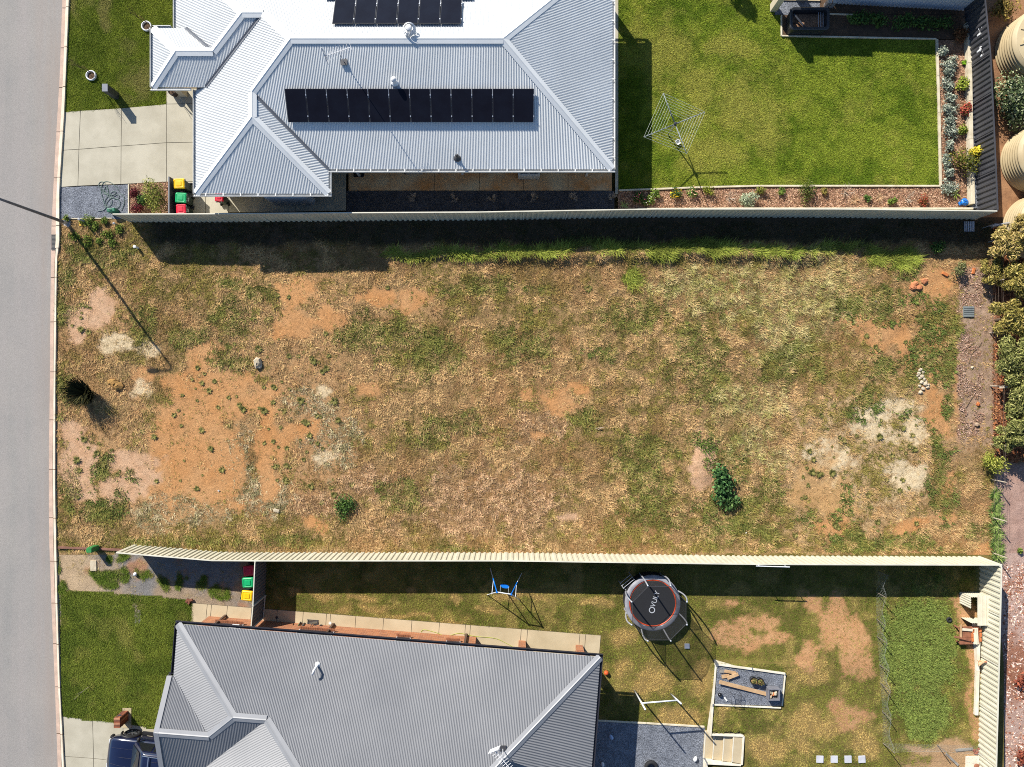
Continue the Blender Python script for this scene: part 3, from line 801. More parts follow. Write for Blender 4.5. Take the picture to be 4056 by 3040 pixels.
# roof fittings of the white-roofed house
def on_south(x, y): return ze + (y - Ys) * k_
def on_north(x, y): return ze + (Yn - y) * k_
GALV = M('galvanised_steel', (0.55, 0.56, 0.58), (0.45, 0.46, 0.48), 5, 0.35, metal=0.6, fine=0.06)
TURB = M('turbine_white', (0.7, 0.7, 0.7), None, 2, 0.4)
DARK = M('dark_metal', (0.05, 0.05, 0.055), None, 3, 0.5)
q = Vector(((1625 - 2028) * S * 33.3 / 38, (1520 - 133) * S * 33.3 / 38, 0)); q.z = on_north(q.x, q.y)
t = thing('turbine_roof_vent', 'white spinning turbine vent standing by the ridge of the white roof', 'roof vent', q)
m = MB(); m.box(q + Vector((0, 0, 0.02)), (0.5, 0.5, 0.06), rx=-0.39); m.build('flashing', TURB, t)
m = MB(); m.lathe([(0.13, -0.05), (0.13, 0.2)], q, 20); m.build('neck', TURB, t, smooth=True)
fn = MB()
for i in range(18):
    a = i * 2 * math.pi / 18; pts = []
    for j in range(7):
        u = j / 6; r_ = 0.14 + 0.13 * math.sin(math.pi * (0.15 + 0.75 * u)); aa = a + u * 0.7
        for dr in (0.0, 0.045): pts.append(q + Vector(((r_ + dr) * math.cos(aa + dr * 4), (r_ + dr) * math.sin(aa + dr * 4), 0.18 + 0.28 * u)))
    fn.add(pts, [(2 * j, 2 * j + 1, 2 * j + 3, 2 * j + 2) for j in range(6)])
fn.build('vane_drum', TURB, t)
m = MB(); m.lathe([(0.16, 0.45), (0.12, 0.49), (0.01, 0.51)], q, 20); m.build('cap', TURB, t, smooth=True)
def pipe_vent(px, py, zz, label, hgt=0.35, r=0.09, mat=None):
    p = P(px, py, zz); p.z = on_south(p.x, p.y) - 0.02
    t = thing('roof_vent_pipe', label, 'vent pipe', p)
    m = MB(); m.lathe([(0.2, 0.0), (0.16, 0.05), (r, 0.1), (r, hgt)], p, 16); m.build('pipe', mat or TURB, t, smooth=True)
    m = MB(); m.lathe([(r * 1.5, hgt), (r * 1.5, hgt + 0.05), (r * 0.3, hgt + 0.12)], p, 16); m.build('cowl', mat or TURB, t, smooth=True)
pipe_vent(1566, 333, 4.1, 'white pipe vent just above the long solar row')
pipe_vent(1811, 622, 3.1, 'small dark pipe vent near the gutter of the white roof', 0.32, 0.05, DARK)

def antenna(loc, tip, label, mat, elems=9, boom_dir=(1, 0.35, 0), el=0.55):
    loc = Vector(loc); tip = Vector(tip)
    t = thing('tv_antenna', label, 'antenna', loc)
    m = MB(); m.tube([loc, tip], 0.018, 8); m.build('mast', mat, t)
    m = MB(); m.box(loc + Vector((0, 0, 0.03)), (0.3, 0.3, 0.05)); m.build('mast_foot', DARK, t)
    d = Vector(boom_dir).normalized(); s = Vector((-d.y, d.x, 0))
    m = MB(); m.bar(tip - d * 0.6, tip + d * 0.6, 0.025, 0.025); bo = m.build('boom', mat, t)
    for i in range(elems):
        c = tip + d * (-0.58 + 1.16 * i / (elems - 1)); l = el * (1.0 - 0.35 * i / elems)
        m = MB(); m.tube([c - s * l / 2, c + s * l / 2], 0.010, 6); m.build('element', mat, bo)
    m = MB(); m.bar(tip - d * 0.62 + Vector((0, 0, -0.2)) - s * 0.3, tip - d * 0.62 + Vector((0, 0, 0.2)) + s * 0.3, 0.02, 0.25); m.build('reflector', mat, bo)
p = P(1366, 252, 4.45); p.z = on_south(p.x, p.y)
antenna(p, P(1340, 205, 6.4), 'tall tv antenna on a mast on the white roof', GALV)

# ---------------- solar panels
CELL = M('solar_cells', (0.010, 0.011, 0.018), (0.008, 0.008, 0.013), 1.5, 0.22, spec=0.12, fine=0.1)
PFR = M('panel_frame', (0.03, 0.03, 0.035), None, 2, 0.4); ALU = M('aluminium', (0.65, 0.66, 0.68), None, 3, 0.35, metal=0.5)
def solar_panel(c, w, l, up, label, group, rack=0.0, gap_rail=True):
    """c: middle of the panel; up: unit vector of its long side (towards the ridge)"""
    c = Vector(c); up = Vector(up).normalized(); rt = Vector((1, 0, 0)); n = rt.cross(up).normalized()
    t = thing('solar_panel', label, 'solar panel', c - n * 0.05, group)
    def slab(mb, cc, sw, sl, th):
        vs = [cc + rt * (i * sw / 2) + up * (j * sl / 2) + n * (k * th / 2) for i in (-1, 1) for j in (-1, 1) for k in (-1, 1)]
        mb.add(vs, [(0, 1, 3, 2), (4, 6, 7, 5), (0, 4, 5, 1), (2, 3, 7, 6), (0, 2, 6, 4), (1, 5, 7, 3)])
    m = MB(); slab(m, c, w, l, 0.036); m.build('frame', PFR, t)
    m = MB(); slab(m, c + n * 0.012, w - 0.05, l - 0.05, 0.02); m.build('cell_face', CELL, t)
    for j in (-0.32, 0.32):
        m = MB(); slab(m, c + rt * (w / 2 + 0.008) + up * (l * j) + n * 0.022, 0.045, 0.07, 0.02); m.build('clamp', ALU, t)
        m = MB(); slab(m, c + up * (l * j) - n * 0.04, w + 0.02, 0.04, 0.04); m.build('rail', ALU, t)
    m = MB(); slab(m, c + rt * (w / 2 + 0.008) + up * (l * 0.36) + n * 0.0, 0.015, l * 0.28, 0.03); m.build('joint_strip', ALU, t)
    if rack:
        for j, hh in ((-0.42, rack), (0.42, rack * 0.12)):
            b = c + up * (l * j) - n * 0.05
            m = MB(); zz = on_south(b.x, b.y); m.bar(b, (b.x, b.y, zz - 0.01), 0.04, 0.04); m.build('rack_leg', ALU, t)
x0, x1 = -10.62, 1.03; pw = (x1 - x0) / 12
ya, yb = 13.76, 12.40
za, zb = on_south(0, ya) + 0.125, on_south(0, yb) + 0.125
upv = Vector((0, ya - yb, za - zb)); L_ = upv.length
for i in range(12):
    solar_panel((x0 + pw * (i + 0.5), (ya + yb) / 2, (za + zb) / 2), pw - 0.022, L_, upv, 'black solar panel in the long row on the grey shaded slope of the white roof', 'solar panels in the long row', rack=0.0)
for (xa, xb, n_, y0, y1, lb, gr) in ((-8.28, -2.33, 6, 16.55, 17.95, 'black solar panel in the short row lying flat beside the turbine vent', 'solar panels in the row by the vent'),
                             (-8.77, -1.82, 7, 18.03, 19.45, 'black solar panel in the row furthest down the bright roof slope', 'solar panels in the lowest row of the bright slope')):
    w_ = (xb - xa) / n_
    u = Vector((0, y0 - y1, on_north(0, y0) - on_north(0, y1)))
    for i in range(n_):
        yc = (y0 + y1) / 2
        solar_panel((xa + w_ * (i + 0.5), yc, on_north(0, yc) + 0.13), w_ - 0.03, u.length, -u, lb, gr)

# ---------------- the grey-roofed house (turned 4.5 degrees)
ze2 = 2.70
O2 = Vector((-16.33, -11.735)); A2 = R(-4.474)
U2 = Vector((math.cos(A2), math.sin(A2))); V2d = Vector((math.sin(A2), -math.cos(A2)))
def L2(u, v, z=0.0):
    p = O2 + U2 * u + V2d * v
    return Vector((p.x, p.y, z))
h2 = thing('grey_roofed_house', 'brick house with dark grey corrugated hip and gable roof', 'house', L2(10, 5, 0))
def rz2(d): return ze2 + d * k_
NW2, NE2 = L2(0, 0, ze2), L2(20.71, 0, ze2)
Wp, Wpe = L2(3.6, 3.6, rz2(3.6)), L2(5.15, 3.6, rz2(3.6))
Mw, Me = L2(7.75, 6.2, rz2(6.2)), L2(14.51, 6.2, rz2(6.2))
SE2, SW2 = L2(20.71, 12.4, ze2), L2(1.55, 12.4, ze2)
Vv, Vs = L2(2.33, 4.87, rz2(2.33)), L2(0, 2.54, ze2)
Ga, Gr, Gb = L2(-0.24, 2.54, ze2), L2(-0.24, 4.87, rz2(2.33)), L2(-0.24, 7.2, ze2)
Vm = L2(1.55, 7.2, ze2)
for f in ([NW2, NE2, Me, Mw, Wpe, Wp], [NE2, SE2, Me], [SE2, SW2, Mw, Me], [SW2, Mw, Wpe, Vm], [NW2, Wp, Vv, Vs], [Ga, Vs, Vv, Gr], [Gr, Vv, Wp, Wpe, Vm, Gb]):
    roof_face(h2, f, GREYR)
for a, b in ((NW2, Wp), (Wp, Wpe), (Wpe, Mw), (Mw, Me), (Me, NE2), (Me, SE2), (Mw, SW2), (Wp, Vv), (Vv, Gr), ):
    cap(h2, a, b, GREYC)
for a, b in ((Ga, Gr), (Gr, Gb)):
    m = MB(); u3 = Vector((U2.x, U2.y, 0))
    m.bar(a + Vector((0, 0, 0.03)) + u3 * 0.06, b + Vector((0, 0, 0.03)) + u3 * 0.06, 0.24, 0.05); m.build('barge_cap', GREYC, h2)
    m = MB(); m.bar(a - Vector((0, 0, 0.12)), b - Vector((0, 0, 0.12)), 0.04, 0.22); m.build('barge_board', GUTD, h2)
for a, b in ((Vs, Vv), (Vm, Wpe)):
    m = MB(); s = Vector(((b - a).y, -(b - a).x, 0)).normalized()
    m.add([a + s * 0.07 + Vector((0, 0, 0.016)), a - s * 0.07 + Vector((0, 0, 0.016)), b - s * 0.07 + Vector((0, 0, 0.016)), b + s * 0.07 + Vector((0, 0, 0.016)), a - Vector((0, 0, .02)), b - Vector((0, 0, .02))], [(0, 4, 5, 3), (4, 1, 2, 5)])
    m.build('valley_gutter', GREYC, h2, fix=False)
u3 = Vector((U2.x, U2.y, 0)); v3 = Vector((V2d.x, V2d.y, 0))
for a, b, o in ((NW2 - u3 * 0.13, NE2 + u3 * 0.13, -v3), (NE2, SE2, u3), (NW2, Vs, -u3), (SE2, SW2, v3), (SW2, Vm, -u3), (Ga, Vs, -v3), (Gb, Vm, v3)):
    gutter(h2, a, b, GUTD, o)
def brick_mat():
    m, t, b = newmat('face_brick')
    tc = nd(t, 'ShaderNodeTexCoord'); mp = nd(t, 'ShaderNodeMapping'); mp.inputs['Rotation'].default_value = (R(90), 0, 0)
    t.links.new(tc.outputs['Object'], mp.inputs['Vector'])
    bk = nd(t, 'ShaderNodeTexBrick'); bk.inputs['Scale'].default_value = 1.0
    bk.inputs['Brick Width'].default_value = 0.24; bk.inputs['Row Height'].default_value = 0.086; bk.inputs['Mortar Size'].default_value = 0.006
    bk.inputs['Color1'].default_value = (*srgb(168, 104, 62), 1); bk.inputs['Color2'].default_value = (*srgb(132, 76, 48), 1); bk.inputs['Mortar'].default_value = (*srgb(186, 166, 140), 1)
    t.links.new(mp.outputs[0], bk.inputs['Vector']); t.links.new(bk.outputs['Color'], b.inputs['Base Color']); b.inputs['Roughness'].default_value = 0.9
    bn = nd(t, 'ShaderNodeBump'); bn.inputs['Strength'].default_value = 0.6; bn.inputs['Distance'].default_value = 0.01; bn.invert = True
    t.links.new(bk.outputs['Fac'], bn.inputs['Height']); t.links.new(bn.outputs[0], b.inputs['Normal'])
    return m
BRICK = brick_mat()
m = MB()
fp = [(0.45, 0.45), (14.35, 0.45), (14.35, 2.6), (20.2, 2.6), (20.2, 11.9), (2.0, 11.9), (2.0, 6.8), (0.1, 6.8), (0.1, 3.0), (0.45, 3.0)]
m.prism([L2(u, v)[:2] for u, v in fp], -0.3, ze2 - 0.08); w2 = m.build('wall', BRICK, h2)
m = MB(); m.prism([L2(u, v)[:2] for u, v in [(0.02, 0.02), (20.69, 0.02), (20.69, 12.38), (1.57, 12.38), (1.57, 7.18), (-0.2, 7.18), (-0.2, 2.56), (0.02, 2.56)]], ze2 - 0.078, ze2 - 0.05); m.build('soffit', SOFF, h2)
m = MB(); a, b, c = L2(-0.1, 2.9, ze2 - 0.05), L2(-0.1, 6.85, ze2 - 0.05), L2(-0.1, 4.87, ze2 + 0.8); d3 = u3 * 0.1
m.add([a, b, c, a + d3, b + d3, c + d3], [(0, 1, 2), (3, 5, 4), (0, 3, 4, 1), (1, 4, 5, 2), (2, 5, 3, 0)]); m.build('gable_wall', BRICK, h2)
# north side: windows with sills, downpipes, piers of the alfresco
WFR = M('pale_window_frame', (0.5, 0.5, 0.5), None, 1, 0.5)
SILL = M('sill_brick', srgb(150, 96, 66), srgb(120, 72, 48), 8, 0.9)
for u, w in ((1.9, 1.5), (10.85, 0.75), (13.4, 0.75), (6.4, 1.8)):
    c = L2(u, 0.45); m = MB(); m.box((c.x, c.y, 1.55), (w, 0.1, 1.1), rz=A2); wf = m.build('window', WFR, h2)
    c = L2(u, 0.41); m = MB(); m.box((c.x, c.y, 1.55), (w - 0.12, 0.06, 0.98), rz=A2); m.build('pane', GLS, wf)
    c = L2(u, 0.36); m = MB()
    for i in range(int(w / 0.09)): q = L2(u - w / 2 + 0.05 + i * 0.09, 0.37); m.box((q.x, q.y, 0.95), (0.08, 0.2, 0.07), rz=A2, rx=0.25)
    m.build('sill', SILL, wf)
for u in (1.32, 7.0, 14.0):
    c = L2(u, 0.34); m = MB(); m.box((c.x, c.y, 1.3), (0.1, 0.09, 2.66), rz=A2); m.build('downpipe', M('brown_downpipe', srgb(92, 72, 60), None, 2, 0.6), h2)
for u in (14.35, 16.95, 19.95):
    c = L2(u, 0.62); m = MB(); m.box((c.x, c.y, 1.3), (0.36, 0.36, 2.62), rz=A2); m.build('pier', BRICK, h2)
def g2(px, py, z):
    p = P(px, py, z); return p
p = g2(1254, 2640, 3.4); d = (Vector((p.x, p.y)) - O2).dot(V2d); p.z = rz2(d) - 0.02
t = thing('roof_vent_pipe', 'white bent pipe vent on the grey roof', 'vent pipe', p)
m = MB(); m.lathe([(0.15, 0.0), (0.12, 0.04), (0.05, 0.08), (0.05, 0.55)], p, 14); m.build('pipe', TURB, t, smooth=True)
m = MB(); m.tube([p + Vector((0, 0, 0.5)), p + Vector((-0.05, -0.1, 0.62)), p + Vector((-0.1, -0.25, 0.58))], 0.055, 12); m.build('elbow', TURB, t, smooth=True)
p = g2(1992, 2968, 4.4); d = (Vector((p.x, p.y)) - O2).dot(V2d); p.z = rz2(d)
antenna(p, p + Vector((0.02, 0.03, 1.1)), 'white tv antenna near the hip of the grey roof', TURB, 10, (0.75, -0.9, 0), 0.5)
# ================================================================ FENCES
CREAMF = M('cream_fence_paint', srgb(196, 190, 168), srgb(184, 178, 156), 1.2, 0.5, fine=0.04)
CREAMR = M('cream_rail_paint', srgb(206, 202, 184), None, 1.2, 0.5, fine=0.04)
DARKF = M('charcoal_fence_paint', srgb(70, 70, 74), srgb(60, 60, 64), 1.2, 0.5, fine=0.05)
def ribbed(mb, a, b, z0, z1, pitch, depth, a_z1=None, b_z1=None):
    """trapezoidal ribbed sheet standing between plan points a and b"""
    a = Vector((a[0], a[1], 0)); b = Vector((b[0], b[1], 0)); L = (b - a).length; d = (b - a) / L; n = Vector((d.y, -d.x, 0))
    k = max(1, round(L / pitch)); pr = [(0.0, -1), (0.34, -1), (0.5, 1), (0.84, 1)]
    st = [((i + f) / k * L, s) for i in range(k) for f, s in pr] + [(L, -1)]
    za = z1 if a_z1 is None else a_z1; zb = z1 if b_z1 is None else b_z1
    vs = []
    for t, s in st:
        p = a + d * t + n * (s * depth / 2); zt = za + (zb - za) * t / L
        vs += [(p.x, p.y, z0), (p.x, p.y, zt)]
    mb.add(vs, [(2 * i, 2 * i + 2, 2 * i + 3, 2 * i + 1) for i in range(len(st) - 1)])
def panel_fence(name, label, pts, z0, z1, mat, rail, pitch=0.264, depth=0.05, bay=2.37, end_z=None, cat='fence', over=None):
    """pts: plan points along the fence (world xy)"""
    t = thing(name, label, cat, (pts[0][0], pts[0][1], 0))
    for i in range(len(pts) - 1):
        a = Vector(pts[i][:2]); b = Vector(pts[i + 1][:2]); L = (b - a).length
        n = max(1, round(L / bay))
        for j in range(n):
            p = a + (b - a) * (j / n); q = a + (b - a) * ((j + 1) / n)
            e = (q - p).normalized() * 0.03
            zt0 = z1; zt1 = z1
            if end_z is not None and i == 0 and j == 0: zt0 = end_z
            m = MB(); ribbed(m, p + e, q - e, z0, 0, pitch, depth, zt0 - 0.02, zt1 - 0.02); m.build('panel', mat, t, fix=False)
            m = MB(); m.bar((p.x, p.y, zt0), (q.x, q.y, zt1), 0.055, 0.05); m.build('top_rail', rail, t)
            m = MB(); m.box((p.x, p.y, (z0 + zt0) / 2 - 0.05), (0.06, 0.06, zt0 - z0 + 0.1)); m.build('post', rail, t)
        if i == len(pts) - 2:
            m = MB(); m.box((b.x, b.y, (z0 + z1) / 2 - 0.05), (0.06, 0.06, z1 - z0 + 0.1)); m.build('post', rail, t)
    return t
FT = 1.8
up_top = [(448, 849), (845, 848), (1370, 844), (1900, 841), (2600, 829), (3300, 829), (3948, 837)]
panel_fence('boundary_fence', 'long cream metal panel fence along the white-roofed house, shaded on the lot side', [P(x, y, FT)[:2] for x, y in up_top], -0.12, FT, CREAMF, CREAMR)
lo_top = [(462, 2190), (840, 2221), (1010, 2222), (2000, 2222), (2990, 2236), (3968, 2239)]
panel_fence('boundary_fence', 'long sunlit cream ribbed metal fence above the grey-roofed house', [P(x, y, FT)[:2] for x, y in lo_top], -0.1, FT, CREAMF, CREAMR)
panel_fence('boundary_fence', 'sunlit cream ribbed fence with chicken pen and plank heap before it', [P(x, y, FT + 0.1)[:2] for x, y in ((3967, 2246), (3957, 2640), (3946, 3040), (3943, 3160))], 0.25, FT + 0.1, CREAMF, CREAMR)
panel_fence('boundary_fence', 'charcoal ribbed metal fence between garden shrubs and water tanks', [P(x, y, FT)[:2] for x, y in ((3896, -60), (3902, 0), (3923, 215), (3938, 520), (3952, 832))], 0.2, FT, DARKF, DARKF)
# side return with gate beside the wheelie bins of the grey-roofed house
t = thing('side_gate', 'short charcoal side fence with gate between the three bins and the back yard', 'gate', P(1011, 2230, 0))
ga, gb, gc = P(1010, 2226, FT), P(1002, 2400, FT), P(994, 2492, FT)
DKP = M('grey_gate_panel', srgb(112, 108, 102), srgb(98, 94, 90), 1.2, 0.6)  # mid grey for the side fence sheet and gate leaf
for a, b, nm in ((ga, gb, 'panel'), (gb, gc, 'gate_leaf')):
    m = MB(); ribbed(m, a, b, 0.02, FT - 0.02, 0.19, 0.035); pn = m.build(nm, DKP, t, fix=False)
    m = MB(); m.bar((a.x, a.y, FT), (b.x, b.y, FT), 0.05, 0.05); m.build('top_rail', CREAMR, t)
    if nm == 'gate_leaf':
        m = MB(); m.box((b.x + 0.04, (a.y + b.y) / 2 + 0.45, 1.0), (0.06, 0.14, 0.05)); m.build('latch', DARK, pn)
        m = MB(); m.bar((a.x + 0.05, a.y, 0.15), (b.x + 0.05, b.y, 0.15), 0.04, 0.05); m.bar((a.x + 0.05, a.y, 0.05), (a.x + 0.05, a.y, FT - 0.05), 0.05, 0.05); m.build('gate_frame', CREAMR, pn)
for p in (ga, gb, gc):
    m = MB(); m.box((p.x, p.y, FT / 2), (0.07, 0.07, FT + 0.05)); m.build('post', CREAMR, t)
# charcoal screen beside the upper bins
a, b = P(669, 703, 1.2), P(669, 847, 1.2)
t = thing('bin_screen', 'low charcoal screen beside the yellow, green and red lidded bins', 'screen', (a.x, (a.y + b.y) / 2, 0))
m = MB(); m.box((a.x, (a.y + b.y) / 2, 0.6), (0.05, abs(a.y - b.y), 1.16)); m.build('panel', DARKF, t)
for y in (a.y, b.y):
    m = MB(); m.box((a.x, y, 0.6), (0.07, 0.07, 1.2)); m.build('post', DARKF, t)
m = MB(); m.bar((a.x, a.y, 1.2), (b.x, b.y, 1.2), 0.06, 0.03); m.build('cap', M('grey_rail', srgb(120, 122, 126), None, 1, 0.5), t)
# ================================================================ GRASS AND WEEDS (uncountable cover)
GRASSM = attr_mat('grass_blades', rough=0.8, grain=0.0, bump=0.0, spec=0.12)
KEEP_OUT = [[(2338, 2852), (2793, 2879), (2783, 3160), (2320, 3160)], [(690, 2470), (2385, 2600), (2340, 3200), (600, 3200)], [(2820, 2630), (3110, 2660), (3095, 2790), (2815, 2770)], [(2780, 2890), (2955, 2905), (2945, 3040), (2775, 3040)],
            [(763, 2389), (2380, 2517), (2380, 2620), (763, 2480)]]
def grass(name, label, x, y, z, cols, h, w, K, **kw):
    o = blades(name, x, y, z, cols, h, w, K, GRASSM, **kw)
    return tag(o, label, 'grass', kind='stuff')

def lot_grass():
    x, y = sample_px(200000, 230, 3935, 880, 2186, seed=3)
    d = lot_cover(x, y); g = np.random.default_rng(5)
    n = fbm(x, y, 26, 3, 0); nb = fbm(x, y, 160, 4, 3)
    dens = 0.40 + 0.58 * sstep(0.32, 0.62, n)
    dens = dens * (1 - 0.5 * np.maximum(d['thin'], d['thinc']) * sstep(0.62, 0.42, fbm(x, y, 40, 4, 1)) - 0.2 * d['thin'])
    dens = dens * (1 - 0.84 * np.clip(d['bare'], 0, 1))
    dens = np.maximum(dens, 0.9 * np.maximum(d['green'] * 0.8, d['lush']) * (1 - 0.8 * d['litter'] - 0.8 * d['pebble']))
    dens = dens * (1 - 0.45 * d['fenceshade'])
    k = g.random(len(x)) < dens
    x, y = x[k], y[k]
    for q in d: d[q] = d[q][k]
    n = n[k]; nb = nb[k]; n2 = fbm(x, y, 14, 2, 4); n3 = fbm(x, y, 44, 4, 2); n4 = fbm(x, y, 30, 3, 0)
    def pick(w, soft=0.35):
        """ragged, tuft by tuft choice instead of an even blend"""
        u = 0.5 * g.random(len(x)) + 0.5 * fbm(x, y, 20, 3, 5) * 1.1
        return sstep(u - soft * 0.5, u + soft * 0.5, w)
    straw, olive, brown = lin(182, 150, 104), lin(128, 116, 60), lin(152, 116, 78)
    c = lerp3(straw, olive, pick(sstep(0.30, 0.70, 0.6 * n3 + 0.4 * nb)))
    c = lerp3(c, brown, 0.55 * pick(sstep(0.42, 0.8, fbm(x, y, 90, 3, 1)), 0.2))
    c = lerp3(c, lerp3(lin(196, 180, 126), lin(146, 142, 80), sstep(0.35, 0.6, n2)), pick(d['pale'] * 0.62))
    c = lerp3(c, lerp3(lin(194, 160, 122), lin(152, 122, 88), sstep(0.35, 0.6, n2)), pick(d['rose'] * 0.85))
    c = lerp3(c, lerp3(lin(184, 168, 132), lin(128, 120, 84), sstep(0.4, 0.6, n2)), pick(d['sage'] * 0.85))
    c = lerp3(c, lerp3(lin(94, 102, 46), lin(126, 124, 64), n2), pick(d['green'] * 0.6))
    c = lerp3(c, lerp3(lin(112, 128, 46), lin(152, 154, 70), n2), pick(d['lush']))
    c = lerp3(c, lin(200, 168, 130), np.clip(d['pink'] + d['cream'], 0, 1) * 0.4)
    c = c * (0.74 + 0.52 * sstep(0.3, 0.68, n4))[:, None]
    c = lerp3(c, lin(58, 58, 42), d['fenceshade'] * 0.9)  # blades darkened as well, fence shade put into their colour
    h = 0.055 + 0.075 * sstep(0.3, 0.7, n4) + 0.03 * d['pale'] + 0.03 * d['green'] + 0.14 * d['lush']
    h = h * (1 - 0.45 * d['bare'])
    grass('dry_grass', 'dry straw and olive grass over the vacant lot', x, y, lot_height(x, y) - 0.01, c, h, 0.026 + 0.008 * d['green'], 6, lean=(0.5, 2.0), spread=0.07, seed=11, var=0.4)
lot_grass()
W_MAT = [(3490, 1225, 90, 66), (3411, 1219, 66, 54), (3583, 1046, 90, 40), (3663, 1378, 62, 125), (3490, 1457, 48, 52), (3411, 1557, 42, 38), (3756, 1411, 26, 125), (3762, 1636, 22, 62), (3723, 1829, 42, 145), (3736, 1961, 62, 105), (3358, 1623, 42, 32),
         (2378, 1385, 62, 36), (3480, 2150, 130, 40), (3640, 2165, 70, 26), (3360, 2100, 60, 60), (3300, 2130, 50, 40), (3480, 1560, 30, 60), (3540, 1650, 90, 20), (2870, 2050, 80, 70), (2840, 1760, 70, 60), (2900, 1880, 60, 110), (2780, 1990, 60, 40), (391, 1869, 52, 52), (425, 1809, 28, 42), (524, 1889, 27, 42), (378, 2021, 82, 82),
         (3600, 1180, 60, 30), (3690, 1250, 50, 40), (3340, 1990, 30, 50), (3190, 2080, 60, 40), (2640, 1150, 40, 20)]
def weed_mats():
    x, y = sample_px(90000, 230, 3930, 900, 2180, seed=61); g = np.random.default_rng(9)
    w = blobs(W_MAT, x, y, 2, 0.8, 0.3) * sstep(0.40, 0.54, fbm(x, y, 34, 3, 3))
    k = g.random(len(x)) < w * 0.75; x, y = x[k], y[k]; n2 = fbm(x, y, 20, 3, 1)
    c = lerp3(lin(70, 86, 40), lin(112, 124, 60), n2) * g.uniform(0.8, 1.15, (len(x), 1))
    grass('broadleaf_weeds', 'mats of dark green broadleaf weeds spreading over bare slope', x, y, lot_height(x, y) - 0.01, c, 0.06 + 0.10 * n2, 0.05, 6, lean=(0.5, 1.6), spread=0.09, seed=62, var=0.4)
weed_mats()

def lawn(name, label, poly, cols, dryl, n, h, z, seed, K=5, w=0.02):
    xs = [p[0] for p in poly]; ys = [p[1] for p in poly]
    x, y = sample_px(n, min(xs), max(xs), min(ys), max(ys), poly, seed)
    c = lawn_col(x, y, *cols, dryl)
    n2 = fbm(x, y, 22, 3, 5); dk = fbm(x, y, 12, 2, 1)
    c = c * (0.82 + 0.42 * dk)[:, None]
    grass(name, label, x, y, z + 0.03 * (fbm(x, y, 120, 3, 2) - 0.5) - 0.004, c * 1.18, h * (0.6 + 0.8 * n2), w, K, lean=(0.5, 1.3), spread=0.06, seed=seed, var=0.28)
lawn('lawn_grass', 'dark green front lawn by the white-roofed house and letterbox post', LAWN_A, A_COL, A_DRY, 34000, 0.045, 0.012, 21)
lawn('lawn_grass', 'bright green back lawn around the rotary clothesline', LAWN_B, B_COL, B_DRY, 110000, 0.05, 0.012, 22)
lawn('lawn_grass', 'dark green front lawn beside the brick letterbox', LAWN_C, C_COL, C_DRY, 38000, 0.045, 0.03, 23)

def yard_grass():
    x, y = sample_px(185000, 1015, 3868, 2205, 3170, seed=31)
    k = np.ones(len(x), bool)
    for po in KEEP_OUT: k &= ~inpoly(x, y, po)
    x, y = x[k], y[k]
    c, d, s = yard_cols(x, y); g = np.random.default_rng(6)
    n2 = fbm(x, y, 16, 3, 2)
    dens = (0.45 + 0.5 * sstep(0.35, 0.6, fbm(x, y, 26, 3, 1))) * (1 - 0.75 * d) * (1 - 0.985 * s)
    lush = blobs(Y_LUSH, x, y, 2, 0.4)
    k = g.random(len(x)) < np.maximum(dens, lush * (1 - d))
    x, y, c, n2, lush = x[k], y[k], c[k], n2[k], lush[k]
    c = c * (0.8 + 0.45 * n2)[:, None] * 1.12
    grass('yard_grass', 'patchy green and dry grass of the back yard round the trampoline', x, y, yard_h(x, y) - 0.006, c, 0.03 + 0.03 * n2 + 0.05 * lush, 0.02 + 0.025 * lush, 5, lean=(0.5, 1.3), spread=0.06, seed=32, var=0.3)
yard_grass()

def verge_grass():
    x, y = sample_px(14000, 232, 1005, 2196, 2400, seed=41)
    w = blobs(VERGE_WEED, x, y, 3); g = np.random.default_rng(8)
    k = g.random(len(x)) < np.maximum(w, 0.10 * sstep(0.5, 0.7, fbm(x, y, 40, 3, 1)))
    x, y, w = x[k], y[k], w[k]; n2 = fbm(x, y, 16, 3, 2)
    c = lerp3(lin(172, 152, 100), lin(96, 116, 40), np.clip(w * (0.5 + n2), 0, 1))
    grass('verge_weeds', 'clumps of weeds on the gravel verge below the fence end', x, y, verge_h(x, y) - 0.01, c, 0.06 + 0.10 * w * n2, 0.016, 7, lean=(0.4, 1.3), spread=0.08, seed=42, var=0.3)
verge_grass()

# bark and leaf litter lying on the beds
def litter(name, label, poly, n, z, pal, size, seed, cat='mulch', keep=None):
    xs = [p[0] for p in poly]; ys = [p[1] for p in poly]
    x, y = sample_px(n, min(xs), max(xs), min(ys), max(ys), poly, seed); g = np.random.default_rng(seed)
    if keep is not None:
        k = g.random(len(x)) < keep(x, y); x, y = x[k], y[k]
    pal = np.array(pal); c = pal[g.integers(0, len(pal), len(x))]
    o = blades(name, x, y, z, c, size * 0.35, size * 0.8, 2, GRASSM, lean=(1.2, 3.0), spread=0.05, seed=seed, var=0.3, wind=(0, 0))
    return tag(o, label, cat, kind='stuff')
BARK = [lin(172, 134, 106), lin(138, 102, 78), lin(194, 158, 130), lin(112, 82, 62)]
litter('bark_chips', 'brown bark chips on the flower bed along the shaded fence', [(2450, 760), (2760, 750), (3722, 744), (3822, 744), (3822, 822), (2450, 832)], 9000, 0.03, BARK, 0.09, 51)
litter('bark_chips', 'brown bark chips on the bed of grey shrubs by the charcoal fence', [(3712, 215), (3818, 215), (3824, 740), (3726, 740)], 7000, 0.034, BARK, 0.09, 52)
litter('bark_chips', 'brown bark chips in the front bed of dark red shrubs', [(517, 733), (667, 725), (667, 850), (517, 854)], 2200, 0.03, BARK, 0.09, 53)
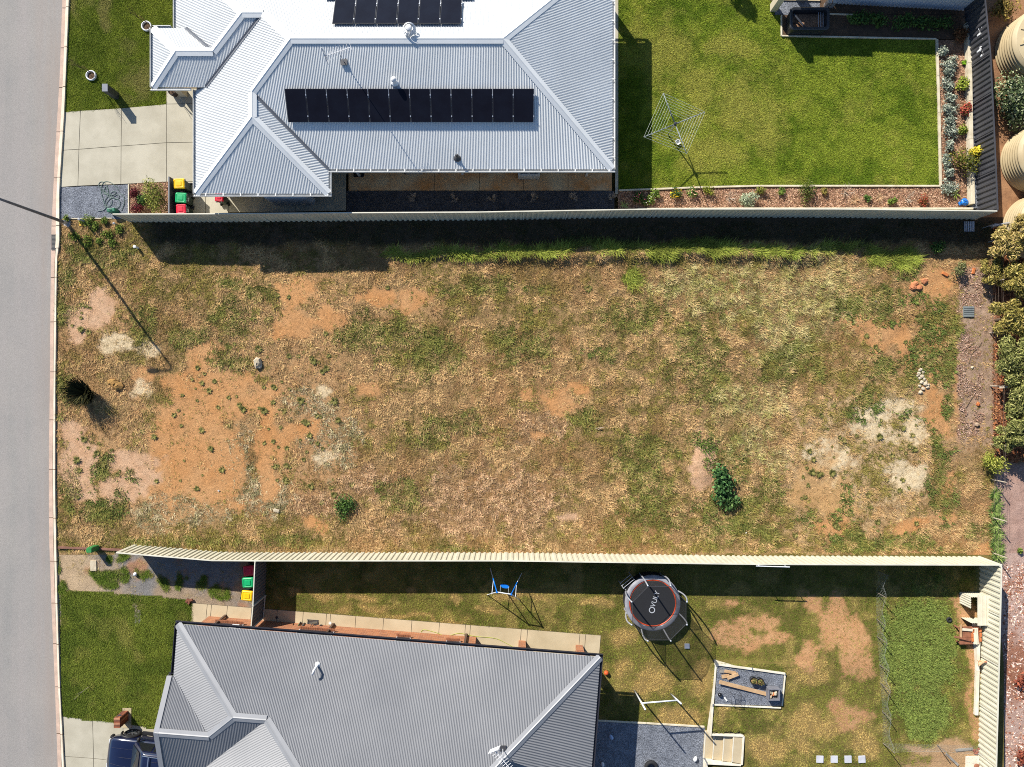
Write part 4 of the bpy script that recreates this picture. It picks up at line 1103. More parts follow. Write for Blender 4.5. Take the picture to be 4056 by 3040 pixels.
litter('leaf_litter', 'rust brown leaf litter beyond the eastern fence', [(3975, 2240), (4300, 2200), (4300, 3150), (3960, 3150)], 9000, 0.02, [lin(156, 104, 80), lin(190, 150, 126), lin(222, 198, 184), lin(214, 184, 168), lin(126, 78, 58)], 0.11, 54, 'leaf litter', keep=lambda x, y: 0.35 + 0.65 * sstep(0.4, 0.6, fbm(x, y, 120, 3, 1)))
litter('leaf_litter', 'brown leaf litter under the bushy trees by the wire fence', [(3930, 900), (4290, 900), (4290, 1830), (3930, 1830)], 7000, lot_height(np.array(3990.), np.array(1400.)) , [lin(150, 92, 60), lin(176, 122, 82), lin(110, 66, 44)], 0.12, 55, 'leaf litter')
litter('bark_chips', 'pinkish bark chips along the drain strip inside the wire fence', [(3740, 1030), (3945, 1030), (3945, 1850), (3740, 1850)], 9000, 0.03, [lin(186, 156, 136), lin(150, 116, 96), lin(128, 100, 80)], 0.07, 56, keep=lambda x, y: 0.75 * lot_cover(x, y)['mulch'] * sstep(0.25, 0.6, fbm(x, y, 50, 4, 2)))
# ================================================================ PLANTS
LEAFM = attr_mat('leaves', rough=0.75, grain=0.0, bump=0.0, spec=0.12)
BARKM = M('twig_bark', srgb(112, 92, 72), srgb(84, 68, 54), 8, 0.9)
PALEB = M('pale_twig', srgb(200, 186, 168), srgb(168, 146, 124), 8, 0.9)

def leaf_mesh(name, lobes, n, size, pal, parent, aspect=2.0, up=0.6, seed=1, shell=0.45):
    """n diamond leaves spread through ellipsoid lobes (x,y,z,rx,ry,rz), world space"""
    g = np.random.default_rng(seed)
    L = np.array(lobes, float); vol = L[:, 3] * L[:, 4] + 1e-6
    idx = g.choice(len(L), n, p=vol / vol.sum()); l = L[idx]
    d = g.normal(size=(n, 3)); d /= np.linalg.norm(d, axis=1)[:, None]
    r = g.random(n) ** shell
    p = l[:, :3] + d * l[:, 3:] * r[:, None]
    nm = d * 0.7 + np.array([0, 0, up]) + g.normal(size=(n, 3)) * 0.55; nm /= np.linalg.norm(nm, axis=1)[:, None]
    a = np.cross(nm, g.normal(size=(n, 3))); a /= np.linalg.norm(a, axis=1)[:, None]; b = np.cross(nm, a)
    s = size * g.uniform(0.6, 1.3, n)[:, None]
    V = np.stack([p - a * s, p + b * s / aspect + nm * s * 0.12, p + a * s, p - b * s / aspect + nm * s * 0.12], 1).reshape(-1, 3)
    pal = np.array(pal); c = pal[g.integers(0, len(pal), n)] * g.uniform(0.75, 1.25, (n, 1))
    off = np.array(wpos(parent)) if parent is not None else 0
    return fastmesh(name, V - off, np.arange(n * 4).reshape(-1, 4), np.repeat(np.clip(c, 0, 1), 4, 0), LEAFM, parent)

def bush(name, label, cat, px, py, r, h, pal, n=500, size=0.05, group=None, aspect=2.0, seed=None, z=0.03, ry=None, flowers=None, lobes=7, stem=True):
    """rounded bush; r = radius in photo pixels, standing on the ground at plan pixel px,py"""
    seed = seed or int(px * 7 + py)
    rr = random.Random(seed); c = G(px, py, z); rm = r * S * 1.25; rym = (ry or r) * S * 1.25
    t = thing(name, label, cat, c, group)
    lb = []
    for i in range(lobes):
        a = rr.uniform(0, 6.28); q = rr.uniform(0.2, 0.62); s = rr.uniform(0.38, 0.6)
        lb.append((c.x + rm * q * math.cos(a), c.y + rym * q * math.sin(a), z + h * rr.uniform(0.38, 0.72), rm * s, rym * s, h * 0.34))
    lb.append((c.x, c.y, z + h * 0.5, rm * 0.6, rym * 0.6, h * 0.46))
    leaf_mesh('foliage', lb, n, size, pal, t, aspect, seed=seed)
    if stem:
        m = MB()
        for i in range(4):
            l = rr.choice(lb); m.tube([(c.x + rr.uniform(-.04, .04), c.y + rr.uniform(-.04, .04), z - 0.03), ((c.x + l[0]) / 2, (c.y + l[1]) / 2, z + h * 0.25), (l[0], l[1], l[2])], 0.02, 5, 0.006)
        m.build('stem', BARKM, t)
    if flowers:
        fl = [(l[0], l[1], l[2] + h * 0.16, l[3], l[4], l[5]) for l in lb[:4]]
        leaf_mesh('flowers', fl, flowers[1], size * 0.7, [flowers[0], flowers[0] * 1.2], t, 1.2, seed=seed + 3, shell=0.2)
    return t

def strap_mesh(name, c, n, length, width, pal, parent, seed=1, arch=0.9, segs=4, inner=0.1):
    g = random.Random(seed); vs, fs, cs = [], [], []
    off = wpos(parent) if parent is not None else Vector((0, 0, 0)); c = Vector(c)
    for i in range(n):
        a = g.uniform(0, 6.28); l = length * g.uniform(0.6, 1.15); w = width * g.uniform(0.7, 1.2); ar = arch * g.uniform(0.6, 1.2)
        d = Vector((math.cos(a), math.sin(a), 0)); s = Vector((-d.y, d.x, 0)); col = Vector(pal[g.randrange(len(pal))]) * g.uniform(0.75, 1.3)
        k = len(vs)
        for j in range(segs + 1):
            u = j / segs; p = c + d * (inner * length * 0.3 + l * u * (0.35 + 0.65 * min(1, ar))) + Vector((0, 0, l * (0.75 * u - ar * 0.75 * u * u)))
            p.z = max(p.z, c.z + 0.01)
            ww = w * (1 - u ** 2) * 0.5 + 0.002
            vs += [p - s * ww - off, p + s * ww - off]; cs += [col, col]
        fs += [(k + 2 * j, k + 2 * j + 1, k + 2 * j + 3, k + 2 * j + 2) for j in range(segs)]
    return fastmesh(name, np.array([tuple(v) for v in vs]), np.array(fs), np.array([tuple(v) for v in cs]), LEAFM, parent)

def twigs(name, c, n, h, spread, mat, parent, seed=1, r=0.012, fork=2):
    g = random.Random(seed); c = Vector(c); m = MB()
    for i in range(n):
        a = g.uniform(0, 6.28); q = g.uniform(0.3, 1) * spread
        p1 = c + Vector((math.cos(a) * q * 0.5, math.sin(a) * q * 0.5, h * 0.5)); p2 = c + Vector((math.cos(a) * q, math.sin(a) * q, h * g.uniform(0.75, 1.05)))
        m.tube([c - Vector((0, 0, 0.03)), p1, p2], r, 5, r * 0.45)
        for f in range(fork):
            b = a + g.uniform(-1.2, 1.2); st = p1.lerp(p2, g.uniform(0.1, 0.8))
            m.tube([st, st + Vector((math.cos(b) * spread * 0.4, math.sin(b) * spread * 0.4, h * 0.22))], r * 0.6, 4, r * 0.3)
    return m.build(name, mat, parent)

def gz_lot(px, py): return float(lot_height(np.array(float(px)), np.array(float(py))))
PG = [lin(70, 92, 36), lin(96, 118, 48), lin(120, 136, 60)]
PGREY = [lin(150, 158, 138), lin(112, 122, 108), lin(176, 180, 160), lin(92, 102, 88)]
PDG = [lin(48, 70, 34), lin(66, 92, 42), lin(84, 108, 48)]
PRED = [lin(86, 34, 40), lin(110, 44, 48), lin(66, 28, 34)]
POL = [lin(150, 134, 68), lin(120, 112, 52), lin(174, 156, 92), lin(90, 86, 42)]
PAC = [lin(130, 130, 72), lin(104, 108, 56), lin(160, 156, 96), lin(80, 84, 42)]
PDRY = [lin(176, 140, 104), lin(150, 112, 82), lin(196, 166, 130)]
YEL, PNK, RED_, WHT = lin(226, 186, 40), lin(214, 110, 120), lin(190, 40, 50), lin(230, 226, 220)

# front bed and porch of the white-roofed house
bush('red_shrub', 'dark red leafy shrub behind a green one in the front bed', 'shrub', 538, 770, 22, 0.5, PRED, 420, 0.05)
bush('red_shrub', 'dark red leafy shrub against the fence end in the front bed', 'shrub', 548, 832, 27, 0.55, PRED, 520, 0.05)
bush('green_shrub', 'small glossy green shrub between the dark red ones', 'shrub', 578, 795, 24, 0.5, PDG, 420, 0.055)
bush('bottlebrush_shrub', 'tall feathery olive shrub leaning over the fence beside the bin screen', 'shrub', 652, 800, 40, 1.7, [lin(110, 116, 46), lin(84, 96, 38), lin(150, 148, 74)], 1500, 0.075, ry=68, aspect=4.5, lobes=10)
# bare shrubs in the stone bed: one shape, six copies turned differently
c = G(1640, 790, 0.03)
bs = thing('bare_shrub', 'bare white-stemmed shrub in the dark stone bed', 'shrub', c, 'bare shrubs in the stone bed')
twigs('stem', c, 16, 0.45, 0.3, PALEB, bs, 5, 0.014, 2)
for i, px in enumerate((1802, 1948, 2110, 2268, 2422)):
    o = copy_tree(bs); o.location = G(px, 791 - i * 0.6, 0.03); o.rotation_euler = (0, 0, 1.1 * (i + 1)); o.scale = (1, 1, 0.9 + 0.05 * i)
# flower bed along the fence
c = G(2470, 815, 0.03); t = thing('spiky_tuft', 'pale green spiky tuft in the shaded corner of the flower bed', 'plant', c); strap_mesh('leaves', c, 40, 0.34, 0.02, [lin(176, 182, 110), lin(140, 150, 80)], t, 3, 0.6)
for a in ((2525, 785, 26, .5, PDG, (PNK, 26), 'rose bush with pink flowers in the shade of the house end'), (2563, 800, 24, .45, PG, (WHT, 14), 'leafy rose bush at the edge of the house shadow'),
          (2596, 770, 22, .45, PG, None, 'green bush straddling the pale edging beside the house shadow'), (2673, 768, 23, .5, PDG, (YEL, 60), 'green bush covered in yellow flowers'),
          (2736, 770, 21, .45, [lin(120, 140, 70), lin(84, 110, 50)], (lin(226, 170, 140), 40), 'bush with pale pink flowers next to the yellow one'),
          (2801, 765, 21, .45, [lin(100, 110, 36), lin(132, 134, 50)], None, 'round olive green bush in the flower bed'),
          (3010, 762, 20, .4, [lin(130, 120, 60), lin(96, 104, 40)], None, 'small bronze green bush against the pale edging'), (3182, 775, 44, .7, [lin(80, 90, 40), lin(108, 110, 56), lin(60, 72, 34)], None, 'broad dark green bush in the flower bed'),
          (3092, 765, 16, .3, PG, None, 'small low green plant left of the broad dark bush'), (3262, 760, 15, .3, POL, None, 'small olive plant beside the bare twiggy shrub'), (3432, 792, 14, .3, PDG, None, 'small dark green plant beside ginger grass'),
          (3527, 804, 18, .35, PG, None, 'small leafy green plant against the fence in the flower bed'), (3648, 797, 22, .4, [lin(150, 70, 54), lin(120, 84, 50)], None, 'small rust red plant near the blue bag')):
    bush('garden_bush', a[6], 'bush', a[0], a[1], a[2], a[3], a[4], int(14 * a[2]), 0.05, flowers=a[5])
for px, py, r, lb in ((2955, 792, 34, 'silvery lavender bush in the flower bed'),):
    bush('lavender_bush', lb, 'bush', px, py, r, 0.55, [lin(150, 160, 128), lin(118, 130, 100), lin(178, 184, 152)], 900, 0.07, aspect=4)
for px, py, s, lb in ((2885, 785, 3, 'bare grey twiggy shrub left of the lavender'), (3345, 765, 4, 'bare pale twiggy shrub over the bed edging'), (3592, 790, 5, 'dry grey twiggy shrub in the flower bed')):
    c = G(px, py, 0.03); t = thing('twiggy_shrub', lb, 'shrub', c); twigs('stem', c, 14, 0.4, 0.42, PALEB, t, s, 0.009)
for px, py, lb in ((3385, 795, 'ginger dry grass clump in the flower bed'), (3482, 785, 'brown dry grass clump with long shadow in the flower bed')):
    c = G(px, py, 0.03); t = thing('dry_grass_clump', lb, 'plant', c); strap_mesh('leaves', c, 70, 0.36, 0.015, PDRY, t, px, 0.8)
# bed of silver shrubs along the charcoal fence
sil = [(3722, 205, 20, 24), (3748, 258, 34, 34), (3750, 298, 24, 20), (3748, 342, 30, 30), (3754, 396, 22, 22), (3750, 440, 30, 28), (3752, 482, 26, 18), (3750, 528, 30, 30), (3752, 582, 22, 20), (3742, 640, 26, 32), (3748, 696, 24, 20), (3748, 742, 38, 30)]
for i, (px, py, rx, ry) in enumerate(sil):
    bush('silver_shrub', 'low silver grey leafy shrub in the row beside the lawn edging', 'shrub', px, py, rx, 0.42, PGREY, 16 * rx, 0.06, 'silver shrubs along the lawn edge', 2.6, ry=ry, z=0.034)
for a in ((3800, 345, 28, .6, [lin(112, 128, 40), lin(150, 156, 64)], 'yellow green leafy bush between silver shrubs and retaining wall', None), (3802, 515, 22, .4, [lin(100, 116, 40), lin(136, 140, 60)], 'small yellow green bush below the red one', None),
          (3808, 442, 30, .5, [lin(150, 60, 56), lin(110, 90, 50), lin(176, 84, 66)], 'red tinged bush in the mulch', None), (3794, 655, 54, 1.1, [lin(88, 92, 34), lin(64, 74, 30), lin(118, 112, 44)], 'large dark olive bush against the retaining wall', None),
          (3838, 612, 22, .9, [lin(196, 176, 40), lin(222, 204, 70)], 'bright yellow sprays leaning over the retaining wall', None), (3817, 255, 11, .2, [lin(120, 160, 40)], 'tiny lime green plant by the retaining wall', None),
          (3790, 145, 34, .5, [lin(120, 76, 48), lin(96, 70, 44)], 'rust brown dying bush in the shed shade', None)):
    bush('garden_bush', a[5], 'bush', a[0], a[1], a[2], a[3], a[4], int(17 * a[2]), 0.06, z=0.034)
c = G(3778, 768, 0.034); t = thing('aloe_plant', 'green aloe with thick leaves near the blue bag', 'plant', c); strap_mesh('leaves', c, 14, 0.42, 0.07, [lin(128, 146, 60), lin(160, 168, 84)], t, 9, 0.8)
for i, (px, py, r) in enumerate(((3380, 85, 48), (3470, 95, 50), (3560, 100, 44), (3650, 95, 46), (3720, 105, 40))):
    bush('shade_shrub', 'dark leafy shrub in the shade of the garden shed', 'shrub', px, py, r, 0.6, PDG, 420, 0.07, 'shrubs in the shed shade', z=0.036, ry=30)

# young trees in white rings on the front lawn
RINGM = M('white_ring_paint', (0.72, 0.72, 0.72), None, 4, 0.5)
for px, py, lb in ((584, 108, 'near the porch roof'), (365, 303, 'beside the charcoal letterbox')):
    c = G(px, py, 0.02); t = thing('planter_ring', 'white ring edging round a thin bare sapling ' + lb, 'planter', c)
    m = MB(); prof = [(0.20, 0.0), (0.26, 0.0), (0.275, 0.05), (0.265, 0.12), (0.235, 0.14), (0.205, 0.11), (0.19, 0.05)]; m.lathe(prof + [prof[0]], c, 28, cap=False); m.build('ring', RINGM, t, smooth=True)
    m = MB(); m.lathe([(0.2, 0.0), (0.2, 0.035), (0.02, 0.05)], c, 20); m.build('soil', SOILD, t)
    t = thing('bare_sapling', 'thin bare sapling standing in the white ring ' + lb, 'sapling', c)
    top = c + Vector((0.05, -0.03, 2.1)); m = MB(); m.tube([c, c + Vector((0.03, 0.02, 1.0)), top], 0.016, 6, 0.006); m.build('trunk', BARKM, t)
    twigs('twigs', c + Vector((0.03, 0.0, 0.9)), 7, 1.0, 0.2, BARKM, t, px, 0.006, 1)
    m = MB(); m.bar(c + Vector((0.14, 0.05, 0)), c + Vector((0.14, 0.05, 1.1)), 0.03, 0.03); m.build('stake', M('stake_wood', srgb(150, 122, 86), None, 6, 0.9), t)

# the vacant lot: shrubs, tussock, weeds
z_ = gz_lot(2855, 1905)
bush('broadleaf_shrub', 'dark glossy broadleaf shrub beside the straw heap on the vacant lot', 'shrub', 2852, 1905, 50, 0.75, [lin(44, 72, 38), lin(60, 92, 46), lin(84, 116, 66)], 900, 0.085, z=z_, ry=84, aspect=1.5)
bush('broadleaf_shrub', 'smaller broadleaf shrub at the foot of the glossy one on the lot', 'shrub', 2892, 1985, 34, 0.5, [lin(50, 76, 40), lin(70, 98, 50), lin(96, 120, 66)], 420, 0.08, z=gz_lot(2892, 1985), aspect=1.6)
bush('weed_bush', 'dense dark green weed bush alone in the straw of the lot', 'bush', 1370, 2018, 48, 0.4, PDG, 900, 0.055, z=gz_lot(1370, 2018), ry=56)
bush('weed_bush', 'grey green weed bush with shadow near the terracotta bricks', 'bush', 3790, 1075, 30, 0.7, [lin(118, 118, 76), lin(90, 96, 60)], 520, 0.05, z=gz_lot(3790, 1075))
bush('weed_bush', 'leafy green weed standing out of the fence shadow', 'bush', 3712, 985, 30, 0.5, PDG, 420, 0.06, z=gz_lot(3712, 985))
c = G(330, 1545, gz_lot(330, 1545)); t = thing('dark_tussock', 'tall black-green grass tussock with a deep shadow near the kerb', 'grass clump', c)
for i in range(6):
    q = c + Vector((0.12 * (i % 3), -0.16 * (i % 3) - 0.1 * (i // 3), 0)) + Vector((0.18 * (i // 3), 0.1 * (i // 3), 0))
    strap_mesh('leaves', q, 150, 1.5, 0.03, [lin(40, 42, 24), lin(30, 34, 20), lin(74, 70, 38)], t, 4 + i, 0.12, 4, 0.2)
for i, (px, py, r, h) in enumerate(((355, 878, 26, .35), (420, 872, 16, .25), (385, 905, 18, .3), (330, 880, 14, .2), (265, 868, 16, .25), (430, 930, 22, .3), (400, 955, 14, .2), (480, 915, 22, .3), (448, 962, 18, .25), (300, 940, 20, .2), (350, 960, 24, .25))):
    bush('verge_weed', 'bushy green weed near the valve box at the fence end', 'weed', px, py, r, h, [lin(88, 108, 40), lin(120, 132, 56), lin(70, 88, 34)], 18 * r, 0.05, 'weeds near the valve box', 3.0, z=gz_lot(px, py))

# small rosette weeds: three shapes, copied
ROS = []
for i in range(4):
    me_parent = thing('rosette_weed', 'small dark green weed tuft on bare ground of the lot', 'weed', (0, 0, 0), 'rosette weeds on the vacant lot')
    strap_mesh('leaves', (0, 0, 0), (34, 26, 44, 30)[i], (0.17, 0.13, 0.20, 0.15)[i], (0.035, 0.03, 0.04, 0.05)[i], [lin(82, 84, 40), lin(104, 102, 52), lin(124, 116, 66)], me_parent, 60 + i, 0.75, 3)
    ROS.append(me_parent)
SPOTS = [(672, 1367), (717, 1463), (783, 1458), (761, 1503), (800, 1517), (852, 1510), (781, 1587), (937, 1570), (864, 1614), (907, 1686), (963, 1622), (800, 1705), (729, 1825), (803, 1883), (781, 1935), (620, 1906), (830, 1548), (873, 1512), (848, 1512),
         (974, 1280), (929, 1364), (875, 1350), (306, 1822), (307, 1740), (350, 1775), (392, 1757), (385, 1795), (565, 1710), (610, 1730), (552, 1955), (310, 1970), (500, 1990), (330, 1208), (345, 1215), (360, 1222), (325, 1240), (322, 1260), (288, 1290), (323, 1305), (352, 1318),
         (1105, 1345), (1060, 1415), (1145, 1412), (1183, 1412), (1290, 1323), (1235, 1418), (1265, 1436), (1012, 1508), (1046, 1533), (1028, 1617), (1048, 1628), (1105, 1623), (1064, 1700), (1152, 1665), (1207, 1671), (1256, 1648), (1228, 1724), (1258, 1752), (1280, 1778), (1216, 1790), (1083, 1750), (1047, 1755),
         (1325, 1590), (1212, 1600), (1150, 1850), (1325, 1925), (1325, 1960), (1276, 1990), (1632, 1160), (1630, 1178), (1535, 1140), (1480, 1460), (1100, 1170), (1145, 1178),
         (3278, 1700), (3183, 1716), (3415, 1635), (3487, 1665), (3480, 1730), (3340, 1745), (3238, 1757), (3295, 1770), (3205, 1788), (3445, 1805), (3485, 1812), (3468, 1835), (3346, 1870), (3340, 1893), (3255, 1878), (3180, 1890), (3216, 1870), (3330, 1985), (3175, 1975), (3210, 2020), (3305, 2080),
         (3613, 1725), (3575, 1695), (3455, 1790), (3422, 1855), (3585, 1795), (3600, 1770), (3510, 1900), (3560, 1725), (3380, 1960), (3420, 1750), (3640, 1830), (3620, 1780), (3220, 1820), (3140, 1830), (3150, 1843), (3467, 1375), (3480, 1390), (3430, 1330), (3585, 1420), (3560, 1395), (3580, 1470), (3590, 1520), (3530, 1530), (3420, 1595),
         (3395, 1290), (3560, 1290), (3100, 2060), (3260, 2150), (3330, 2160), (3150, 2120), (3050, 2130), (3190, 2080), (2560, 2100), (2440, 2030), (2320, 1140), (2330, 1145), (2180, 1200), (2160, 1225)]
_g = random.Random(12)
for (ax, ay, bx, by, n_) in ((1080, 1380, 1400, 1950, 46), (3180, 1600, 3680, 2120, 44), (620, 1380, 1050, 1950, 14), (270, 1700, 480, 2000, 10), (3560, 1100, 3760, 1500, 14)):
    for _ in range(n_): SPOTS.append((_g.uniform(ax, bx), _g.uniform(ay, by)))
used = [False] * 4
for i, (px, py) in enumerate(SPOTS):
    k = i % 4
    o = ROS[k] if not used[k] else copy_tree(ROS[k]); used[k] = True
    o.location = G(px, py, gz_lot(px, py)); o.rotation_euler = (0, 0, (i * 2.39) % 6.28); s = 0.55 + 1.0 * ((i * 37) % 17) / 17
    o.scale = (s, s, s)

# ---------------- right side: trees beyond the wire fence
def tree(label, px, py, r, h, pal, n, size, seed, group='bushy trees beyond the wire fence', aspect=4.0, ry=None, z=0.0, gaps=15, low=0.3):
    n = int(n * 1.8); rr = random.Random(seed); c = G(px, py, z); rm = r * S * 1.1; rym = (ry or r) * S * 1.1
    t = thing('bushy_tree', label, 'tree', c, group)
    lb = []; m = MB()
    m.tube([c - Vector((0, 0, 0.1)), c + Vector((0.05, 0.03, h * 0.3)), c + Vector((0.0, -0.05, h * 0.6))], 0.09, 8, 0.05)
    for i in range(gaps):
        a = i * 2.4 + rr.uniform(-.4, .4); q = math.sqrt((i + 0.5) / gaps) * 0.85; s = rr.uniform(0.24, 0.38)
        e = Vector((c.x + rm * q * math.cos(a), c.y + rym * q * math.sin(a), z + h * (low + (0.95 - low) * (1 - 0.55 * q) * rr.uniform(0.8, 1.05))))
        lb.append((e.x, e.y, e.z, rm * s, rym * s, h * 0.13))
        s0 = c + Vector((0, 0, h * rr.uniform(0.2, 0.45))); m.tube([s0, s0.lerp(e, 0.5) + Vector((0, 0, 0.1)), e], 0.035, 6, 0.01)
    m.build('trunk', BARKM, t)
    leaf_mesh('crown', lb, n, size, pal, t, aspect, 0.5, seed, 0.5)
    return t
tree('brownish feathery tree overhanging the third water tank', 3912, 990, 62, 2.2, [lin(176, 152, 92), lin(140, 128, 66), lin(196, 170, 112), lin(112, 100, 54)], 2400, 0.10, 71)
tree('tawny tree crown at the foot of the third water tank', 3980, 955, 70, 2.4, [lin(176, 152, 92), lin(150, 134, 76), lin(112, 100, 54)], 2000, 0.10, 72)
tree('olive tree crown over the leaf litter by the broken concrete lump', 3975, 1130, 70, 2.2, POL, 2300, 0.10, 73)
tree('low olive tree spreading over the wire beside the drain strip', 3905, 1085, 55, 1.2, POL, 1400, 0.09, 74, low=0.15)
tree('olive yellow tree reaching across the wire fence', 3940, 1270, 72, 2.0, POL, 2300, 0.10, 75)
tree('dense grey green tree leaning over the pale post', 3968, 1425, 88, 2.4, PAC, 3400, 0.10, 76)
tree('dense grey green tree below the pale post', 3985, 1560, 86, 2.4, PAC, 3400, 0.10, 77)
tree('dense green tree with its shadow falling on the pebbles', 3990, 1690, 80, 2.4, PAC, 3200, 0.10, 78)
tree('small grey green tree between wire fence and leaf litter', 3932, 1738, 44, 1.4, PAC, 1500, 0.08, 79)
tree('olive tree crown behind the grey green ones', 4085, 1340, 100, 2.6, POL, 2400, 0.11, 80)
tree('tall olive tree beside the third tank and leaf litter', 4090, 1110, 90, 2.8, POL, 2400, 0.11, 81)
tree('green tree at the edge of the pebbled ground', 4085, 1760, 90, 2.4, PAC, 2400, 0.10, 82)
bush('glossy_shrub', 'large glossy dark shrub between the first and second water tanks', 'shrub', 3975, 425, 74, 1.7, [lin(70, 84, 50), lin(98, 110, 70), lin(50, 62, 38), lin(150, 156, 120)], 4200, 0.075, z=0.0, ry=110, lobes=12)
bush('garden_bush', 'dry yellow bush beyond the charcoal fence above the first tank', 'bush', 3950, 45, 44, 0.9, [lin(140, 120, 60), lin(110, 96, 50)], 700, 0.07, z=0.0)
bush('garden_bush', 'yellow green bush sprouting below the wire fence trees', 'bush', 3908, 1835, 44, 1.0, [lin(128, 134, 50), lin(160, 158, 76), lin(96, 104, 40)], 1100, 0.08, z=gz_lot(3908, 1835), aspect=4)
AGA = [lin(74, 96, 42), lin(96, 116, 54), lin(126, 140, 76)]
c = G(3938, 1955, 0.02); ag = thing('agapanthus', 'clump of green strap leaves in the row between fence corner and pebbles', 'plant', c, 'strap leaved clumps along the pebbles'); strap_mesh('leaves', c, 60, 0.5, 0.05, AGA, ag, 91, 0.8)
for i, (px, py) in enumerate(((3945, 2000), (3930, 2030), (3950, 2055), (3936, 2085), (3950, 2115), (3938, 2145), (3950, 2170), (3940, 2195), (3953, 2205))):
    o = copy_tree(ag); o.location = G(px, py, 0.02); o.rotation_euler = (0, 0, i * 1.3)
tree('small tree with a narrow crown on the back lawn, seen mostly as shadow', 2838, -125, 34, 2.7, PDG, 900, 0.09, 83, group=None)
# saplings of the lower front lawn
c = G(355, 2720, 0.03); t = thing('bare_sapling', 'bare pale forked sapling in a dug patch of the lower front lawn', 'sapling', c)
m = MB(); m.tube([c, P(322, 2743, 0.9)], 0.014, 6, 0.008); m.tube([P(325, 2741, 0.8), P(300, 2752, 1.3)], 0.010, 6, 0.004); m.tube([P(325, 2741, 0.8), P(293, 2772, 1.6)], 0.010, 6, 0.004); m.build('trunk', PALEB, t)
# ================================================================ THINGS AROUND THE WHITE-ROOFED HOUSE AND ON THE LOT
def spline(pts, n=6):
    pts = [Vector(p) for p in pts]; out = []
    for i in range(len(pts) - 1):
        p0 = pts[max(0, i - 1)]; p1 = pts[i]; p2 = pts[i + 1]; p3 = pts[min(len(pts) - 1, i + 2)]
        for j in range(n):
            t = j / n
            out.append(0.5 * ((2 * p1) + (p2 - p0) * t + (2 * p0 - 5 * p1 + 4 * p2 - p3) * t * t + (3 * p1 - p0 - 3 * p2 + p3) * t ** 3))
    return out + [pts[-1]]
def rrect(cx, cy, w, d, r, z, n=4, rz=0.0):
    out = []
    for (sx, sy, a0) in ((1, 1, 0), (-1, 1, 90), (-1, -1, 180), (1, -1, 270)):
        for i in range(n + 1):
            a = R(a0 + 90 * i / n); x = sx * (w / 2 - r) + r * math.cos(a); y = sy * (d / 2 - r) + r * math.sin(a)
            out.append((cx + x * math.cos(rz) - y * math.sin(rz), cy + x * math.sin(rz) + y * math.cos(rz), z))
    return out
PLY = M('yellow_plastic', srgb(232, 184, 10), srgb(220, 168, 8), 3, 0.45, fine=0.04); PLG = M('green_plastic', srgb(18, 158, 96), srgb(14, 140, 84), 3, 0.45, fine=0.04)
PLR = M('red_plastic', srgb(196, 26, 54), srgb(176, 20, 44), 3, 0.45, fine=0.04); BINB = M('bin_body_plastic', srgb(44, 56, 46), srgb(36, 46, 40), 3, 0.55, fine=0.05)
RUB = M('black_rubber', srgb(34, 34, 36), None, 5, 0.8); CHAR = M('charcoal_paint', srgb(66, 68, 74), srgb(56, 58, 64), 3, 0.5, fine=0.05)
def text_mesh(name, s, size, mat, parent, loc, rot):
    cu = bpy.data.curves.new(name, 'FONT'); cu.body = s; cu.size = size; cu.align_x = 'CENTER'; cu.align_y = 'CENTER'; cu.extrude = 0.002
    o = bpy.data.objects.new(name, cu); COL.objects.link(o)
    dg = bpy.context.evaluated_depsgraph_get(); me = bpy.data.meshes.new_from_object(o.evaluated_get(dg))
    bpy.data.objects.remove(o); me.materials.clear(); me.materials.append(mat); me.name = name
    o = bpy.data.objects.new(name, me); COL.objects.link(o); o.parent = parent; o.location = loc; o.rotation_euler = rot
    return o
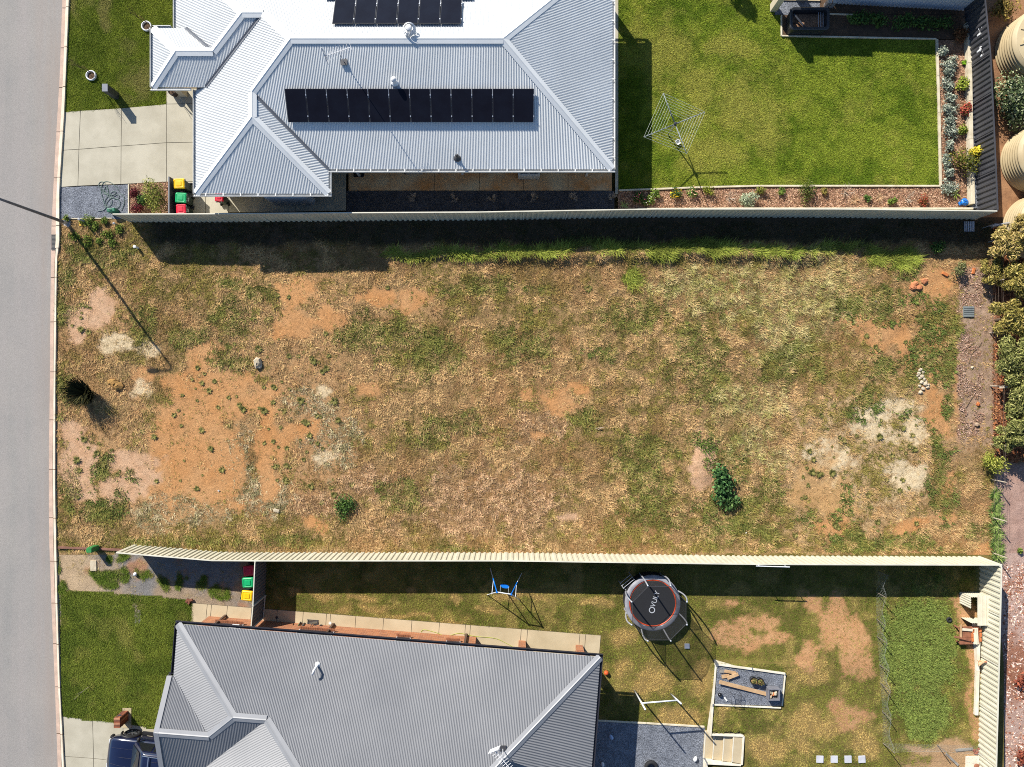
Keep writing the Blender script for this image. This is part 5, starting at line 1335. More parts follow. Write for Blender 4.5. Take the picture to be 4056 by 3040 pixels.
def wheelie_bin(px, py, lid, label, rz=0.0, hgt=1.0, num=None, w=0.50, d=0.56):
    """px,py: photo pixel of the lid; the hinge faces local +X"""
    c = P(px, py, hgt); c.z = 0.03
    t = thing('wheelie_bin', label, 'bin', c, None); t.rotation_euler = (0, 0, rz); base = Vector((0, 0, 0))
    def part(m, name, mat, **k):
        bv = k.pop('bevel', 0)
        o = m.build(name, mat, None, **k); o.parent = t
        if bv:
            b = o.modifiers.new('bevel', 'BEVEL'); b.width = bv; b.segments = 2; b.limit_method = 'ANGLE'
        return o
    m = MB(); m.loft([rrect(0.02, 0, d * 0.72, w * 0.76, 0.05, 0.04), rrect(0.01, 0, d * 0.86, w * 0.9, 0.05, hgt * 0.6), rrect(0, 0, d * 0.92, w * 0.94, 0.05, hgt - 0.08)]); part(m, 'body', BINB, smooth=False)
    m = MB(); m.loft([rrect(0, 0, d * 1.02, w * 1.03, 0.06, hgt - 0.10), rrect(0, 0, d * 1.04, w * 1.05, 0.07, hgt - 0.05), rrect(0, 0, d * 0.98, w * 0.98, 0.07, hgt - 0.02), rrect(0, 0, d * 0.80, w * 0.80, 0.06, hgt + 0.005),
                      rrect(0, 0, d * 0.70, w * 0.70, 0.05, hgt - 0.006), rrect(-0.01, 0, d * 0.50, w * 0.52, 0.04, hgt - 0.004), rrect(-0.01, 0, d * 0.46, w * 0.48, 0.04, hgt + 0.018), rrect(-0.01, 0, d * 0.3, w * 0.32, 0.03, hgt + 0.02)]); ld = part(m, 'lid', lid)
    m = MB(); m.tube([(d * 0.56, -w * 0.42, hgt - 0.06), (d * 0.56, w * 0.42, hgt - 0.06)], 0.018, 8); part(m, 'handle', BINB)
    for s in (-1, 1):
        m = MB(); m.box((d * 0.5, s * w * 0.3, hgt - 0.045), (0.10, 0.06, 0.05)); part(m, 'hinge', BINB)
        m = MB(); m.tube([(d * 0.40, s * w * 0.40, 0.1), (d * 0.40, s * w * 0.40 + s * 0.05, 0.1)], 0.1, 14); part(m, 'wheel', RUB)
    if num:
        o = text_mesh('house_number', num, 0.2, M('white_sticker', (0.8, 0.8, 0.8), None, 3, 0.6), t, (d * 0.465, 0, hgt * 0.68), (R(90), 0, R(90)))
    return t
wheelie_bin(709, 728, PLY, 'wheelie bin with yellow lid beside the low charcoal screen', R(2), 1.02)
wheelie_bin(716, 784, PLG, 'wheelie bin with green lid between yellow and red, beside the charcoal screen', R(-3), 1.02, '85')
wheelie_bin(717, 829, PLR, 'wheelie bin with red lid beside the screen and fence', R(2), 1.0, '85', 0.48, 0.5)
wheelie_bin(868, 781, PLR, 'lone red lidded bin half under the garage eave', R(-92), 0.9, None, 0.42, 0.46)
c = G(745, 741, 0.03); t = thing('metal_bucket', 'small grey bucket behind the yellow lidded bin', 'bucket', c)
m = MB(); m.lathe([(0.10, 0), (0.13, 0.3), (0.12, 0.3), (0.09, 0.03)], c, 18); m.build('pail', GALV, t, smooth=True)
m = MB(); m.tube([c + Vector((0.13 * math.cos(a), 0.13 * math.sin(a) * 0.3, 0.3 + 0.1 * math.sin(a))) for a in [i * math.pi / 8 for i in range(9)]], 0.006, 5); m.build('bail', DARK, t)

# letterbox post
c = G(462, 382, 0.02); t = thing('letterbox', 'charcoal letterbox post with a slot, on the lawn by the driveway', 'letterbox', c)
m = MB(); m.box(c + Vector((0, 0, 0.53)), (0.26, 0.36, 1.06)); m.build('post', CHAR, t, bevel=0.012)
m = MB(); m.box(c + Vector((0, 0, 1.075)), (0.29, 0.39, 0.03)); m.build('cap', M('grey_cap', srgb(112, 116, 126), None, 3, 0.5), t, bevel=0.006)
m = MB(); m.box(c + Vector((0.132, 0, 0.85)), (0.01, 0.24, 0.03)); m.build('slot', DARK, t)
# planter at the porch
c = G(695, 375, 0.03); t = thing('barrel_planter', 'dark round barrel planter with a bare stem under the porch edge', 'planter', c)
m = MB(); m.lathe([(0.15, 0), (0.19, 0.22), (0.19, 0.42), (0.165, 0.42), (0.16, 0.36)], c, 22, cap=True); m.build('barrel', M('barrel_brown', srgb(66, 54, 48), srgb(48, 40, 36), 8, 0.7), t, smooth=True)
m = MB(); m.lathe([(0.165, 0.36), (0.02, 0.39)], c, 18); m.build('soil', SOILD, t)
twigs('stem', c + Vector((0, 0, 0.36)), 6, 0.75, 0.18, BARKM, t, 3, 0.012, 1)
# garden hose on the gravel
hz = lambda x, y: P(220 + x * 0.226, 680 + y * 0.226, 0.045)
path = [(1150, 690), (1190, 600), (1205, 500), (1190, 430), (1120, 370), (1080, 290), (1000, 215), (920, 178), (850, 185), (815, 240), (800, 330), (850, 390), (930, 410), (1010, 405), (1060, 360), (1000, 350), (960, 400), (1010, 440), (1080, 400), (1115, 440), (1080, 485), (1010, 470),
        (920, 400), (850, 330), (760, 260), (770, 195), (830, 182), (890, 240), (925, 340), (900, 400), (850, 360), (870, 270), (905, 300), (930, 400), (870, 500), (860, 590), (920, 615), (975, 580), (985, 500), (930, 440), (820, 330), (800, 360), (830, 480), (870, 590), (950, 655), (1050, 650), (1115, 610), (1130, 540), (1090, 490), (980, 460), (900, 540), (880, 630), (830, 680), (740, 692)]
m = MB(); m.tube(spline([hz(*p) for p in path], 5), 0.013, 6)
m.solo('garden_hose', M('hose_grey_green', srgb(70, 96, 88), srgb(110, 128, 118), 6, 0.5), 'tangled grey green garden hose lying on the gravel strip', 'hose', smooth=True)
c = G(457, 840, 0.02); t = thing('tap_box', 'green plastic tap box with handle by the fence end', 'utility box', c)
m = MB(); m.box(c + Vector((0, 0, 0.22)), (0.42, 0.2, 0.44), rz=R(6)); m.build('housing', M('box_green', srgb(40, 112, 84), srgb(34, 96, 72), 4, 0.5), t, bevel=0.03)
m = MB(); m.tube([c + Vector((-0.07, 0, 0.44)), c + Vector((-0.05, 0, 0.48)), c + Vector((0.05, 0, 0.48)), c + Vector((0.07, 0, 0.44))], 0.012, 6); m.build('handle', DARK, t)
# timber edgings
TIM = M('weathered_pale_sleeper', srgb(206, 196, 172), srgb(184, 172, 146), 2.5, 0.85, bump=0.2, fine=0.12)
TIMR = M('red_brown_sleeper', srgb(132, 92, 76), srgb(110, 76, 62), 3, 0.85, bump=0.2, fine=0.15)
def edging(name, label, pts, w, z0, z1, mat, piece=2.4, cat='edging', part='sleeper', plan=True):
    ps = [G(x, y) for x, y in pts] if plan else [P(x, y, z1) for x, y in pts]
    t = thing(name, label, cat, (ps[0].x, ps[0].y, 0))
    for a, b in zip(ps[:-1], ps[1:]):
        n = max(1, round((b - a).length / piece))
        for i in range(n):
            p = a.lerp(b, i / n); q = a.lerp(b, (i + 1) / n); e = (q - p).normalized() * 0.006
            jz = random.uniform(-0.006, 0.006)
            m = MB(); m.bar((p.x + e.x, p.y + e.y, (z0 + z1) / 2 + jz), (q.x - e.x, q.y - e.y, (z0 + z1) / 2 + jz), w, z1 - z0); m.build(part, mat, t, bevel=0.006)
    return t
edging('timber_edging', 'pale board edging between back lawn and flower bed', [(2450, 757), (2580, 752), (2760, 745), (3000, 739), (3722, 739)], 0.09, -0.1, 0.12, TIM)
edging('timber_edging', 'pale board edging between back lawn and silver shrubs', [(3707, 160), (3716, 450), (3722, 737)], 0.11, -0.1, 0.13, TIM)
edging('timber_edging', 'pale board edging round the shaded shed bed', [(3093, 64), (3093, 146), (3400, 152), (3705, 158)], 0.07, -0.1, 0.12, TIM)
edging('timber_edging', 'pale broken edging line inside the shaded shed bed', [(3250, 58), (3375, 62)], 0.06, -0.1, 0.11, TIM)
edging('retaining_wall', 'pale sleeper retaining wall along the charcoal fence', [(3822, 100), (3826, 260), (3831, 560), (3838, 815)], 0.19, -0.1, 0.36, TIM, 2.6, 'retaining wall')
edging('retaining_wall', 'pale sleeper retaining wall behind the flower bed at the fence', [(2520, 836), (2900, 834), (3380, 834), (3836, 834)], 0.1, -0.1, 0.42, TIM, 2.6, 'retaining wall')
edging('timber_edging', 'grey timber edging at the end of the gravel strip', [(512, 731), (512, 853)], 0.06, -0.1, 0.08, TIM)
edging('timber_edging', 'thin pale edging between gravel strip and weeds', [(252, 868), (445, 866)], 0.05, -0.1, 0.05, TIM)
# slimline tank, mat, covers, air conditioner
c = G(1163, 797, 0.03); t = thing('slimline_tank', 'pale slimline water tank with rounded ends beside the garage wall', 'water tank', c)
TK = M('pale_tank', (0.55, 0.57, 0.6), None, 2, 0.5, fine=0.04)
m = MB(); m.loft([rrect(c.x, c.y, 2.3, 0.5, 0.24, 0.03, 6), rrect(c.x, c.y, 2.3, 0.5, 0.24, 1.82, 6), rrect(c.x, c.y, 2.22, 0.44, 0.2, 1.9, 6), rrect(c.x, c.y, 1.9, 0.2, 0.09, 1.93, 6)]); m.build('shell', TK, t, smooth=False)
m = MB()
for i in range(5): m.box((c.x - 0.8 + 0.4 * i, c.y, 0.95), (0.05, 0.515, 1.7))
tag(m.build('ribs', TK, t), kind='stuff')
m = MB(); m.lathe([(0.16, 0), (0.16, 0.05), (0.13, 0.07)], (c.x - 0.35, c.y, 1.92), 18); m.build('lid', DARK, t)
m = MB(); m.tube([(c.x - 0.6, c.y + 0.1, 1.93), (c.x - 0.6, c.y + 0.1, 2.2), (c.x - 0.7, c.y + 0.5, 2.55)], 0.045, 10); m.build('inlet_pipe', TK, t)
m = MB(); q = G(1422, 690, 0.036); m.box(q + Vector((0, 0, 0.008)), (0.54, 0.36, 0.016)); m.solo('door_mat', RUB, 'dark door mat on the shaded side path', 'door mat')
for px, py, mt, lb in ((1605, 688, DARK, 'round black drain cover on the shaded side path'), (1832, 689, GUTW, 'round white drain cover on the shaded side path'), (1097, 2446, DARK, 'round black drain cover on the path behind the side gate'), (1308, 2468, GUTW, 'round white drain cover on the sunny side path')):
    m = MB(); m.lathe([(0.075, 0), (0.075, 0.012), (0.06, 0.014), (0.055, 0.008), (0.01, 0.008)], G(px, py, 0.031), 20); m.solo('drain_cover', mt, lb, 'drain cover')
c = G(2094, 698, 0.03); t = thing('air_conditioner', 'pale outdoor air conditioner unit with two dark grilles on the side path', 'air conditioner', c)
AC = M('ac_casing', (0.55, 0.54, 0.5), None, 2, 0.5)
m = MB(); m.box(c + Vector((0, 0, 0.43)), (1.12, 0.42, 0.74)); m.build('casing', AC, t, bevel=0.02)
for s in (-1, 1):
    m = MB(); m.box(c + Vector((s * 0.25, 0.03, 0.805)), (0.44, 0.3, 0.012)); m.build('grille', DARK, t)
    m = MB(); m.box(c + Vector((s * 0.4, 0, 0.03)), (0.08, 0.42, 0.06)); m.build('foot', RUB, t)
# rotary clothesline
base = G(2645, 534, 0.0); hub = P(2675, 491, 1.75)
tips = [P(2627, 370, 2.1), P(2792, 445, 2.1), P(2720, 610, 2.1), P(2550, 544, 2.1)]
t = thing('rotary_clothesline', 'rotary clothesline with four arms and square wires on the back lawn', 'clothesline', base)
m = MB(); m.tube([base - Vector((0, 0, 0.1)), (hub.x, hub.y, 1.85)], 0.032, 10); m.build('mast', GALV, t, smooth=True)
m = MB(); m.lathe([(0.05, -0.12), (0.08, -0.08), (0.08, 0.06), (0.04, 0.12)], hub, 14); m.build('hub', CHAR, t)
for q in tips:
    m = MB(); m.tube([hub + Vector((0, 0, -0.05)), q], 0.03, 8, 0.022); m.build('arm', M('arm_grey', srgb(120, 128, 130), None, 3, 0.45), t, smooth=True)
WIRE = M('line_wire', srgb(214, 220, 206), None, 3, 0.5)
for i in range(7):
    f = 0.34 + 0.66 * i / 6; m = MB(); pp = [hub.lerp(q, f) + Vector((0, 0, 0.02)) for q in tips]
    for a, b in zip(pp, pp[1:] + pp[:1]): m.tube([a, b], 0.0045, 4)
    m.build('line', WIRE, t)
c = G(2683, 567, 0.0); t = thing('peg_basket', 'small white peg basket on the lawn under the clothesline', 'basket', c)
m = MB(); m.loft([rrect(c.x, c.y, 0.18, 0.22, 0.05, 0.012, rz=0.5), rrect(c.x, c.y, 0.22, 0.27, 0.06, 0.16, rz=0.5), rrect(c.x, c.y, 0.18, 0.22, 0.05, 0.155, rz=0.5), rrect(c.x, c.y, 0.15, 0.18, 0.04, 0.05, rz=0.5)]); m.build('tub', GUTW, t)
m = MB(); m.tube([c + Vector((0.1 * math.cos(a), 0.1 * math.sin(a), 0.16 + 0.08 * math.sin(a))) for a in [i * math.pi / 6 for i in range(7)]], 0.008, 5); m.build('handle', GUTW, t)
# raised black garden bed
c = G(3183, 104, 0.0); t = thing('raised_garden_bed', 'black open raised garden bed with rounded rim and mulch inside', 'raised bed', c)
BK = M('black_poly', srgb(44, 46, 50), srgb(36, 38, 42), 3, 0.4, fine=0.05)
W_o, D_o = 2.0, 1.12
m = MB(); m.loft([rrect(c.x, c.y, W_o - 0.1, D_o - 0.1, 0.18, 0.03, 5), rrect(c.x, c.y, W_o, D_o, 0.2, 0.72, 5), rrect(c.x, c.y, W_o + 0.06, D_o + 0.06, 0.22, 0.78, 5), rrect(c.x, c.y, W_o - 0.02, D_o - 0.02, 0.2, 0.82, 5), rrect(c.x, c.y, W_o - 0.22, D_o - 0.22, 0.14, 0.80, 5), rrect(c.x, c.y, W_o - 0.26, D_o - 0.26, 0.12, 0.3, 5)], cap=False); m.build('tub', BK, t, smooth=False)
m = MB(); m.loft([rrect(c.x, c.y, W_o - 0.24, D_o - 0.24, 0.12, 0.3, 5), rrect(c.x, c.y, W_o - 0.25, D_o - 0.25, 0.12, 0.36, 5), rrect(c.x, c.y, 0.3, 0.2, 0.05, 0.42, 5)]); m.build('mulch_fill', MULCH, t)
for i in range(4):
    m = MB(); x = c.x + W_o / 2 - 0.2 - 0.09 * i; m.bar((x, c.y - 0.42, 0.6), (x, c.y + 0.42, 0.6), 0.012, 0.012); m.build('bar', ALU, t)
m = MB(); m.bar((c.x - 0.75, c.y + 0.3, 0.62), (c.x + 0.0, c.y - 0.5, 0.5), 0.09, 0.05); m.build('plank', CHAR, t)
# garden shed
A, B = G(3295, 16), G(3818, 44); SHM = M('pale_blue_shed', (0.46, 0.5, 0.55), (0.42, 0.46, 0.52), 1, 0.5, fine=0.04)
t = thing('garden_shed', 'pale metal garden shed with ribbed walls behind the shaded shrubs', 'shed', A.lerp(B, 0.5))
dn = Vector((B.y - A.y, A.x - B.x, 0)).normalized() * -1
if dn.y < 0: dn = -dn
A2_, B2_ = A + dn * 3.0, B + dn * 3.0
for p, q in ((A, B), (B, B2_), (B2_, A2_), (A2_, A)):
    m = MB(); ribbed(m, p, q, 0.02, 2.05, 0.2, 0.03); m.build('wall', SHM, t, fix=False)
m = MB(); vs, fs = corrugate([A + Vector((-.1, -.1, 2.08)), B + Vector((.1, -.1, 2.08)), B.lerp(B2_, .5) + Vector((.1, 0, 2.5)), A.lerp(A2_, .5) + Vector((-.1, 0, 2.5))], 0.19, 0.02); m.add(vs, fs)
vs, fs = corrugate([A2_ + Vector((-.1, .1, 2.08)), B2_ + Vector((.1, .1, 2.08)), B.lerp(B2_, .5) + Vector((.1, 0, 2.5)), A.lerp(A2_, .5) + Vector((-.1, 0, 2.5))], 0.19, 0.02); m.add(vs, fs); m.build('roof', SHM, t, fix=False)
m = MB(); m.prism([(p.x, p.y) for p in (A, B, B2_, A2_)], -0.2, 0.06); m.build('slab', CONC, t)
m = MB(); m.prism([G(3048, -40)[:2], G(3246, -40)[:2], G(3246, 8)[:2], G(3048, 4)[:2]], -0.2, 0.09); m.solo('concrete_step', CONC2, 'beige concrete slab edge above the shed gravel', 'slab')
c = G(3062, 34); t = thing('patio_cover', 'flat cream patio cover on a thick post above the shed gravel', 'patio cover', c)
m = MB(); m.box((c.x, c.y, 1.17), (0.34, 0.4, 2.34)); m.build('post', RENDER, t, bevel=0.01)
m = MB(); m.prism([tuple(G(x, y)[:2]) for x, y in ((3050, 8), (3300, 12), (3300, -170), (3050, -170))], 2.34, 2.46); m.build('roof', SOFF, t)
c2_ = G(3062, -150); m = MB(); m.box((c2_.x, c2_.y, 1.17), (0.34, 0.4, 2.34)); m.build('post', RENDER, t, bevel=0.01)
c = G(3278, 22); t = thing('gas_bottle_box', 'two small grey boxes by the shed corner', 'utility box', c)
for dx in (-0.12, 0.14):
    m = MB(); m.box((c.x + dx, c.y - 0.06, 0.3), (0.2, 0.22, 0.55)); m.build('box', GALV, t, bevel=0.01)
# blue bag
c = G(3815, 803, 0.03); m = MB(); m.blob(c + Vector((0, 0, 0.09)), (0.2, 0.17, 0.12), 10, 6, 0.25, 4); m.blob(c + Vector((-0.2, -0.08, 0.06)), (0.12, 0.1, 0.08), 9, 5, 0.25, 5)
m.solo('plastic_bag', M('blue_plastic', srgb(24, 116, 200), srgb(18, 90, 170), 8, 0.3), 'crumpled bright blue plastic bag in the bed corner', 'bag')
m = MB(); m.tube([P(3876, 650, 0.3), P(3882, 830, 0.3)], 0.025, 8); m.solo('white_pipe', GUTW, 'white pipe lying along the foot of the charcoal fence', 'pipe')
# metal bird ornaments on the charcoal fence
ORN = M('bird_silver', (0.7, 0.7, 0.68), None, 4, 0.35)
for i, (px, py) in enumerate(((3899, 106), (3894, 132), (3905, 164), (3893, 197), (3906, 214))):
    c = P(px, py, 1.2); c.x -= 0.12
    t = thing('bird_ornament', 'white metal bird ornament fixed on the charcoal fence', 'ornament', c, 'bird ornaments on the fence')
    m = MB(); m.blob(c, (0.05, 0.11, 0.05), 8, 5, 0.05, i); m.blob(c + Vector((0, 0.12, 0.04)), (0.035, 0.04, 0.035), 6, 4, 0.05, i); m.build('body', ORN, t)
    for s in (-1, 1):
        m = MB(); m.add([c + Vector((-.02, .05, .02)), c + Vector((-.12, .02 + .08 * s, .10 * s)), c + Vector((-.10, -.12, .12 * s)), c + Vector((-.02, -.07, 0)), c + Vector((-.03, .05, .02)), c + Vector((-.13, .02 + .08 * s, .10 * s)), c + Vector((-.11, -.12, .12 * s)), c + Vector((-.03, -.07, 0))], [(0, 1, 2, 3), (7, 6, 5, 4), (0, 4, 5, 1), (1, 5, 6, 2), (2, 6, 7, 3), (3, 7, 4, 0)]); m.build('wing', ORN, t)
# water tanks
TANK = M('beige_tank', srgb(182, 166, 132), srgb(170, 152, 118), 0.8, 0.55, bump=0.05, fine=0.05)
def water_tank(px, py, rad, hh, label):
    c = G(px, py, -0.02); t = thing('water_tank', label, 'water tank', c, 'water tanks behind the fence')
    prof = [(rad, 0.0)]
    n = 8
    for i in range(n):
        z = hh * (i + 0.5) / n; prof += [(rad, z - hh * 0.28 / n), (rad + 0.035, z - hh * 0.10 / n), (rad + 0.035, z + hh * 0.10 / n), (rad, z + hh * 0.28 / n)]
    prof += [(rad - 0.02, hh), (rad - 0.12, hh + 0.1)]
    m = MB(); m.lathe(prof, c, 56, cap=False); m.build('wall', TANK, t, smooth=True)
    m = MB(); m.lathe([(rad - 0.10, hh + 0.095), (rad * 0.62, hh + 0.22), (0.25, hh + 0.42), (0.02, hh + 0.43)], c, 56, cap=False); rf = m.build('roof', TANK, t, smooth=True)
    for i in range(12):
        a = i * math.pi / 6 + 0.2; m = MB(); m.bar(c + Vector(((rad - 0.2) * math.cos(a), (rad - 0.2) * math.sin(a), hh + 0.135)), c + Vector((0.35 * math.cos(a), 0.35 * math.sin(a), hh + 0.40)), 0.05, 0.06); m.build('roof_rib', TANK, rf)
    q = c + Vector((-rad * 0.62, -0.35 * rad * 0.2, hh + 0.17)); m = MB(); m.lathe([(0.26, 0.0), (0.26, 0.09), (0.2, 0.10), (0.18, 0.05), (0.02, 0.05)], q, 24); m.build('inlet_strainer', DARK, t)
    m = MB(); m.lathe([(0.31, -0.03), (0.31, 0.06), (0.27, 0.07)], q, 24, cap=False); m.build('inlet_rim', TANK, t, smooth=True)
    return t
water_tank(4072, 210, 1.75, 1.45, 'beige ribbed water tank with strainer, above the glossy shrub')
water_tank(4086, 640, 1.65, 1.45, 'beige ribbed water tank just below the glossy shrub')
water_tank(4094, 905, 1.65, 1.45, 'beige ribbed water tank half hidden by tawny trees')

# ---------------- street lamp and small things on the lot
base = G(268, 886, 0.0); t = thing('street_lamp', 'tall street lamp leaning over the road beside the kerb', 'street lamp', base)
POLE = M('pole_grey', srgb(112, 112, 116), srgb(92, 92, 98), 3, 0.5, metal=0.3)
m = MB(); m.lathe([(0.2, 0), (0.2, 0.03), (0.1, 0.05), (0.1, 0.4), (0.085, 0.45)], base, 16); m.build('base_plate', GALV, t, smooth=False)
m = MB(); pts = [base + Vector((0, 0, z)) for z in (0, 2, 4, 5.6)]; m.tube(pts, 0.085, 12, 0.055); m.build('pole', POLE, t, smooth=True)
arm = [base + Vector((0, 0, 5.55)), base + Vector((0.02, 0.03, 6.1)), base + Vector((-0.1, 0.12, 6.55)), base + Vector((-0.45, 0.2, 6.75)), base + Vector((-0.95, 0.22, 6.8))]
m = MB(); m.tube(spline(arm, 5), 0.05, 10, 0.035); m.build('arm', POLE, t, smooth=True)
q = base + Vector((-1.25, 0.23, 6.8)); m = MB(); m.blob(q, (0.36, 0.13, 0.08), 12, 6, 0.0, 1); m.build('lamp_head', GALV, t, smooth=True)
m = MB(); m.blob(q + Vector((0, 0, -0.05)), (0.22, 0.1, 0.06), 12, 6, 0.0, 1); m.build('lens', GUTW, t, smooth=True)
# gutter grate
t = thing('gutter_grate', 'black slotted drain grate in the gutter beside the street lamp', 'drain grate', P(214, 960, 0.0))
a, b = P(204, 930), P(227, 991)
m = MB(); m.prism([(a.x, a.y), (b.x, a.y), (b.x, b.y), (a.x, b.y)], -0.03, 0.012); m.build('frame', DARK, t)
for i in range(12):
    y = a.y + (b.y - a.y) * (i + 0.5) / 12
    for s in (0.28, 0.72):
        m = MB(); m.box((a.x + (b.x - a.x) * s, y, 0.016), ((b.x - a.x) * 0.4, abs(b.y - a.y) / 12 * 0.4, 0.016)); m.build('bar', M('grate_steel', srgb(110, 106, 100), None, 5, 0.6), t)
m = MB(); a, b = G(316, 882), G(343, 896); m.box(((a.x + b.x) / 2, (a.y + b.y) / 2, 0.03), (0.34, 0.2, 0.06)); m.solo('valve_box', M('faded_yellow', srgb(214, 168, 60), None, 3, 0.7), 'faded yellow valve box lid among weeds at the fence end', 'valve box', bevel=0.01)
PEG = M('grey_peg', srgb(150, 152, 156), None, 4, 0.6)
def peg(name, px, py, h, r, label, mat, lean=(0, 0)):
    c = G(px, py, gz_lot(px, py) - 0.03); t = thing(name, label, 'post', c)
    m = MB(); m.tube([c, c + Vector((lean[0], lean[1], h))], r, 8); m.build('shaft', mat, t)
    m = MB(); m.lathe([(r * 1.5, 0), (r * 1.5, 0.05), (r * 0.4, 0.07)], c + Vector((lean[0], lean[1], h - 0.02)), 10); m.build('cap', mat, t)
peg('marker_post', 342, 880, 0.65, 0.045, 'short grey marker post beside the yellow valve box', PEG)
peg('marker_post', 548, 983, 0.4, 0.055, 'short white capped pipe at the edge of the shaded strip', GUTW)
peg('marker_post', 462, 890, 0.28, 0.04, 'stubby grey stake near the cream fence end', PEG)
# stones, blocks, bricks
STONE = M('pale_stone', srgb(190, 178, 154), srgb(166, 150, 126), 6, 0.9, bump=0.3); TERRA = M('terracotta_brick', srgb(196, 118, 66), srgb(168, 92, 52), 6, 0.9)
def rock(px, py, s, label, mat, seed=1, group=None, z=None, name='rock', cat='rock'):
    z = gz_lot(px, py) if z is None else z
    c = G(px, py, z); m = MB(); m.blob(c + Vector((0, 0, s[2] * 0.5)), s, 7, 5, 0.22, seed); return m.solo(name, mat, label, cat, group)
rock(1022, 1438, (0.24, 0.3, 0.16), 'white limestone boulder among weeds near the orange dirt', STONE, 3)
rock(1030, 1450, (0.14, 0.16, 0.1), 'smaller white stone leaning on the limestone boulder', STONE, 4)
m = MB(); c = G(1097, 2022, gz_lot(1097, 2022)); m.box(c + Vector((0, 0, 0.05)), (0.3, 0.16, 0.14), rz=-0.3, rx=0.12); m.solo('stone_block', STONE, 'cream block lying at the foot of the orange dirt', 'block', bevel=0.02)
for i, (px, py, s) in enumerate(((3645, 1466, .12), (3655, 1475, .1), (3638, 1480, .11), (3650, 1492, .13), (3641, 1500, .09), (3660, 1503, .1), (3648, 1515, .12), (3663, 1522, .13), (3672, 1535, .1), (3640, 1530, .1), (3655, 1540, .11), (3644, 1555, .13), (3668, 1512, .08), (3676, 1525, .08), (3632, 1490, .07))):
    rock(px, py, (s, s * 0.85, s * 0.6), 'pale limestone rubble piece in the little heap on the orange slope', STONE, 20 + i, 'limestone rubble on the lot')
rock(3872, 1601, (0.10, 0.12, 0.09), 'orange rounded stone on the drain strip', TERRA, 41); rock(3866, 1682, (0.15, 0.14, 0.12), 'grey brown rounded stone on the drain strip', M('brown_stone', srgb(170, 146, 122), srgb(130, 106, 86), 5, 0.9), 42)
rock(3850, 1457, (0.09, 0.08, 0.05), 'pinkish stone on the drain strip beside a stick', STONE, 43)
for px, py, rz, lb in ((3741, 1087, -0.5, 'terracotta brick lying near the grey green weed bush'), (3853, 1075, 1.3, 'terracotta brick tilted in the mulch of the drain strip')):
    m = MB(); c = G(px, py, gz_lot(px, py)); m.box(c + Vector((0, 0, 0.05)), (0.32, 0.13, 0.11), rz=rz, rx=0.2); m.solo('loose_brick', TERRA, lb, 'brick', bevel=0.01)
for px, py, s in ((3622, 1125, 1), (3640, 1140, 2), (3660, 1115, 3), (3615, 1140, 4)):
    rock(px, py, (0.2, 0.15, 0.09), 'orange clay clod broken out of the bare slope', M('clay_clod', srgb(190, 126, 86), srgb(160, 100, 66), 5, 0.95, bump=0.4), s, 'clay clods on the slope', name='clay_clod', cat='clod')
for px, py, s in ((458, 1523, 5), (470, 1530, 6), (448, 1516, 7)):
    rock(px, py, (0.3, 0.22, 0.14), 'ochre spoil lump beside the black tussock', M('ochre_spoil', srgb(160, 124, 70), srgb(130, 96, 52), 5, 0.95, bump=0.4), s, 'spoil lumps by the tussock', name='spoil_lump', cat='clod')
# drain pits at the back of the lot
PIT = M('pit_concrete', srgb(120, 126, 124), srgb(100, 106, 106), 3, 0.8)
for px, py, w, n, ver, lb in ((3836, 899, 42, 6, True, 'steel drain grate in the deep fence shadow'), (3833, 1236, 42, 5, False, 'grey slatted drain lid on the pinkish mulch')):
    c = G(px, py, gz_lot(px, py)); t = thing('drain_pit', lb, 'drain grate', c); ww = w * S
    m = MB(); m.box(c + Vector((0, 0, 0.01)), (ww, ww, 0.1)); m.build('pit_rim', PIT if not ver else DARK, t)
    for i in range(n):
        o = -ww / 2 + ww * (i + 0.5) / n
        m = MB(); m.box(c + (Vector((o, 0, 0.075)) if ver else Vector((0, o, 0.075))), (ww / n * 0.6, ww * 0.95, 0.03) if ver else (ww * 0.95, ww / n * 0.75, 0.03)); m.build('bar', GALV if ver else PIT, t)
# pipe frame, wires, posts
t = thing('pipe_gate_frame', 'bare steel pipe gate frame standing at the fence corner', 'gate frame', G(3900, 905, 0))
p0, p1 = G(3890, 905), G(3922, 905); m = MB(); m.tube([p0, p0 + Vector((0, 0, 1.0)), p1 + Vector((0, 0.0, 1.05)), p1], 0.025, 8); m.build('frame', GALV, t)
m = MB(); m.tube([p0 + Vector((0, 0, 0.5)), p1 + Vector((0, 0, 0.5))], 0.018, 8); m.build('mid_bar', GALV, t)
m = MB(); m.tube([G(3905, 905, 0.5), G(3985, 890, 0.55)], 0.06, 10); m.solo('steel_pipe', GALV, 'short fat steel pipe pointing at the third water tank', 'pipe')
t = thing('wire_fence', 'old wire fence with thin posts between the drain strip and trees', 'fence', G(3925, 1050, 0))
WPOST = M('old_post', srgb(186, 174, 156), srgb(150, 136, 118), 5, 0.9)
for py in (960, 1120, 1320, 1530, 1760, 1900, 2050, 2190):
    px = 3915 + (py - 960) * 0.012; m = MB(); m.tube([G(px, py, -0.1), G(px, py, 1.15)], 0.03, 8); m.build('post', WPOST, t)
for z in (0.25, 0.5, 0.75, 1.0, 1.12):
    m = MB(); m.tube([G(3915, 960, z), G(3930, 2190, z)], 0.004, 4); m.build('wire', M('rusty_wire', srgb(120, 104, 92), None, 5, 0.8), t)
m = MB(); m.bar(G(3905, 1535, 1.05), G(3940, 1533, 1.12), 0.1, 0.07); m.build('crosspiece', WPOST, t)
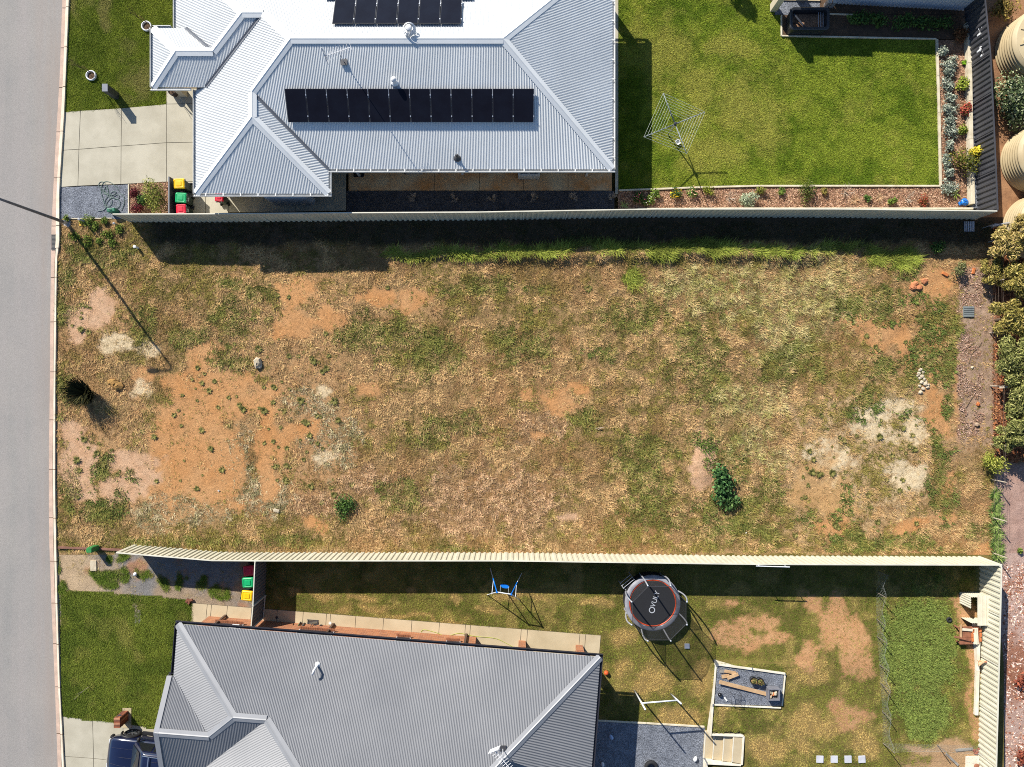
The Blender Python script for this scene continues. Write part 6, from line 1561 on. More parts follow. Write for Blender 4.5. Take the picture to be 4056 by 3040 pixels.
m = MB(); c = G(3925, 1110, 0.25); m.box(c, (0.7, 0.22, 0.2), rz=0.4, ry=0.15); m.solo('concrete_lump', M('old_concrete', srgb(190, 176, 158), srgb(160, 146, 128), 5, 0.9, bump=0.3), 'broken pale concrete lump by the wire fence under olive branches', 'concrete', bevel=0.03)
for i, (pts, lb) in enumerate((([(3835, 1440), (3850, 1400), (3875, 1375), (3885, 1355)], 'long curved dead stick on the drain strip'), ([(3826, 1615), (3850, 1575), (3862, 1560)], 'short dead stick beside the orange stone'), ([(3842, 1560), (3870, 1520)], 'straight dead stick crossing the drain strip mulch'))):
    m = MB(); m.tube(spline([G(x, y, gz_lot(x, y) + 0.03) for x, y in pts], 4), 0.018, 6, 0.008); m.solo('dead_stick', BARKM, lb, 'stick')
m = MB(); m.tube([G(2358, 1697, gz_lot(2358, 1697) + .1), G(2390, 1693, gz_lot(2390, 1693) + .14)], 0.014, 6); m.tube([G(2368, 1702, gz_lot(2368, 1702) + .1), G(2382, 1696, gz_lot(2382, 1696) + .13)], 0.01, 6); m.solo('white_stick', PALEB, 'bleached white forked stick in the middle of the lot', 'stick')
for px, py, lb in ((3468, 1195, 'white scrap of litter in the dark green weeds'), (868, 1944, 'white scrap of litter on orange dirt'), (2955, 2112, 'white scrap of litter near the sunlit fence')):
    m = MB(); c = G(px, py, gz_lot(px, py) + 0.05); m.box(c, (0.09, 0.07, 0.03), rz=0.6, rx=0.4); m.solo('litter_scrap', GUTW, lb, 'litter')
# ================================================================ THINGS AROUND THE GREY-ROOFED HOUSE
wheelie_bin(985, 2262, PLR, 'wheelie bin with red lid in the fence shadow beside the side gate', R(186), 1.0)
wheelie_bin(982, 2309, PLG, 'wheelie bin with green lid between red and yellow, beside the side gate', R(183), 1.02)
wheelie_bin(978, 2361, PLY, 'wheelie bin with yellow lid standing in the sun beside the side gate', R(174), 1.02)
edging('timber_edging', 'red brown sleeper edging from the kerb to the sunlit fence end', [(234, 2168), (380, 2173), (492, 2178)], 0.11, -0.12, 0.12, TIMR)
c = G(386, 2168, 0.02); t = thing('service_pillar', 'green service pillar standing on the red brown sleeper', 'service pillar', c)
SPG = M('pillar_green', srgb(52, 128, 66), srgb(44, 108, 56), 4, 0.5)
m = MB(); m.loft([rrect(c.x, c.y, 0.3, 0.26, 0.04, 0.0), rrect(c.x, c.y, 0.3, 0.26, 0.04, 0.72), rrect(c.x, c.y, 0.26, 0.22, 0.04, 0.78)]); m.build('body', SPG, t)
m = MB(); m.box(c + Vector((0.0, 0.135, 0.4)), (0.22, 0.012, 0.5)); m.build('door', SPG, t)
m = MB(); c = G(372, 2241, 0.03); m.box(c, (0.32, 0.55, 0.08), rz=0.02); m.solo('stone_paver', STONE, 'cream rectangular paver lying on the dusty verge', 'paver', bevel=0.01)
def ball(px, py, r, mat, label, z=0.02, stretch=1.0, rz=0.0, name='ball'):
    c = G(px, py, z); m = MB()
    m.loft([[(c.x + math.cos(rz) * (r * stretch * -math.cos(t_)) - math.sin(rz) * (r * max(.02, math.sin(t_)) * math.cos(a)), c.y + math.sin(rz) * (r * stretch * -math.cos(t_)) + math.cos(rz) * (r * max(.02, math.sin(t_)) * math.cos(a)), c.z + r + r * max(.02, math.sin(t_)) * math.sin(a)) for a in [i * math.pi / 8 for i in range(16)]] for t_ in [i * math.pi / 10 for i in range(11)]])
    return m.solo(name, mat, label, 'ball', smooth=True)
WB = M('white_ball', (0.75, 0.75, 0.74), None, 4, 0.4); OB = M('orange_ball', srgb(206, 92, 40), srgb(186, 76, 32), 5, 0.6, bump=0.2)
ball(540, 2273, 0.1, WB, 'small white ball on the gravel verge'); ball(2400, 2662, 0.125, OB, 'orange basketball on the grass at the grey roof corner')
ball(2752, 3003, 0.1, WB, 'white oval football on the sunny gravel patio', 0.02, 1.45, 1.2, 'football'); ball(2420, 2916, 0.1, M('blue_white_ball', srgb(170, 190, 220), None, 4, 0.4), 'pale blue oval football on the shaded gravel patio', 0.02, 1.45, 2.2, 'football'); ball(2386, 3024, 0.09, WB, 'white oval football in the deep shade of the eave', 0.02, 1.45, 1.9, 'football')
for i, (px, py, rz) in enumerate(((744, 2378, 0.9), (752, 2384, 1.1), (758, 2376, 0.3))):
    m = MB(); c = G(px, py, 0.035); m.box(c + Vector((0, 0, 0.045 + 0.03 * (i == 2))), (0.23, 0.11, 0.08), rz=rz); m.solo('loose_brick', M('brown_brick', srgb(128, 80, 58), srgb(100, 62, 46), 6, 0.9), 'brown brick in the little heap at the front path corner', 'brick', 'bricks at the path corner', bevel=0.006)
# brick letterbox with single bricks
a, b = G(487, 2804), G(522, 2882); m = MB(); m.prism([(a.x, a.y), (b.x, a.y), (b.x, b.y), (a.x, b.y)], 0.0, 0.055); m.solo('letterbox_slab', CONC2, 'pale concrete pad under the brick letterbox', 'slab')
c = G(499, 2834, 0.05); t = thing('brick_letterbox', 'brown brick letterbox pillar on a concrete pad by the driveway', 'letterbox', c)
BRK = [M('brick_red', srgb(140, 82, 56), srgb(116, 64, 44), 7, 0.9, bump=0.2), M('brick_brown', srgb(112, 70, 52), srgb(92, 56, 42), 7, 0.9, bump=0.2), M('brick_pale', srgb(172, 122, 92), srgb(150, 100, 74), 7, 0.9, bump=0.2)]
bw, bl = 0.30, 0.50
m = MB(); m.box(c + Vector((0, 0, 0.38)), (bw - 0.03, bl - 0.03, 0.76)); m.build('mortar_core', M('mortar', srgb(178, 166, 148), None, 5, 0.95), t)
bme = {}
def bk(p, s, i):
    key = (s, i % 3)
    if key not in bme:
        mm = MB(); mm.box((0, 0, 0), s); o = mm.build('brick', BRK[i % 3]); o.parent = t; bme[key] = o.data
    else:
        o = bpy.data.objects.new('brick', bme[key]); COL.objects.link(o); o.parent = t
    o.location = p - c
i = 0
for row in range(9):
    z = c.z + 0.045 + row * 0.086; o_ = (row % 2) * 0.06
    for yy in (-0.19, -0.063, 0.063, 0.19):
        for s in (-1, 1): bk(c + Vector((s * (bw / 2 - 0.03), yy + (o_ - 0.03) * 0.3, z - c.z)), (0.09, 0.116, 0.076), i); i += 1
    for xx in (-0.07, 0.07):
        for s in (-1, 1): bk(c + Vector((xx, s * (bl / 2 - 0.02), z - c.z)), (0.13, 0.075, 0.076), i + 1); i += 1
for yy in range(6): bk(c + Vector((0, -0.215 + 0.086 * yy, 0.80)), (0.31, 0.076, 0.075), i); i += 1
m = MB(); m.box(c + Vector((0, 0.262, 0.55)), (0.2, 0.02, 0.16)); m.build('mail_slot', DARK, t)

# ---------------- dark blue four wheel drive
def car():
    c = G(640, 2972, 0.03); rz = math.atan2(0.12, -1.0)
    t = thing('parked_car', 'dark navy four wheel drive with roof rails parked half under the gable', 'car', c); t.rotation_euler = (0, 0, rz)
    NAVY = M('navy_car_paint', srgb(17, 22, 50), srgb(14, 18, 42), 1, 0.18, spec=0.6, fine=0.02, coat=1.0); BLK = M('black_trim', srgb(26, 26, 28), None, 4, 0.55); GL = M('tinted_glass', (0.012, 0.014, 0.016), None, 1, 0.04, spec=0.8)
    CHR = M('chrome', (0.75, 0.76, 0.78), None, 2, 0.15, metal=0.9)
    def part(m, name, mat, par=None, smooth=False, bevel=0.0):
        o = m.build(name, mat, None, smooth); o.parent = par or t
        if bevel:
            b = o.modifiers.new('bevel', 'BEVEL'); b.width = bevel; b.segments = 3; b.limit_method = 'ANGLE'; b.angle_limit = R(40)
        return o
    # lower body: cross sections along x (front = +x)
    def ring(x, hw, zb, zt, crown, r=0.10):
        pts = [(-hw * 0.92, zb), (-hw, zb + 0.12), (-hw, zt - r * 1.4), (-hw + r * 0.35, zt - r * 0.35), (-hw + r * 1.6, zt), (-hw * 0.4, zt + crown), (0, zt + crown * 1.25), (hw * 0.4, zt + crown), (hw - r * 1.6, zt), (hw - r * 0.35, zt - r * 0.35), (hw, zt - r * 1.4), (hw, zb + 0.12), (hw * 0.92, zb)]
        return [(x, y, z) for y, z in pts]
    st = [(-2.38, .80, .55, .92, .0), (-2.30, .88, .45, 1.02, .0), (-1.9, .93, .42, 1.06, .0), (-1.0, .94, .40, 1.06, .0), (0.0, .94, .40, 1.06, .0), (0.85, .94, .40, 1.07, .01), (1.2, .935, .42, 1.07, .025), (1.7, .92, .42, 1.04, .035), (2.1, .87, .44, .98, .035), (2.3, .78, .48, .90, .02), (2.4, .62, .55, .78, .0)]
    m = MB(); m.loft([ring(*s) for s in st]); body = part(m, 'body', NAVY, smooth=True)
    for y in (-0.45, 0.45, 0.0):
        m = MB(); m.tube([(1.0, y, 1.088 + (.012 if y == 0 else 0)), (1.6, y * 0.98, 1.078 + (.014 if y == 0 else 0)), (2.1, y * 0.9, 1.012)], 0.012, 6); part(m, 'bonnet_crease', NAVY, body)
    # cabin
    def cab(z, xb, xf, hw, r=0.12):
        return rrect((xb + xf) / 2, 0, xf - xb, hw * 2, r, z, 5)
    m = MB(); m.loft([cab(1.04, -2.3, 1.0, .88), cab(1.12, -2.3, 0.92, .87), cab(1.62, -2.18, 0.36, .74), cab(1.74, -2.1, 0.22, .69), cab(1.80, -1.9, 0.05, .58)]); cb = part(m, 'cabin', NAVY, smooth=True)
    m = MB(); m.add([(1.0, -.74, 1.10), (1.0, .74, 1.10), (0.40, .64, 1.63), (0.40, -.64, 1.63), (1.0 - .03, -.74, 1.07), (1.0 - .03, .74, 1.07), (0.37, .64, 1.6), (0.37, -.64, 1.6)], [(0, 1, 2, 3), (4, 7, 6, 5), (0, 4, 5, 1), (1, 5, 6, 2), (2, 6, 7, 3), (3, 7, 4, 0)]); part(m, 'windscreen', GL, cb)
    for s in (-1, 1):
        for xa, xb in ((0.72, -0.15), (-0.25, -1.15), (-1.25, -2.05)):
            xt = 0.30 if xa > 0.5 else xa
            m = MB(); y0, y1 = s * .895, s * .762
            m.add([(xa, y0, 1.12), (xb, y0, 1.12), (xb, y1, 1.58), (xt, y1, 1.58), (xa, y0 - s * .04, 1.12), (xb, y0 - s * .04, 1.12), (xb, y1 - s * .04, 1.58), (xt, y1 - s * .04, 1.58)], [(0, 1, 2, 3), (4, 7, 6, 5), (0, 4, 5, 1), (1, 5, 6, 2), (2, 6, 7, 3), (3, 7, 4, 0)]); part(m, 'side_window', GL, cb)
        m = MB(); m.tube([(0.15, s * .62, 1.80), (-0.3, s * .63, 1.86), (-1.6, s * .63, 1.86), (-1.95, s * .6, 1.80)], 0.02, 8); part(m, 'roof_rail', CHR, cb)
        m = MB(); m.blob((0.72, s * 1.04, 1.16), (0.09, 0.13, 0.09), 10, 6, 0, 1); part(m, 'mirror', BLK, smooth=True)
        m = MB(); m.box((-0.2, s * 1.0, .38), (2.2, 0.2, 0.05)); part(m, 'side_step', BLK, bevel=0.015)
        for i in range(10): m = MB()
        for xx in (1.45, -1.45):
            w = MB(); w.tube([(xx, s * .72, .38), (xx, s * .95, .38)], .385, 26); wh = part(w, 'wheel', BLK)
            w = MB(); w.lathe([(.385, 0), (.40, .05), (.40, .18), (.385, .23), (.27, .23), (.26, .0)], (0, 0, 0), 26, cap=False); ty = part(w, 'tyre', RUB, wh, True); ty.rotation_euler = (R(90), 0, 0); ty.location = (xx, s * .84 + .115, .38)
            w = MB()
            for k in range(6):
                a = k * math.pi / 3; w.bar((xx, s * .955, .38), (xx + .25 * math.cos(a), s * .955, .38 + .25 * math.sin(a)), .05, .02, (0, 1, 0))
            w.tube([(xx, s * .94, .38), (xx, s * .97, .38)], .07, 12); part(w, 'rim', CHR, wh)
            f = MB(); f.tube([(xx + .47 * math.cos(a), s * .95, .42 + .46 * math.sin(a)) for a in [k * math.pi / 10 for k in range(11)]], .06, 8); part(f, 'wheel_arch', BLK, body, True)
        m = MB(); m.box((2.3, s * .62, .80), (.12, .24, .12)); part(m, 'headlight', M('lamp_glass', (.6, .62, .64), None, 1, .1), bevel=.02)
    for y in (-.36, -.12, .12, .36):
        m = MB(); m.tube([(-.35, y, 1.815), (-1.6, y, 1.815)], .012, 6); part(m, 'roof_rib', NAVY, cb)
    for x in (-.2, -1.2):
        m = MB(); m.bar((x, -.66, 1.885), (x, .66, 1.885), .05, .03); part(m, 'roof_bar', CHR, cb)
    m = MB(); m.loft([[(2.28 + dx, y * 1.02, z) for y, z in ((-.8, .42), (.8, .42), (.8, .68), (-.8, .68))] for dx in (0, .14)]); part(m, 'bumper', BLK, bevel=.03)
car()

# ---------------- tools along the brick wall
WOODH = M('tool_handle', srgb(186, 150, 104), None, 6, 0.8); GREENH = M('green_handle', srgb(96, 140, 60), None, 6, 0.6)
def leaning_tool(name, label, foot, top, zt, head, hm, cat):
    a = G(*foot, 0.035); b = P(*top, zt); t = thing(name, label, cat, a)
    m = MB(); m.tube([a + Vector((0, 0, 0.12)), b], 0.016, 6); m.build('handle', hm, t)
    d = (b - a).normalized(); m = MB()
    if head == 'blade':
        s = d.cross(Vector((0, 0, 1))).normalized(); p0 = a + Vector((0, 0, 0.0)); m.add([p0 + s * 0.1, p0 - s * 0.1, p0 + d * 0.3 - s * 0.12 + Vector((0, 0, 0.08)), p0 + d * 0.3 + s * 0.12 + Vector((0, 0, 0.08)), p0 + d * 0.02 + s * 0.1 + Vector((0, 0.02, 0.01)), p0 + d * .02 - s * 0.1 + Vector((0, .02, 0.01)), p0 + d * 0.32 - s * 0.12 + Vector((0, .02, 0.09)), p0 + d * 0.32 + s * 0.12 + Vector((0, .02, 0.09))], [(0, 1, 2, 3), (4, 7, 6, 5), (0, 4, 5, 1), (1, 5, 6, 2), (2, 6, 7, 3), (3, 7, 4, 0)])
    else:
        s = Vector((0.995, -0.08, 0))
        for i in range(4): m.bar(a - s * 0.3 + Vector((0, -0.07 + 0.07 * i, 0.02)), a + s * 0.3 + Vector((0, -0.07 + 0.07 * i, 0.02)), 0.02, 0.03)
        m.bar(a - s * 0.25 + Vector((0, -0.08, 0.03)), a - s * 0.25 + Vector((0, 0.16, 0.03)), 0.02, 0.02); m.bar(a + s * 0.25 + Vector((0, -0.08, 0.03)), a + s * 0.25 + Vector((0, 0.16, 0.03)), 0.02, 0.02)
    m.build('head', DARK if head == 'blade' else CHAR, t); return t
leaning_tool('shovel', 'shovel with dark blade and green handle leaning on the brick wall', (1187, 2468), (1172, 2508), 1.2, 'blade', GREENH, 'shovel')
leaning_tool('spade', 'spade with pale handle and rusty blade leaning on the brick wall', (1165, 2474), (1153, 2503), 1.1, 'blade', WOODH, 'spade')
leaning_tool('hoe', 'narrow dark handled hoe next to the shovel on the brick wall', (1202, 2470), (1182, 2512), 1.2, 'blade', CHAR, 'hoe')
leaning_tool('leveling_rake', 'wide slatted leveling rake leaning on the brick wall', (1240, 2466), (1216, 2512), 1.3, 'rack', CHAR, 'rake')
c = G(1262, 2484, 0.035); t = thing('lawn_edger', 'small dark petrol lawn edger by the downpipe', 'lawn edger', c)
m = MB(); m.box(c + Vector((0, 0, 0.16)), (0.3, 0.22, 0.16)); m.build('engine', CHAR, t, bevel=0.03)
m = MB(); m.blob(c + Vector((0.02, 0, 0.28)), (0.1, 0.08, 0.07), 10, 6, 0, 1); m.build('fuel_tank', DARK, t, smooth=True)
for x, y in ((-.14, .12), (-.14, -.12), (.15, .12), (.15, -.12)):
    m = MB(); m.tube([c + Vector((x, y - .02, .075)), c + Vector((x, y + .02, .075))], .075, 12); m.build('wheel', RUB, t)
m = MB(); m.tube([c + Vector((.1, .08, .2)), c + Vector((.25, -.15, .75)), c + Vector((.25, -.25, .75)), c + Vector((.1, -.08, .2))], .012, 6); m.build('handle', GALV, t)
q = L2(2.35, 0.38); m = MB(); m.box((q.x, q.y, 1.5), (0.35, 0.14, 0.5), rz=A2); m.build('meter_box', M('meter_grey', (0.6, 0.61, 0.62), None, 2, 0.5), h2, bevel=0.01)
m = MB(); m.tube(spline([G(*p, 0.045) for p in ((1668, 2503), (1680, 2494), (1720, 2503), (1770, 2518), (1820, 2508), (1880, 2520), (1960, 2528), (2010, 2550), (2060, 2578))], 6), 0.012, 6)
m.solo('garden_hose', M('lime_hose', srgb(168, 176, 72), srgb(146, 158, 60), 6, 0.5), 'lime green hose trailing along the sunny side path', 'hose', smooth=True)

# ---------------- swing, trampoline, goal
BLUE = M('swing_blue', srgb(20, 118, 214), srgb(16, 100, 190), 4, 0.4); WHTM = M('white_tube', (0.7, 0.72, 0.74), None, 4, 0.4)
zt = 1.95; T0, T1 = P(1968, 2346, zt), P(2025, 2355, zt); B0, B1 = G(1942, 2252), G(2066, 2272); F0, F1 = G(1930, 2357), G(2058, 2377)
t = thing('swing_frame', 'blue and white single swing frame at the edge of the fence shadow', 'swing', (T0 + T1 + Vector((0, 0, -2 * zt))) * 0.5)
m = MB(); m.tube([T0, T1], 0.026, 8); m.build('top_bar', WHTM, t)
for a, b, mt in ((B0, T0, BLUE), (B1, T1, BLUE), (F0, T0, WHTM), (F1, T1, WHTM)):
    m = MB(); m.tube([a.lerp(b, 0.0), a.lerp(b, 0.45)], 0.022, 8); m.build('lower_leg', WHTM, t); m = MB(); m.tube([a.lerp(b, 0.44), b], 0.027, 8); m.build('upper_leg', mt, t)
for a, b, s in ((B0, T0, F0), (B1, T1, F1)):
    m = MB(); m.tube([a.lerp(b, 0.5), s.lerp(b, 0.5)], 0.018, 6); m.build('cross_brace', WHTM, t)
    m = MB(); m.lathe([(0.045, -0.04), (0.045, 0.04)], b, 10); m.build('corner_joint', BLUE, t)
seat = P(1999, 2323, 0.5); d = (T1 - T0).normalized()
m = MB(); m.loft([[tuple(seat + d * (0.24 * math.cos(a)) + Vector((0.0, 0.10 * math.sin(a), z))) for a in [i * math.pi / 8 for i in range(16)]] for z in (-0.02, 0.02)]); m.build('seat', BLUE, t)
for s in (-1, 1):
    m = MB(); m.tube([T0.lerp(T1, 0.5) + d * s * 0.2, seat + d * s * 0.22], 0.008, 5); m.build('rope', WHTM, t)

c = Vector((7.22, -11.26, 0.01)); t = thing('trampoline', 'round black trampoline with grey pads, orange rim and safety net', 'trampoline', c)
PAD = M('grey_pad', srgb(140, 140, 146), srgb(118, 118, 126), 3, 0.6); MATB = M('jump_mat', srgb(48, 48, 50), srgb(42, 42, 44), 20, 0.85); ORG = M('orange_rim', srgb(206, 76, 36), None, 5, 0.5); STEEL = M('tramp_steel', srgb(186, 188, 194), None, 4, 0.35, metal=0.4)
m = MB(); m.lathe([(1.16, 0.885), (1.16, 0.9), (0.02, 0.9)], c, 48); mt_ = m.build('jump_mat', MATB, t)
m = MB(); m.lathe([(1.15, 0.905), (1.17, 0.93), (1.20, 0.935), (1.215, 0.905)], c, 48, cap=False); m.build('mat_rim', ORG, t, smooth=True)
m = MB(); m.lathe([(1.205, 0.89), (1.215, 0.95), (1.25, 0.96), (1.38, 0.95), (1.42, 0.92), (1.42, 0.84)], c, 48, cap=False); m.build('safety_pad', PAD, t, smooth=True)
m = MB(); m.tube([c + Vector((1.4 * math.cos(a), 1.4 * math.sin(a), 0.83)) for a in [i * math.pi / 24 for i in range(49)]], 0.03, 8, cap=False); m.build('frame_ring', STEEL, t, smooth=True)
for i in range(8):
    a = R(22.5 + 45 * i); u = Vector((math.cos(a), math.sin(a), 0))
    m = MB(); m.tube([c + u * 1.36, c + u * 1.44 + Vector((0, 0, 0.05)), c + u * 1.42 + Vector((0, 0, 0.83))], 0.03, 8); m.build('leg', STEEL, t)
    m = MB(); m.tube(spline([c + u * 1.44 + Vector((0, 0, 0.6)), c + u * 1.56 + Vector((0, 0, 1.3)), c + u * 1.58 + Vector((0, 0, 2.0)), c + u * 1.46 + Vector((0, 0, 2.6))], 4), 0.038, 8); m.build('net_post', STEEL, t, smooth=True)
def net_mat():
    m, tr, b = newmat('safety_net'); b.inputs['Base Color'].default_value = (*srgb(30, 30, 32), 1); b.inputs['Roughness'].default_value = 0.9
    tp = nd(tr, 'ShaderNodeBsdfTransparent'); mx = nd(tr, 'ShaderNodeMixShader'); mx.inputs[0].default_value = 0.42
    tr.links.new(tp.outputs[0], mx.inputs[1]); tr.links.new(b.outputs[0], mx.inputs[2]); tr.links.new(mx.outputs[0], tr.nodes['Material Output'].inputs[0]); return m
NET = net_mat()
m = MB(); m.lathe([(1.24, 0.95), (1.22, 1.4), (1.30, 2.0), (1.42, 2.55)], c, 8, cap=False)
_a = R(22.5); m.v = [(c.x + (p[0] - c.x) * math.cos(_a) - (p[1] - c.y) * math.sin(_a), c.y + (p[0] - c.x) * math.sin(_a) + (p[1] - c.y) * math.cos(_a), p[2]) for p in m.v]; m.build('safety_net', NET, t, fix=False)
m = MB(); m.tube([c + Vector((1.42 * math.cos(R(22.5 + 45 * i)), 1.42 * math.sin(R(22.5 + 45 * i)), 2.55)) for i in range(9)], 0.012, 6); m.build('net_top_cord', DARK, t)
m = MB(); m.lathe([(1.41, 0.82), (1.40, 0.04)], c, 40, cap=False); m.build('skirt', M('tramp_skirt', srgb(30, 30, 34), None, 4, 0.9), t)
ua = R(35); lad = [c + Vector((-1.5, 0.75, 0.0)), c + Vector((-0.95, 1.2, 0.0))]
for q in lad:
    m = MB(); m.tube([q + Vector((-.12, .15, 0)), q + Vector((0, 0, 0.92))], 0.018, 6); m.build('ladder_rail', STEEL, t)
for z in (0.3, 0.6, 0.88):
    k = Vector((-.12, .15, 0)) * (1 - z / .92); m = MB(); m.tube([lad[0] + k + Vector((0, 0, z)), lad[1] + k + Vector((0, 0, z))], 0.016, 6); m.build('ladder_rung', STEEL, t)
LOGO = M('white_print', (0.62, 0.64, 0.66), None, 4, 0.7)
text_mesh('brand_lettering', 'VULY', 0.36, LOGO, t, (0.13, 0.20, 0.904), (0, 0, R(72)))
m = MB(); m.lathe([(0.115, 0.902), (0.115, 0.906), (0.16, 0.906), (0.16, 0.902)], c + Vector((-0.04, -0.36, 0)), 32, cap=False); m.build('brand_ring', LOGO, t)

t = thing('rugby_goal', 'white tubular H shaped goal standing on the grass near the patio', 'goal', G(2585, 2742))
a0, a1, b0, b1 = G(2513, 2735), P(2556, 2811, 3.2), G(2655, 2747), P(2698, 2788, 3.2)
for p, q in ((a0, a1), (b0, b1)):
    m = MB(); m.tube([p, q], 0.04, 10); m.build('upright', WHTM, t, smooth=True)
m = MB(); m.tube([a0.lerp(a1, 0.69), b0.lerp(b1, 0.69)], 0.036, 10); m.build('crossbar', WHTM, t, smooth=True)
m = MB(); c = G(2720, 2558, 0.02); m.box(c + Vector((0, 0, 0.04)), (0.26, 0.26, 0.08)); tt = m.solo('wire_crate', GALV, 'small grey wire crate on the grass in the trampoline shadow', 'crate', bevel=0.01)

# ---------------- terrace: retaining walls, gravel bed, steps
ZT = 0.5
WSL = M('white_sleeper', srgb(212, 206, 190), srgb(196, 186, 164), 2, 0.8, bump=0.15, fine=0.08); GPOST = M('galv_post', srgb(130, 134, 140), None, 4, 0.45, metal=0.4)
def wall_run(t, pts, z0, z1, w=0.09, piece=2.0, posts=True, rows=2):
    ps = [G(x, y) for x, y in pts]
    for a, b in zip(ps[:-1], ps[1:]):
        n = max(1, round((b - a).length / piece))
        for i in range(n):
            p = a.lerp(b, i / n); q = a.lerp(b, (i + 1) / n); e = (q - p).normalized() * 0.008
            for r_ in range(rows):
                za = z0 + (z1 - z0) * r_ / rows; zb = z0 + (z1 - z0) * (r_ + 1) / rows - 0.006
                m = MB(); m.bar((p.x + e.x, p.y + e.y, (za + zb) / 2), (q.x - e.x, q.y - e.y, (za + zb) / 2), w, zb - za); m.build('sleeper', WSL, t, bevel=0.006)
            if posts:
                m = MB(); m.box((p.x, p.y, (z0 + z1) / 2 + 0.005), (0.05, w + 0.05, z1 - z0 + 0.02)); m.build('post', GPOST, t)
t = thing('retaining_wall', 'white sleeper retaining wall from the gravel bed down to the steps', 'retaining wall', G(2812, 2620))
wall_run(t, [(2824, 2618), (2812, 2775), (2803, 2897)], -0.1, 0.58)
t = thing('gravel_bed_frame', 'white sleeper frame round the gravel bed with planks and fire pit', 'bed edging', G(2960, 2700))
wall_run(t, [(2830, 2616), (2965, 2634), (3094, 2652)], 0.05, 0.62)
wall_run(t, [(3094, 2655), (3082, 2778)], 0.3, 0.60, 0.06, rows=1); wall_run(t, [(2818, 2774), (2950, 2780), (3078, 2786)], 0.3, 0.60, 0.06, rows=1, posts=False)
m = MB(); m.prism([tuple(G(x, y)[:2]) for x, y in ((2830, 2621), (3090, 2657), (3079, 2780), (2820, 2772))], 0.1, 0.535); tag(m.build('bed_gravel', GRAV), kind='structure')
edging('timber_edging', 'pale sleeper edging between grass and gravel patio', [(2362, 2853), (2560, 2864), (2790, 2878)], 0.09, -0.1, 0.06, TIM)
t = thing('garden_steps', 'cream steps between white sleeper walls rising from patio to terrace', 'steps', G(2860, 2970))
sx = [2790, 2822, 2858, 2892, 2928]
for i in range(4):
    z = 0.14 * (i + 1) - 0.02; a, b = G(sx[i], 2897), G(sx[i + 1], 3010)
    m = MB(); m.prism([tuple(G(sx[i], 2892)[:2]), tuple(G(sx[i + 1], 2896)[:2]), tuple(G(sx[i + 1] - 7, 3004)[:2]), tuple(G(sx[i] - 7, 2998)[:2])], -0.1, z); m.build('tread', CONC2, t)
    m = MB(); p, q = G(sx[i] + 2, 2893), G(sx[i] - 5, 2998); m.bar((p.x, p.y, z - 0.02), (q.x, q.y, z - 0.02), 0.05, 0.06); m.build('nosing', WSL, t)
wall_run(t, [(2808, 2891), (2930, 2896)], 0.0, 0.6, 0.07, posts=False); wall_run(t, [(2790, 3003), (2922, 3010)], 0.0, 0.6, 0.07, posts=False); wall_run(t, [(2932, 2897), (2925, 3009)], 0.3, 0.58, 0.1, rows=1, posts=False); wall_run(t, [(2789, 3004), (2782, 3100)], -0.1, 0.58)
# on the gravel bed
PLK = M('pale_plank', srgb(188, 156, 118), srgb(166, 134, 98), 3, 0.85, bump=0.15, fine=0.12); PLKG = M('grey_plank', srgb(140, 136, 128), srgb(116, 110, 102), 3, 0.85, bump=0.15, fine=0.12)
def plank(a, b, w, h, mat, label, z=None, name='plank'):
    m = MB(); m.bar(a, b, w, h); return m.solo(name, mat, label, 'plank', bevel=0.006)
zb_ = 0.54
plank(G(2834, 2680, zb_ + 0.16), G(3025, 2732, zb_ + 0.05), 0.19, 0.045, PLK, 'long pale plank laid diagonally across the gravel bed')
plank(G(2838, 2642, zb_ + 0.03), G(2900, 2650, zb_ + 0.03), 0.14, 0.05, PLKG, 'grey board lowest in the plank heap of the gravel bed'); plank(G(2856, 2640, zb_ + 0.08), G(2900, 2648, zb_ + 0.08), 0.15, 0.04, PLK, 'short pale board across the grey one in the plank heap')
plank(G(2846, 2664, zb_ + 0.03), G(2876, 2660, zb_ + 0.03), 0.18, 0.05, PLK, 'short pale board lying flat beside the plank heap'); plank(G(2866, 2668, zb_ + 0.10), G(2908, 2650, zb_ + 0.14), 0.17, 0.05, PLK, 'pale board tilted on top of the plank heap')
def pot(px, py, label, seed):
    c = G(px, py, zb_); t = thing('plant_pot', label, 'plant pot', c)
    m = MB(); m.lathe([(0.14, 0), (0.2, 0.3), (0.18, 0.3), (0.17, 0.24)], c, 20); m.build('pot', BK, t, smooth=True)
    m = MB(); m.lathe([(0.175, 0.24), (0.02, 0.27)], c, 16); m.build('soil', SOILD, t); leaf_mesh('foliage', [(c.x, c.y, c.z + 0.34, 0.16, 0.16, 0.1), (c.x + 0.12, c.y - 0.1, c.z + 0.3, 0.12, 0.12, 0.08)], 160, 0.04, [lin(110, 112, 60), lin(84, 90, 46), lin(150, 120, 80)], t, 2.5, seed=seed)
pot(2965, 2672, 'black pot of straggly plants beside the long plank', 5); pot(2990, 2676, 'black pot of wilting plants leaning towards the fire pit', 6)
c = G(3040, 2722, zb_); t = thing('fire_pit', 'square grey fire pit filled with pale stones', 'fire pit', c); FP = M('fire_pit_steel', srgb(120, 120, 126), srgb(100, 100, 106), 4, 0.6)
for dx, dy, sx_, sy_ in ((0, .27, .6, .06), (0, -.27, .6, .06), (.27, 0, .06, .48), (-.27, 0, .06, .48)):
    m = MB(); m.box(c + Vector((dx, dy, .24)), (sx_, sy_, .40)); m.build('side', FP, t, bevel=.008)
m = MB(); m.box(c + Vector((0, 0, .1)), (.48, .48, .1)); m.build('ash_bed', DARK, t)
rr = random.Random(3)
